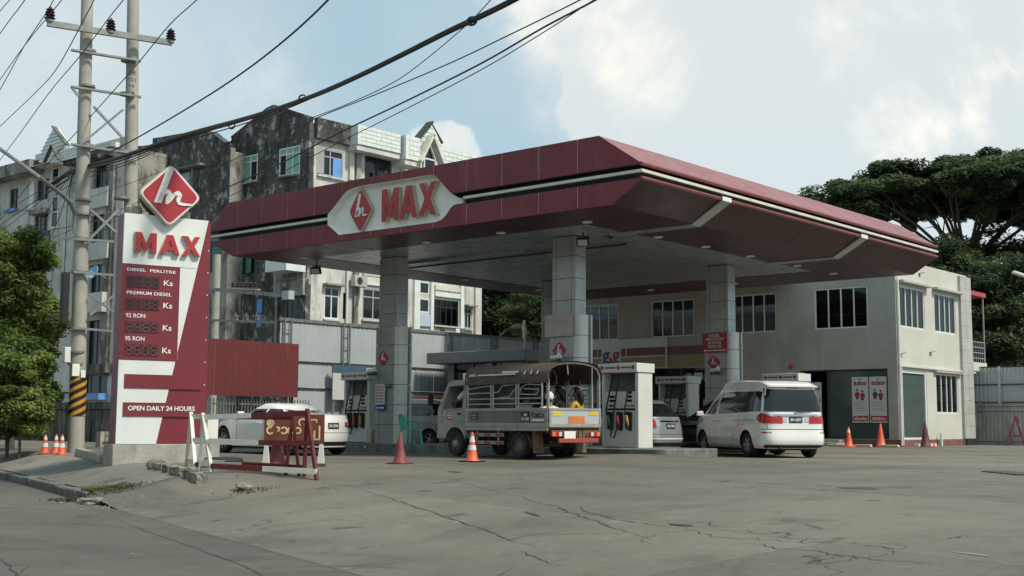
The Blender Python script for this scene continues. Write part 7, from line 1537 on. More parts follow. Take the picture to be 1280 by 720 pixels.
    c.ep('bumper_gap', 'trim', -1, [(-c.hw*.9, .56), (c.hw*.9, .56), (c.hw*.9, .57), (-c.hw*.9, .57)], .004, nu=16, nv=1); c.ep('bumper_trim', 'trim', -1, [(-c.hw*.8, .24), (c.hw*.8, .24), (c.hw*.74, .34), (-c.hw*.74, .34)], .006, nu=12, nv=2)
    if plate is not None: c.plate(-1, .78 if kind != 'sedan' else .74, plate, w=.34, h=.15)
    c.wheels([xa, xb], R, .19, R*.66, spokes, rimmat); return c
X_ = lambda u, v, Y: atY(u, v, Y)
p = X_(829, 530, 28.3); sil = small_car('silver_hatchback', 'silver hatchback parked beyond the front right fuel dispenser, tail towards us', p.x-1.78, 28.75, math.radians(172.5), 'car_silver', 3.9, 1.69, 1.52, 'hatch', 'PQ-7781', z=0)
sil.ep('chrome_bar', 'chrome', -1, [(-.4, .90), (.4, .90), (.36, .93), (-.36, .93)], .014); sil.ep('bumper_shine', 'car_white', -1, [(-.72, .43), (.72, .43), (.68, .46), (-.68, .46)], .010, nu=14, nv=1)
p = X_(849, 515, 31.3); bk = small_car('black_car', 'glossy black car half hidden between the silver hatchback and the white van', p.x+1.35, 31.35, math.radians(180), 'car_black', 4.4, 1.75, 1.50, 'sedan', None, z=0)
p = X_(428, 560, 21.3); wh = small_car('white_sedan', 'white sedan behind the trestle barriers left of the left fuel dispenser', p.x-2.50, 21.3, math.radians(178), 'car_white', 4.5, 1.74, 1.30, 'sedan', '5K-2096', spokes=7, R=.335)
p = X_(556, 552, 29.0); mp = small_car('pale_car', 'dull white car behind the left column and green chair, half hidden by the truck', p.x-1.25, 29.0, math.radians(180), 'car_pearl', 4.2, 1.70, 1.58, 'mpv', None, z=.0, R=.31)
# --- covered passenger truck
td = c2w(-math.sin(math.radians(40)), math.cos(math.radians(40))); ta = math.atan2(td.y, td.x); tl = Vector((-td.y, td.x, 0))
PW = atZ(651, 571, .02); Dw = 28.8; q = atD(651, 560, Dw); ax_ = Vector((q.x, q.y, 0)) - tl*.72
truck = thing('covered_truck', 'small grey passenger truck with brown canvas roof and railed open sides', 'truck', (ax_.x, ax_.y, zt(ax_.x, ax_.y)), ta)
def tb(nm, mat, f, parent=None, bevel=0.0, smooth=False):
    mb = MB(); f(mb); me = mb.mesh(nm, mat, smooth); o = link(nm, me, parent or truck)
    if bevel: b = o.modifiers.new('b', 'BEVEL'); b.width = bevel; b.segments = 2; b.limit_method = 'ANGLE'; me.polygons.foreach_set('use_smooth', [True]*len(me.polygons)); me.set_sharp_from_angle(angle=math.radians(50))
    return o
HB = .80
tb('chassis', 'trim', lambda m: (m.box((-1.0, .30, .40), (3.0, .40, .54)), m.box((-1.0, -.40, .40), (3.0, -.30, .54)), m.box((-.3, -.35, .25), (.3, .35, .45)), m.box((.5, -.5, .30), (1.3, -.1, .52)), m.box((2.1, -.45, .3), (2.9, .45, .6)), m.tube([(0, -.7, .30), (0, .7, .30)], .06, 8), m.tube([(2.4, -.7, .30), (2.4, .7, .30)], .05, 8)))
tb('bed_floor', 'rust', lambda m: m.box((-1.03, -HB+.01, .66), (1.95, HB-.01, .73)))
tb('bed_rail', 'bed', lambda m: (m.box((-1.03, HB-.02, .62), (1.95, HB+.02, .70)), m.box((-1.03, -HB-.02, .62), (1.95, -HB+.02, .70))), bevel=.01)
for sg in (1, -1):
    bd = tb('side_board', 'bed', lambda m: (m.box((-1.03, sg*HB-.02, .705), (1.95, sg*HB+.02, .80)), m.box((-1.03, sg*HB-.02, 1.07), (1.95, sg*HB+.02, 1.14)), m.box((-1.03, sg*HB-.02, .80), (-.94, sg*HB+.02, 1.07)), m.box((1.86, sg*HB-.02, .80), (1.95, sg*HB+.02, 1.07))), bevel=.008)
    tb('board_panel', 'bed_panel', lambda m: m.box((-.935, sg*HB-.012, .802), (1.855, sg*HB+.008, 1.068)), bd)
    if sg > 0:
        T = frame((0, HB+.009, 0), (-1, 0, 0), (0, 1, 0))
        tb('black_plate', 'plate_black', lambda m: m.box((.10, .83, 0), (.42, 1.05, .006), T), bd); tb('plate_lettering', 'white_print', lambda m: (text(m, '2M', .20, .32, .955, 1.02, .003, T @ Matrix.Translation((0, 0, .0065))), text(m, '35-1284', .13, .39, .86, .93, .003, T @ Matrix.Translation((0, 0, .0065)))), bd)
        tb('name_plate', 'print_grey', lambda m: m.box((.43, .83, 0), (.93, 1.06, .005), T), bd); tb('name_lettering', 'print_dark', lambda m: text(m, 'TOMICA', .47, .91, .91, 1.03, .005, T @ Matrix.Translation((0, 0, .0055)), .04), bd); tb('name_stripe', 'white_print', lambda m: m.box((.50, .85, .0055), (.90, .885, .008), T), bd); tb('name_flash', 'red', lambda m: m.prism([(.44, .94), (.50, 1.05), (.55, 1.05), (.47, .94)][::-1], .0055, .009, T), bd)
        tb('small_plate', 'plate_black', lambda m: m.box((-1.75, .88, 0), (-1.48, 1.03, .006), T), bd); tb('plate_lettering', 'print_grey', lambda m: (m.box((-1.72, .965, .0065), (-1.51, .995, .009), T), m.box((-1.69, .905, .0065), (-1.55, .935, .009), T)), bd)
tg = tb('tailgate', 'bed', lambda m: (m.box((-1.075, -HB, .705), (-1.035, HB, .79)), m.box((-1.075, -HB, 1.08), (-1.035, HB, 1.14)), m.box((-1.075, HB-.06, .79), (-1.035, HB, 1.08)), m.box((-1.075, -HB, .79), (-1.035, -HB+.06, 1.08))), bevel=.008)
tb('gate_panel', 'corr', lambda m: m.box((-1.066, -HB+.065, .792), (-1.045, HB-.065, 1.078)), tg)
for y0, y1, z0, z1, mt in ((.42, .70, .96, 1.05, 'yellow'), (-.70, -.42, .98, 1.07, 'yellow'), (-.28, .22, .80, .96, 'tail_amber')): tb('reflector', mt, lambda m: m.box((-1.073, y0, z0), (-1.0665, y1, z1)), tg)
for sg in (1, -1):
    a = tb('tail_lamp', 'tail_red', lambda m: m.box((-1.10, sg*.74, .50), (-1.02, sg*.44, .61)), bevel=.01); tb('lamp_section', 'tail_amber', lambda m: m.box((-1.104, sg*.735, .51), (-1.101, sg*.64, .60)), a); tb('lamp_section', 'lens_clear', lambda m: m.box((-1.104, sg*.53, .51), (-1.101, sg*.45, .60)), a)
    tb('mud_flap', 'mudflap', lambda m: m.add([(-.50, sg*.80, .62), (-.50, sg*.50, .62), (-.56, sg*.50, .14), (-.56, sg*.82, .12), (-.49, sg*.80, .62), (-.49, sg*.50, .62), (-.55, sg*.50, .14), (-.55, sg*.82, .12)], [(0, 1, 2, 3), (7, 6, 5, 4), (0, 4, 5, 1), (1, 5, 6, 2), (2, 6, 7, 3), (3, 7, 4, 0)]))
    pts = [(math.cos(t)*.40, math.sin(t)*.40) for t in [math.pi*i/10 for i in range(11)]]; tb('mudguard', 'mud_wheel', lambda m: m.add([(x, sg*y, .24+z) for x, z in pts for y in (.46, .80)], [(2*i, 2*i+1, 2*i+3, 2*i+2) for i in range(10)]))
    gd = tb('side_guard', 'bed', lambda m: (m.box((.55, sg*.76, .48), (1.80, sg*.79, .56)), m.box((.55, sg*.76, .30), (1.80, sg*.79, .38)), m.box((.75, sg*.73, .28), (.80, sg*.758, .66)), m.box((1.55, sg*.73, .28), (1.60, sg*.758, .66))))
    for x in (.58, 1.02, 1.46):
        for z in (.49, .31): tb('guard_reflector', 'red', lambda m: m.box((x, sg*.7905, z), (x+.24, sg*.796, z+.06)), gd)
tb('rear_plate', 'white_print', lambda m: m.box((-1.09, .02, .46), (-1.07, .36, .62))); tb('rear_bumper', 'tank_red', lambda m: m.box((-1.14, -.66, .36), (-1.08, .56, .46)), bevel=.01); tb('rear_beam', 'rust', lambda m: (m.box((-1.06, -.72, .52), (-1.0, .72, .64)), m.box((-1.07, -.30, .46), (-1.03, -.05, .6)), m.bar((-1.08, -.1, .44), (-1.08, -.1, .64), .03), m.bar((-1.08, -.22, .44), (-1.08, -.22, .64), .03)))
# tubular sides
def pr(m, P, r=.018): m.tube(P, r, 6)
for sg in (1, -1):
    y = sg*(HB-.02)
    for x in (1.90, 1.02, .94, .10, .02, -.80, -.98): tb('side_post', 'pipe', lambda m: pr(m, [(x, y, 1.14), (x, y, 1.80)], .02))
    for (a, b, st) in ((1.90, 1.02, 0), (.94, .10, 1), (.02, -.80, 2)):
        n = b+.06
        def bayf(m):
            for z in (1.24, 1.36): pr(m, [(a, y, z), (b, y, z)], .014)
            if st == 0: pr(m, [(a, y, 1.60), (b+.2, y, 1.66), (b, y, 1.66)], .014); pr(m, [(a, y, 1.48), (a-.3, y, 1.50), (b, y, 1.50)], .014)
            elif st == 1: pr(m, [(a, y, 1.50), (a-.20, y, 1.52), (a-.32, y, 1.66), (b, y, 1.69)], .014); pr(m, [(a, y, 1.36), (b+.25, y, 1.40), (b+.08, y, 1.56), (b, y, 1.57)], .014)
            else: pr(m, [(a, y, 1.42), (a-.12, y, 1.62), (a-.3, y, 1.68), (b, y, 1.66)], .014); pr(m, [(a-.05, y, 1.46), (b+.2, y, 1.44), (b+.1, y, 1.56), (a-.2, y, 1.58)], .014)
            pr(m, [((a+b)/2, y, 1.68), ((a+b)/2, y, 1.80)], .012)
        tb('side_rails', 'pipe', bayf)
arch = [(HB, 1.76), (HB-.005, 1.92), (HB-.07, 2.06), (HB-.22, 2.14), (.3, 2.185), (0, 2.20), (-.3, 2.185), (-HB+.22, 2.14), (-HB+.07, 2.06), (-HB+.005, 1.92), (-HB, 1.76)]
for x, nm in ((-1.03, 'rear_hoop'), (.45, 'roof_hoop'), (1.93, 'front_hoop')): tb(nm, 'pipe' if nm != 'rear_hoop' else 'stripe', lambda m: m.tube([(x, y*.99, z-.03) for y, z in arch], .022, 7), smooth='auto')
for y in (HB, -HB): tb('rear_post', 'pipe', lambda m: m.tube([(-1.03, y*.985, 1.14), (-1.03, y*.985, 1.76)], .022, 7))
tb('rear_post', 'pipe', lambda m: m.tube([(-1.03, -.55, 1.14), (-1.03, -.55, 2.1)], .014, 6)); tb('rear_post', 'pipe', lambda m: m.tube([(-1.03, .2, 1.9), (-1.0, .2, 2.15)], .014, 6))
def tarp(m):
    xs = [-1.10, -.6, -.05, .45, .95, 1.5, 2.0]; vs = []
    for i, x in enumerate(xs):
        for y, z in arch: sag = -.018*math.sin(math.pi*((x+1.03)/1.48 % 1)) if z > 2.0 else 0; vs.append((x, y*1.012, z+.012+sag + .03*(0 if i else 0)))
    n = len(arch); m.add(vs, grid_faces(len(xs), n)); m.add([(x, y*.985, z-.012) for x, y, z in vs], grid_faces(len(xs), n))
rf = tb('canvas_roof', 'tarp', tarp, smooth='auto')
tb('front_panel', 'tarp', lambda m: m.prism([(y, z) for y, z in arch][::-1], 0, .02, Matrix(((0, 0, 1, 1.955), (1, 0, 0, 0), (0, 1, 0, 0), (0, 0, 0, 1)))))
for sg in (1, -1):
    tb('canvas_valance', 'tarp', lambda m: m.box((-1.08, sg*(HB+.012), 1.70), (1.98, sg*(HB+.03), 1.80)), bevel=.006); T = frame((0, sg*(HB-.012), 0), (-sg, 0, 0), (0, sg, 0)) @ Matrix.Translation((0, 1.93, 0)) @ Matrix.Rotation(-.20, 4, 'X') @ Matrix.Translation((0, -1.93, .05))
    if sg < 0: continue
    tb('roof_lettering', 'stripe', lambda m: (text(m, 'APEX', -1.78, -1.52, 1.88, 1.945, .01, T), m.box((-1.45, 1.895, 0), (-.05, 1.925, .01), T), m.box((-.55, 1.94, 0), (.02, 1.985, .01), T)), rf)
    tb('roof_flags', 'stripe', lambda m: [m.prism([(.22+i*.22, 1.90), (.28+i*.22, 1.90), (.29+i*.22, 1.99)], 0, .01, T) for i in range(3)], rf)
tb('headboard', 'bed_panel', lambda m: m.box((1.90, -HB+.03, .73), (1.94, HB-.03, 1.76)))
tb('bench', 'rust', lambda m: (m.box((-.9, HB-.36, .84), (1.89, HB-.05, .88)), m.box((-.9, -HB+.05, .84), (1.89, -HB+.36, .88))))
# cab: tapered shell with door, windows
def cabsec(z): t = (z-.45)/1.45; return (3.18 - (.0 if z < 1.12 else (z-1.12)*.52), 1.995, .79-(.0 if z < 1.1 else (z-1.1)*.10))
lv = [.42, .60, .85, 1.10, 1.20, 1.45, 1.65, 1.78, 1.84]
def cabf(m):
    V = []; 
    for i, z in enumerate(lv):
        xf, xr, w = cabsec(z); r = .10 if i < len(lv)-1 else .16; s_ = 0 if i < len(lv)-1 else .05; xf -= s_*2; w -= s_
        for cx, cy, a0 in ((xf-r, w-r, 0), (xr+.03, w-.03, 1), (xr+.03, -w+.03, 2), (xf-r, -w+r, 3)):
            rr = r if a0 in (0, 3) else .03
            for k in range(5): a = (0, math.pi/2, math.pi, -math.pi/2)[a0] + math.pi/2*k/4; V.append((cx+rr*math.cos(a), cy+rr*math.sin(a), z))
    n = 20; F = grid_faces(len(lv), n, True)+[tuple(range(n-1, -1, -1)), tuple((len(lv)-1)*n+j for j in range(n))]; m.add(V, F)
mb = MB(); cabf(mb); me = mb.mesh('cab', 'truck', 'auto'); cuts = []
for sg in (1, -1): c = MB(Matrix.Translation((2.4, sg*.68, .30)) @ Matrix.Rotation(math.pi/2, 4, 'X')); c.lathe([(.40, -.25), (.40, .25)], 26); cuts.append(c.mesh('c', 'trim'))
c = MB(); c.box((2.12, -.70, 1.12), (2.80, .70, 1.70)); cuts.append(c.mesh('c', 'trim'))        # hollow cab
for sg in (1, -1): c = MB(); c.add([(2.12, sg*.6, 1.15), (2.92, sg*.6, 1.13), (2.70, sg*.6, 1.68), (2.12, sg*.6, 1.70), (2.12, sg*.95, 1.15), (2.92, sg*.95, 1.13), (2.70, sg*.95, 1.68), (2.12, sg*.95, 1.70)], [(0, 1, 2, 3), (7, 6, 5, 4), (0, 4, 5, 1), (1, 5, 6, 2), (2, 6, 7, 3), (3, 7, 4, 0)]); cuts.append(c.mesh('c', 'trim'))
me = bool_cut(me, cuts); me.name = 'cab'; me.polygons.foreach_set('use_smooth', [True]*len(me.polygons)); me.set_sharp_from_angle(angle=math.radians(32)); cabo = link('cab', me, truck)
for sg in (1, -1):
    tb('door_gap', 'trim', lambda m: (m.box((2.09, sg*.7895, .72), (2.10, sg*.7925, 1.12)), m.box((2.93, sg*.7895, .78), (2.94, sg*.7925, 1.10))), cabo); tb('body_moulding', 'bed', lambda m: m.box((2.02, sg*.788, .86), (3.08, sg*.80, .90)), cabo)
    tb('arch_trim', 'trim', lambda m: m.ring((0, 0), .415, .05, .03, Matrix.Translation((2.4, sg*.80 - (0 if sg > 0 else -.03) - .015, .30)) @ Matrix.Rotation(math.pi/2, 4, 'X'), .1, math.pi-.1), cabo)
    tb('window_frame', 'bed', lambda m: m.tube([(2.10, sg*.79, 1.14), (2.94, sg*.785, 1.12), (2.70, sg*.735, 1.70), (2.10, sg*.735, 1.72)], .018, 6, closed=True), cabo); tb('door_handle', 'trim', lambda m: m.box((2.16, sg*.79, 1.0), (2.28, sg*.815, 1.04)), cabo)
    tb('mirror', 'trim', lambda m: (m.bar((2.95, sg*.78, 1.25), (3.08, sg*1.02, 1.38), .02), m.box((3.03, sg*.98, 1.22), (3.09, sg*1.12, 1.52))), bevel=.015); tb('step', 'bed', lambda m: m.box((2.86, sg*.66, .42), (3.12, sg*.805, .54)), bevel=.01)
T = frame((2.62, .7935, .98), (-1, 0, 0), (0, 1, 0)); em = tb('door_badge', 'white_print', lambda m: m.lathe([(.125, 0), (.125, .004)], 20, T), cabo); tb('badge_ring', 'print_red', lambda m: (m.ring((0, 0), .10, .035, .004, T @ Matrix.Translation((0, 0, .0045))), m.box((-.05, -.045, .0045), (.05, -.01, .0085), T), m.box((-.05, .015, .0045), (.05, .05, .0085), T)), cabo)
tb('windscreen', 'car_glass', lambda m: m.add([(3.165, -.66, 1.16), (3.165, .66, 1.16), (2.885, .60, 1.70), (2.885, -.60, 1.70)], [(0, 1, 2, 3)]), cabo); tb('steering_wheel', 'trim', lambda m: m.ring((0, 0), .17, .03, .03, Matrix.Translation((2.72, .32, 1.14)) @ Matrix.Rotation(-1.0, 4, 'Y')))
tb('seat', 'cloth_dark', lambda m: (m.box((2.14, -.6, 1.0), (2.5, .6, 1.13)), m.box((2.125, -.6, 1.13), (2.2, .6, 1.55)))); tb('roof_load', 'sign_cream', lambda m: (m.box((2.05, -.45, 1.85), (2.55, .45, 2.02)), m.tube([(2.2, .5, 1.95), (2.5, .3, 2.05)], .05, 8)), bevel=.05)
ms = wheel_meshes(.30, .18, .185, 10, 'mud_wheel')
for y in (.70, -.70): put_wheel(truck, ms, 2.4, y, .295)
for y in (.71, -.71, .48, -.48): put_wheel(truck, ms, 0, y, .295)
for sg in (1, -1): tb('hub', 'mud_wheel' if False else 'grey_cap', lambda m: m.lathe([(.09, 0), (.08, .04), (.03, .06)], 12, Matrix.Translation((2.4, sg*.76, .295)) @ Matrix.Rotation(-sg*math.pi/2, 4, 'X')))
# ================================================================== people
def skin_mesh(name, nodes, edges, root, mat, sub=2):
    me = bpy.data.meshes.new(name); bm = bmesh.new(); sk = bm.verts.layers.skin.verify(); ids = {}
    for k, (p, r) in nodes.items():
        v = bm.verts.new(p); v[sk].radius = (r, r) if not isinstance(r, tuple) else r; v[sk].use_root = (k == root); ids[k] = v
    for a, b in edges: bm.edges.new((ids[a], ids[b]))
    bm.to_mesh(me); bm.free(); o = bpy.data.objects.new('tmp', me); COL.objects.link(o); s = o.modifiers.new('s', 'SKIN'); s.use_smooth_shade = True; s.branch_smoothing = .4; d = o.modifiers.new('d', 'SUBSURF'); d.levels = sub; d.render_levels = sub
    dg = bpy.context.evaluated_depsgraph_get(); dg.update(); r = bpy.data.meshes.new_from_object(o.evaluated_get(dg)); bpy.data.objects.remove(o); r.name = name; r.materials.clear(); r.materials.append(M[mat]); r.polygons.foreach_set('use_smooth', [True]*len(r.polygons)); return r
def hand(N, E, wrist, d, side_, key, curl=.35):
    d = Vector(d).normalized(); s = Vector(side_).normalized(); n = d.cross(s); w = Vector(N[wrist][0]); p = w+d*.085; N[key+'p'] = (p, .026); E.append((wrist, key+'p'))
    for i, (o, L_) in enumerate(((-.030, .060), (-.010, .072), (.010, .068), (.030, .052))):
        a = p+d*.012+s*o; b = a+d*L_*.55+n*curl*.03; c = b+d*L_*.4+n*curl*.05
        for q, (pt, r) in enumerate(((a, .010), (b, .0085), (c, .0075))): N[f'{key}{i}{q}'] = (pt, r)
        E += [(key+'p', f'{key}{i}0'), (f'{key}{i}0', f'{key}{i}1'), (f'{key}{i}1', f'{key}{i}2')]
    a = w+d*.035-s*.032; b = a+d*.03-s*.022; N[key+'t0'] = (a, .012); N[key+'t1'] = (b, .009); E += [(wrist, key+'t0'), (key+'t0', key+'t1')]
def person(label, loc, rz, J, top, bottom, hair='short', group=None, longyi=False, cap=None):
    """J joint positions in the person's own frame (x forward, y left); one continuous body with clothes and hair on it"""
    t = thing('person', label, 'person', loc, rz, group); V_ = {k: Vector(v) for k, v in J.items()}; hd = V_['head']; nk = V_['neck']; upv = (hd-nk).normalized(); fwd = Vector(J.get('face', (1, 0, 0))).normalized()
    N = {'pel': (V_['pel'], .125), 'wst': (V_['pel'].lerp(V_['chest'], .5), .115), 'chest': (V_['chest'], .130), 'ub': (V_['chest'].lerp(nk, .6), .105), 'neck': (nk, .052), 'jaw': (hd-upv*.055+fwd*.025, .068), 'skull': (hd+upv*.04-fwd*.005, .092), 'crown': (hd+upv*.095-fwd*.01, .060), 'nose': (hd-upv*.012+fwd*.098, .014)}
    E = [('pel', 'wst'), ('wst', 'chest'), ('chest', 'ub'), ('ub', 'neck'), ('neck', 'jaw'), ('jaw', 'skull'), ('skull', 'crown'), ('jaw', 'nose')]; SN, SE, BN, BE = {}, [], {}, []
    for s_ in 'LR':
        for k, r in (('sh', .062), ('el', .042), ('wr', .029)): N[k+s_] = (V_[k+s_], r)
        for k, r in (('hip', .092), ('kn', .060), ('an', .040), ('toe', .030)): N[k+s_] = (V_[k+s_], r)
        N['fa'+s_] = (V_['el'+s_].lerp(V_['wr'+s_], .3), .042); N['th'+s_] = (V_['hip'+s_].lerp(V_['kn'+s_], .45), .078); N['cf'+s_] = (V_['kn'+s_].lerp(V_['an'+s_], .35), .056)
        E += [('ub', 'sh'+s_), ('sh'+s_, 'el'+s_), ('el'+s_, 'fa'+s_), ('fa'+s_, 'wr'+s_), ('pel', 'hip'+s_), ('hip'+s_, 'th'+s_), ('th'+s_, 'kn'+s_), ('kn'+s_, 'cf'+s_), ('cf'+s_, 'an'+s_), ('an'+s_, 'toe'+s_)]
        dd = (V_['wr'+s_]-V_['el'+s_]).normalized(); sd = dd.cross(Vector((0, 0, 1))); sd = sd if sd.length > .2 else Vector((0, 1, 0)); hand(N, E, 'wr'+s_, dd, sd*(1 if s_ == 'L' else -1), 'h'+s_)
        SN.update({k+s_: (N[k+s_][0], N[k+s_][1]+.016) for k in ('sh', 'el')}); SE += [('ub', 'sh'+s_), ('sh'+s_, 'el'+s_)]
        BN.update({k+s_: (N[k+s_][0], N[k+s_][1]+.018) for k in ('hip', 'th', 'kn', 'cf')}); BN['an'+s_] = (V_['an'+s_].lerp(V_['kn'+s_], .12), .062); BE += [('pel', 'hip'+s_), ('hip'+s_, 'th'+s_), ('th'+s_, 'kn'+s_), ('kn'+s_, 'cf'+s_), ('cf'+s_, 'an'+s_)]
    link('body', skin_mesh('body', N, E, 'pel', 'skin', 1), t)
    SN.update({'pel': (V_['pel']+Vector((0, 0, .02)), .148), 'wst': (N['wst'][0], .138), 'chest': (V_['chest'], .152), 'ub': (N['ub'][0], .120), 'nk': (V_['chest'].lerp(nk, .86), .072)}); SE += [('pel', 'wst'), ('wst', 'chest'), ('chest', 'ub'), ('ub', 'nk')]; link('shirt', skin_mesh('shirt', SN, SE, 'pel', top), t)
    if longyi:
        a = V_['pel']; k = (V_['anL']+V_['anR'])/2; mb = MB(); vs = []; lv_ = [(a+Vector((0, 0, .06)), .15, .19), (a.lerp(k, .3), .16, .20), (a.lerp(k, .7), .15, .19), (a.lerp(k, .95), .17, .20)]
        for c, rx, ry in lv_: vs += [(c.x+rx*math.cos(q), c.y+ry*math.sin(q), c.z) for q in [2*math.pi*i/16 for i in range(16)]]
        mb.add(vs, grid_faces(4, 16, True)); link('longyi', mb.mesh('longyi', bottom, True), t)
    else: BN['pel'] = (V_['pel'], .140); link('trousers', skin_mesh('trousers', BN, BE, 'pel', bottom), t)
    # hair cap, eyes, ears
    R3 = frame(hd, fwd.cross(upv) if False else upv.cross(fwd), fwd, upv)    # x = left of face, y = up, z = face
    bm = bmesh.new(); bmesh.ops.create_uvsphere(bm, u_segments=16, v_segments=12, radius=1.0)
    for v in bm.verts:
        v.co = Vector((v.co.x*.100, v.co.y*.128+.030, v.co.z*.112-.012))
    bmesh.ops.delete(bm, geom=[v for v in bm.verts if (v.co.z > .035 and v.co.y < .085) or v.co.y < -.055], context='VERTS'); bmesh.ops.transform(bm, matrix=R3, verts=bm.verts)
    me = bpy.data.meshes.new('hair'); bm.to_mesh(me); bm.free(); me.materials.append(M[cap or 'hair']); me.polygons.foreach_set('use_smooth', [True]*len(me.polygons)); o = link('hair' if not cap else 'cap', me, t); so_ = o.modifiers.new('s', 'SOLIDIFY'); so_.thickness = .012
    if hair == 'long': mb = MB(); P = [hd+upv*.06-fwd*.075, hd-upv*.06-fwd*.10, hd-upv*.17-fwd*.11, hd-upv*.29-fwd*.10]; mb.tube(P, [.075, .084, .062, .022], 12); link('long_hair', mb.mesh('long_hair', 'hair', 'auto'), t)
    mb = MB(R3)
    for sx in (-1, 1): mb.lathe([(.002, -.010), (.010, 0), (.002, .008)], 8, Matrix.Translation((sx*.034, .005, .082)))
    link('eyes', mb.mesh('eyes', 'hair', 'auto'), t); mb = MB(R3)
    for sx in (-1, 1): mb.lathe([(.006, -.008), (.026, 0), (.020, .012), (.006, .012)], 10, Matrix.Translation((sx*.094, -.005, .0)) @ Matrix.Rotation(sx*1.4, 4, 'Y'))
    link('ears', mb.mesh('ears', 'skin', 'auto'), t); mb = MB(R3); mb.box((-.022, -.052, .083), (.022, -.044, .094)); link('mouth', mb.mesh('mouth', 'board_brown'), t)
    return t
def seated(lean=0.0, side=0.0, arm=0.0):
    u = Vector((lean, side, 1)).normalized(); P = Vector((0, 0, .09)); ch, nk, hd = P+u*.30, P+u*.50, P+u*.655+Vector((lean*.05, 0, 0)); J = dict(pel=P, chest=ch, neck=nk, head=hd)
    for s_, sg in (('L', 1), ('R', -1)):
        sh = P+u*.44+Vector((0, sg*.165, 0)); J.update({'sh'+s_: sh, 'el'+s_: sh+Vector((.10, sg*.07, -.26)), 'wr'+s_: sh+Vector((.30, -sg*.02, -.34+arm)), 'hip'+s_: P+Vector((0, sg*.09, -.01)), 'kn'+s_: Vector((.42, sg*.11, .10)), 'an'+s_: Vector((.40, sg*.11, -.26)), 'toe'+s_: Vector((.54, sg*.13, -.28))})
    return J
Tt = wm(truck)
def seat_in(x, y, z, yaw, label, top, bottom, hair, lean=0.0, side=0.0, cap=None):
    p = Tt @ Vector((x, y, z)); return person(label, p, ta+yaw, seated(lean, side), top, bottom, hair, 'people riding in the truck', cap=cap)
seat_in(-.62, -.50, .74, .35, 'woman with long black hair in a mustard top seated at the truck tail', 'cloth_yellow', 'cloth_dark', 'long', .05)
seat_in(-.30, -.30, .78, .5, 'dark haired passenger in dark clothes seated inside by the truck tail', 'cloth_dark', 'cloth_dark', 'long', .12, .1)
seat_in(-.72, .48, .62, -.5, 'passenger in white with a white cap at the near rear corner of the truck', 'cloth_white', 'cloth_slate', 'short', .05, 0, 'cloth_white')
seat_in(.25, .42, .66, -math.pi/2+.5, 'passenger in pale blue with back to the near side rail of the truck', 'cloth_blue', 'cloth_dark', 'short', .25)
seat_in(1.25, -.45, .82, math.pi/2, 'passenger in brown clothes seated far side near the truck cab', 'board_brown', 'cloth_dark', 'short', .02)
seat_in(.45, -.45, .80, math.pi/2, 'passenger in dark green seated far side in the middle of the truck', 'cloth_green', 'cloth_dark', 'short', .15)
J = seated(.05); J['elL'] = Vector((.18, .30, .30)); J['wrL'] = Vector((.38, .26, .25)); p = Tt @ Vector((2.30, .34, 1.06)); person('truck driver in a pale shirt with an arm at the open cab window', p, ta, J, 'cloth_white', 'cloth_dark', 'short')
# attendant in red beyond the brown board
def standing(lean=(0, 0), h=1.0):
    u = Vector((lean[0], lean[1], 1)).normalized(); P = Vector((0, 0, .88)); J = dict(pel=P, chest=P+u*.30, neck=P+u*.50, head=P+u*.66+Vector((lean[0]*.15, lean[1]*.15, 0)))
    for s_, sg in (('L', 1), ('R', -1)):
        sh = P+u*.44+Vector((0, sg*.17, 0)); J.update({'sh'+s_: sh, 'el'+s_: sh+Vector((.08, sg*.10, -.27)), 'wr'+s_: sh+Vector((.26, sg*.06, -.42)), 'hip'+s_: P+Vector((0, sg*.09, -.02)), 'kn'+s_: Vector((.04, sg*.10, .47)), 'an'+s_: Vector((-.02, sg*.11, .08)), 'toe'+s_: Vector((.15, sg*.13, .03))})
    for k in J: J[k] = J[k]*h
    return J
q = atD(350, 540, 33.0); person('attendant in a red jacket standing between the brown board and the white sedan', (q.x, q.y, zt(q.x, q.y)), math.radians(150), standing((.35, .10), .95), 'cloth_red', 'cloth_dark', 'short')
q = atX(554, 405, AXs-.35); person('person in grey at the large window of the flats above the washing', (q.x-.05, q.y, q.z-1.25), 0, standing((.02, 0), .95), 'cloth_slate', 'cloth_dark', 'short')
q = atX(476, 220, AXs+.15); t = person('person in purple leaning from the top floor window of the flats', (q.x+.05, q.y, q.z-1.25), 0, standing((.3, .1), .95), 'cloth_purple', 'cloth_dark', 'short')
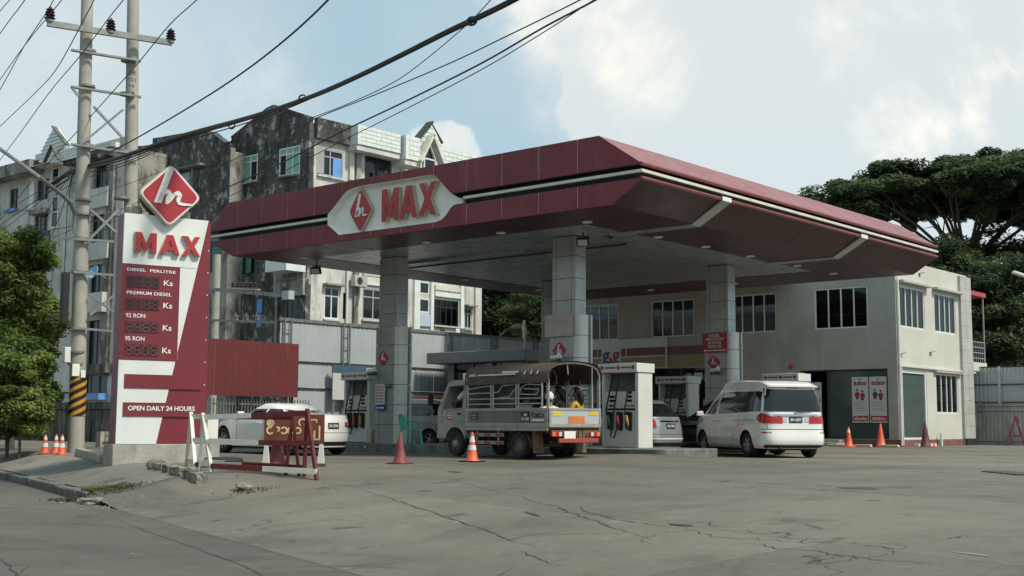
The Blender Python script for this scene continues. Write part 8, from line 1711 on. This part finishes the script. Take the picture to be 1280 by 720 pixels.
# ================================================================== fuel dispensers
def dispenser(x1, y0, zb, label, group='fuel dispensers', w=1.12, dep=.62):
    """x1 right end, y0 front"""
    d = thing('fuel_dispenser', label, 'fuel dispenser', (x1, y0, zb), 0, group); H = 2.10
    def part(nm, mat, f, parent=None, bevel=0.0, smooth=False):
        mb = MB(); f(mb); me = mb.mesh(nm, mat, smooth); o = link(nm, me, parent or d)
        if bevel: b = o.modifiers.new('b', 'BEVEL'); b.width = bevel; b.segments = 2; b.limit_method = 'ANGLE'
        return o
    part('right_pillar', 'pump_white', lambda m: m.box((-.10, 0, 0), (0, dep, H-.235)), bevel=.012); part('left_pillar', 'pump_white', lambda m: m.box((-w, 0, 0), (-w+.08, dep, H-.235)), bevel=.012)
    cp = part('top_cap', 'pump_white', lambda m: m.box((-w-.05, -.10, H-.23), (.03, dep+.06, H)), bevel=.012)
    T = frame((-w, -.101, H-.16), (1, 0, 0), (0, -1, 0))
    part('cap_print', 'print_red', lambda m: (m.box((.16, .03, 0), (.50, .07, .004), T), m.box((.66, .03, 0), (.96, .07, .004), T), m.lathe([(.05, 0), (.05, .004)], 12, T @ Matrix.Translation((.08, .05, 0))), m.lathe([(.05, 0), (.05, .004)], 12, T @ Matrix.Translation((.58, .05, 0))), m.lathe([(.05, 0), (.05, .004)], 12, T @ Matrix.Translation((1.03, .05, 0)))), cp)
    part('upper_window', 'pump_grey', lambda m: m.box((-w+.082, .28, 1.40), (-.102, .34, H-.24)))
    mid = part('meter_head', 'pump_white', lambda m: m.box((-w+.082, .03, .98), (-.102, dep-.03, 1.40)), bevel=.01)
    part('lower_cabinet', 'pump_white', lambda m: m.box((-w+.082, .04, .02), (-.102, dep-.04, .93)), bevel=.01); part('belt', 'trim', lambda m: m.box((-w+.083, .05, .932), (-.103, dep-.05, .978)))
    for side_, yy in ((-1, .029), (1, dep-.029)):
        T = frame((-w, yy, 0), (1, 0, 0), (0, -1, 0)) if side_ < 0 else frame((0, yy, 0), (-1, 0, 0), (0, 1, 0))
        part('display', 'display', lambda m: [m.box((x, 1.14+.10*k, 0), (x+.16, 1.20+.10*k, .006), T) for x in (.22, .74) for k in range(3 if x > .3 else 2)], mid); part('price_sticker', 'tail_amber', lambda m: m.box((.72, 1.02, 0), (.98, 1.07, .004), T), mid); part('grade_sticker', 'print_navy', lambda m: m.box((.2, 1.02, 0), (.36, 1.07, .004), T), mid)
        for k, mt in enumerate(('hose_green', 'hose_red', 'hose_gold')):
            x = .26+.28*k
            hs = part('holster', 'trim', lambda m: m.prism([(x-.09, .48), (x+.07, .42), (x+.09, .50), (x+.09, .88), (x-.07, .90), (x-.09, .86)], 0, .05, T), bevel=.01)
            part('nozzle', mt, lambda m: (m.tube([(x-.03, .80, .08), (x+.01, .66, .10), (x+.03, .56, .09)], [.030, .034, .022], 8, T), m.tube([(x+.03, .56, .09), (x+.0, .50, .06)], .014, 6, T)), hs)
            part('hose', 'rubber', lambda m: m.tube([(x+.10, H-.25, .06), (x+.08, 1.5, .13), (x-.02, 1.0, .16), (x-.05, .82, .12)] if k != 1 else [(x+.02, H-.25, .06), (x+.0, 1.4, .14), (x-.10, .55, .20), (x-.16, .28, .18), (x-.06, .25, .18), (x+.02, .52, .14)], .021, 7, T), smooth='auto')
    return d
p = atY(803, 557, 25.55); dispenser(-17.72, 25.5, .24, 'white fuel dispenser beside the front right column, touched by the truck tail')
dispenser(-27.42, 25.5, .24, 'white fuel dispenser beside the front left column behind the white sedan')
dispenser(-21.15, 33.15, .24, 'grey white fuel dispenser at the rear island above the silver hatchback roof')
dispenser(-17.35, 33.15, .24, 'fuel dispenser hidden behind the white van, only its cap showing over the roof')
t = thing('dispenser_guard', 'tan guard block at the foot of the front left column', 'guard', (-27.28, 25.42, .24)); mb = MB(); mb.box((-.08, -.06, 0), (.10, .2, .40)); mb.build('block', 'sign_edge', t, local=True, bevel=.02)
t = thing('island_light', 'tiny white stud on the front island kerb below the left column', 'stud', (-26.7, 24.69, .14)); mb = MB(); mb.lathe([(.0, -.03), (.035, 0), (.0, .03)], 8, Matrix.Rotation(math.pi/2, 4, 'X')); mb.build('stud', 'white_print', t, local=True)
# ================================================================== cones, chair, barriers, board
def cone(label, u, v, h, col, bands, grp=None, base='rubber', p=None, base_r=.36, bmat='cone_band'):
    p = p or gp(u, v); t = thing('traffic_cone', label, 'traffic cone', p, random.uniform(0, 1), grp); r0, r1 = h*.20, h*.035; rr = lambda z: lerp(r0, r1, (z-.03)/(h-.03))
    mb = MB(); s = base_r*h; mb.prism([(s*.8, -s), (s, -s*.8), (s, s*.8), (s*.8, s), (-s*.8, s), (-s, s*.8), (-s, -s*.8), (-s*.8, -s)], 0, .03); mb.build('base', base if base else col, t, local=True, bevel=.008)
    mb = MB(); mb.lathe([(r0*1.22, .03), (r0*1.15, .05), (r0, .075), (rr(h*.5), h*.5), (r1*1.1, h-.015), (r1*.8, h)], 20); mb.build('body', col, t, local=True, smooth='auto')
    for a, b in bands: mb = MB(); mb.lathe([(rr(a*h)+.006, a*h), (rr(b*h)+.006, b*h)], 20); mb.build('band', bmat, t, local=True, smooth='auto')
    return t
random.seed(4)
cone('bright orange cone with two silver bands standing in front of the truck', 590, 577.5, .64, 'cone_orange', ((.40, .56), (.66, .86)), base='rubber')
cone('tall faded maroon cone in front of the left column and green chair', 500, 580, .64, 'cone_maroon', (), base='cone_dark', base_r=.33)
g3 = 'small orange cones by the left pole'
for i, (u, v) in enumerate(((56, 567.5), (69.5, 567.5), (77, 568.5))): cone(['small orange white cone by the left pole, farthest from the pole', 'small orange white cone by the left pole, middle of three', 'small orange white cone nearest the left pole'][i], u, v, .50, 'cone_orange', ((.36, .56), (.72, .90)), g3, base='cone_orange', base_r=.26)
cone('orange cone with a white top between the van and the posters', 1061, 560, 0, 'cone_orange', ((.74, .92),), base='cone_orange', p=Vector((-22.35, 45.8, 0))) if False else None
cone('plain orange cone with a pale cap below the left tall poster', 1061, 0, .78, 'cone_orange', ((.72, .88),), base='cone_orange', p=atY(1061, 560, 46.2)*Vector((1, 1, 0)) if False else Vector((atY(1061, 555, 46.0).x, 46.0, zt(-22, 46))))
cone('plain orange cone below the right tall poster', 1101, 0, .92, 'cone_orange', (), base='cone_dark', p=Vector((atY(1101, 555, 47.2).x, 47.2, 0)))
cone('dark maroon cone before the green glass side door of the building', 1157, 0, .98, 'cone_dark', (), base='cone_dark', p=Vector((atY(1157, 555, 48.6).x, 48.6, 0)), base_r=.30)
cone('maroon cone standing behind the brown lettered board', 346, 583, .80, 'cone_maroon', (), base='cone_dark')
for i, (u, Y) in enumerate(((1046, 46.4), (1078, 46.6), (1112, 46.8))):
    t = thing('wheel_stop', ['low tan wheel stop on the ground nearest the van', 'low tan wheel stop between the two orange cones', 'low tan wheel stop by the building corner'][i], 'wheel stop', (atY(u, 558, Y).x, Y, 0), 0, 'wheel stops before the shop'); mb = MB(); mb.prism([(-.4, 0), (.4, 0), (.36, .10), (-.36, .10)], -.08, .08, Matrix(((1, 0, 0, 0), (0, 0, -1, 0), (0, 1, 0, 0), (0, 0, 0, 1)))); mb.build('block', 'sign_edge', t, local=True, bevel=.02)
t = thing('striped_stop', 'red and white striped low block at the side door of the building', 'wheel stop', (-20.2, 49.2, 0), math.pi/2)
for i in range(9): mb = MB(); mb.box((-.9+i*.2, -.1, 0), (-.702+i*.2, .1, .13)); mb.build('segment', 'cone_orange' if i % 2 else 'cone_band', t, local=True, bevel=.015)
# green plastic chair on the island
p = atZ(513, 555, .24); ch = thing('plastic_chair', 'sea green plastic armchair on the island behind the left column', 'chair', p, math.radians(70))
def cpart(nm, f, bevel=.0): mb = MB(); f(mb); return mb.build(nm, 'chair_green', ch, local=True, bevel=bevel)
cpart('seat', lambda m: m.prism([(.22, -.23), (.22, .23), (-.20, .20), (-.20, -.20)], .40, .43), .012)
for x, y in ((.20, .22), (.20, -.22), (-.20, .19), (-.20, -.19)): cpart('leg', lambda m: m.add([(x-.025, y-.02, .41), (x+.025, y-.02, .41), (x+.025, y+.02, .41), (x-.025, y+.02, .41), (x*1.2-.02, y*1.15-.015, 0), (x*1.2+.02, y*1.15-.015, 0), (x*1.2+.02, y*1.15+.015, 0), (x*1.2-.02, y*1.15+.015, 0)], [(0, 1, 2, 3), (7, 6, 5, 4), (0, 4, 5, 1), (1, 5, 6, 2), (2, 6, 7, 3), (3, 7, 4, 0)]))
cpart('back_frame', lambda m: m.tube([(-.20, .21, .42), (-.25, .22, .66), (-.29, .17, .80), (-.30, 0, .84), (-.29, -.17, .80), (-.25, -.22, .66), (-.20, -.21, .42)], .024, 8))
for y in (-.12, -.06, 0, .06, .12): cpart('back_slat', lambda m: m.bar((-.205, y, .42), (-.285, y, .81), .032, .012))
for sg in (1, -1): cpart('arm', lambda m: (m.tube([(-.24, sg*.23, .64), (.0, sg*.27, .66), (.20, sg*.26, .63), (.23, sg*.24, .42)], .020, 7)))
# trestle barriers
def barrier(label, fl, ap_l, fr_, ap_r, grp):
    A = [gp(*q) for q in fl]; B = [gp(*q) for q in fr_]; dep = lambda P: -st_*P.x+ct_*P.y; a = atD(*ap_l, (dep(A[0])+dep(A[1]))/2); b = atD(*ap_r, (dep(B[0])+dep(B[1]))/2); c = (A[0]+B[1])/2; t = thing('trestle_barrier', label, 'barrier', c, 0, grp)
    for F, ap, mt in ((A, a, 'paint_white'), (B, b, 'paint_red')):
        for f in F: mb = MB(); mb.bar(f, ap+(ap-f).normalized()*.02, .06, .045); mb.build('leg', mt, t)
    def rail(nm, p, q, m1, m2, k=.5):
        mid = p.lerp(q, k); mb = MB(); mb.bar(p, mid, .045, .085); mb.build(nm, m1, t); mb = MB(); mb.bar(mid, q, .044, .084); mb.build(nm, m2, t)
    rail('top_rail', a-Vector((0, 0, .05)), b-Vector((0, 0, .05)), 'paint_white', 'paint_red', .48)
    off = NT*.03
    rail('middle_rail', A[1].lerp(a, .52)+off, B[1].lerp(b, .52)+off, 'paint_white', 'paint_red'); rail('foot_rail', A[1].lerp(a, .10)+off, B[1].lerp(b, .12)+off, 'paint_red', 'paint_white'); rail('foot_rail', A[0].lerp(a, .12)-off, B[0].lerp(b, .14)-off, 'paint_white', 'paint_red', .42); return t
barrier('white and red trestle barrier in front, its red foot rail nearest us', ((250, 588), (264, 604)), (253.6, 518), ((380, 597.6), (396, 600)), (384.2, 512.5), 'trestle barriers')
barrier('white and red trestle barrier behind the front one, nearer the totem', ((232.6, 584), (244.5, 588)), (238.9, 517), ((357, 594), (374, 598)), (365.8, 518), 'trestle barriers')
a, b = gp(331, 583.5), gp(402.5, 583.5); D1, D2 = -st_*a.x+ct_*a.y, -st_*b.x+ct_*b.y; tl_, bl_ = atD(330.5, 517.5, D1), atD(330.5, 554.5, D1); tr_, br_ = atD(403.7, 518, D2), atD(403.7, 555, D2)
sgn = thing('lettered_board', 'rust brown board with gold hand painted round letters on white feet', 'sign', (a+b)/2); r_ = (b-a); r_.z = 0; w = r_.length; T = frame((a.x, a.y, 0), r_, None); zt0, zb0 = (tl_.z+tr_.z)/2, (bl_.z+br_.z)/2; hb_ = zt0-zb0
mb = MB(T); mb.box((-.03, zb0, -.02), (w+.03, zt0, .02)); pn_ = mb.build('panel', 'board_brown', sgn, bevel=.006)
for x in (.02, w-.02):
    mb = MB(T); mb.prism([(x-.07, a.z), (x+.07, a.z), (x+.03, zb0-.002), (x-.03, zb0-.002)], -.03, .03); mb.build('foot', 'paint_white', sgn); mb = MB(T); mb.box((x-.085, a.z-.01, -.045), (x+.085, a.z+.07, .045)); mb.build('shoe', 'rust', sgn)
def bl(x, y): return ((x-568)/377*w, zb0 + (385-y)/190*hb_)
T2 = T @ Matrix.Translation((0, 0, .0205)); s_ = w/377
mb = MB()
for x, y, r, a0, a1 in ((600, 253, 20, 0, 6.2832), (600, 300, 21, 1.0, 5.6), (648, 292, 12, -1.5, 2.2), (690, 300, 20, -2.6, 2.6), (736, 300, 20, .6, 5.7), (783, 300, 18, -2.4, 2.4), (812, 248, 23, -1.0, 4.2), (873, 338, 14, .2, 4.0), (600, 253, 7, 0, 6.2832)):
    c = bl(x, y); mb.ring(c, r*s_, 10.5*s_, .004, T2, a0, a1, 18)
for x0, y0, x1, y1 in ((848, 226, 908, 235), (900, 226, 909, 250), (888, 300, 898, 362), (920, 268, 930, 362), (866, 352, 930, 361)):
    c0, c1 = bl(x0, y1), bl(x1, y0); mb.box((c0[0], c0[1], .0002), (c1[0], c1[1], .0046), T2)
o = mb.mesh('lettering', 'paint_gold', False, wm(sgn).inverted()); link('lettering', o, pn_)
t = thing('tyre', 'old black tyre lying flat on the ground behind the trestle barriers', 'tyre', gp(279, 584)); mb = MB(); mb.lathe([(.20, .02), (.26, 0), (.33, .01), (.36, .05), (.36, .13), (.33, .17), (.26, .18), (.20, .16), (.22, .09), (.20, .02)], 28, None, False); mb.build('casing', 'rubber', t, local=True, smooth='auto')
t = thing('folding_trestle', 'dark red A shaped trestle near the fence at the right edge', 'barrier', gp(1268, 556)); p = t.location; e0, e1, ap = atD(1258.5, 555, 55)-p, atD(1282, 556, 55)-p, atD(1269, 521, 55)-p; p0 = atD(1269, 556, 55); t.location = (p0.x, p0.y, 0); WM[t.name] = Matrix.Translation(t.location)
base = t.location.copy()
for dy in (0, 1.4):
    for uu in (1258.5, 1281): f = atD(uu, 557, 55+dy); f.z = 0; a = atD(1269.5, 521, 55+dy); mb = MB(); mb.bar(f, a, .07, .07); mb.build('leg', 'paint_red', t)
mb = MB(); mb.bar(atD(1262, 545, 55.1), atD(1278, 545, 55.1), .05); mb.build('cross_bar', 'paint_red', t); mb = MB(); mb.bar(atD(1269.5, 521, 55), atD(1269.5, 521, 56.4), .05); mb.build('ridge_bar', 'paint_red', t)
# street lamp tip at the right edge
t = thing('street_lamp', 'white street lamp arm poking in at the right edge before the trees', 'street lamp', atD(1330, 540, 45)); z_ = t.location.z; a, b, c = atD(1330, 372, 45), atD(1292, 347, 45), atD(1266, 340, 45); g0 = a.copy(); g0.z = -.3
mb = MB(); mb.tube([g0, a, b, c], [.09, .06, .05, .05], 8); mb.build('arm', 'frame', t); mb = MB(); mb.bar(c, atD(1284, 346, 45), .22, .10); mb.build('lamp_head', 'frame', t, bevel=.02)
# litter
for u, v, s_, mt, lab in ((625, 562, .05, 'white_print', 'scrap'), (236, 660, .05, 'rubber', 'scrap'), (203, 648, .04, 'white_print', 'scrap'), (845, 574, .05, 'white_print', 'scrap'), (170, 688, .06, 'rubber', 'scrap'), (244, 660, .05, 'rubber', 'scrap')):
    pass

# ================================================================== shop houses across the road (behind the photographer), they shade and reflect
random.seed(31); s = -46.0; k = 0
LBS = ['cream three storey shop house across the road', 'grey three storey shop house across the road', 'pale green shop house across the road', 'tan shop house across the road with a tall parapet', 'white shop house across the road beside a gap', 'brown grey shop house across the road', 'cream two storey shop house across the road', 'grey shop house far along the road', 'tan shop house far along the road', 'cream shop house farthest along the road', 'white shop house farthest back along the road']
while s < 84 and k < len(LBS):
    w = random.uniform(9, 12.5); h = random.uniform(9.5, 13.5); o = svw(s, -19, -.6); r = svw(s+1, -19)-svw(s, -19); n = svw(s, -18)-svw(s, -19)
    t = thing('shop_house', LBS[k], 'building', o, 0, 'shop houses across the road'); T = frame(o, r, n) if r.cross(Vector((0, 0, 1))).dot(n) > 0 else frame(o+r*w, -r, n)
    ops = [(x, x+1.5, z, z+1.5) for z in (4.4, 7.6) for x in (1.0, 3.6, 6.4)] + [(.8, w-.8, .1, 2.9)]
    mb = MB(); wall(mb, T, w-.3, h, ops, .3); mb.build('front_wall', ['old_cream', 'mould_grey', 'wall_side', 'old_cream', 'wall_front'][k % 5], t)
    mb = MB(T); mb.box((0, 0, -9), (w-.3, h-.4, -.9)); mb.build('shell', 'wall_front', t)
    for a in ops: mb = MB(T); mb.box((a[0], a[2], -.3), (a[1], a[3], -.25)); mb.build('window', 'glass', t)
    mb = MB(T); mb.box((0, 3.2, .005), (w-.3, 3.4, 1.6)); mb.build('awning', 'corr', t); s += w; k += 1
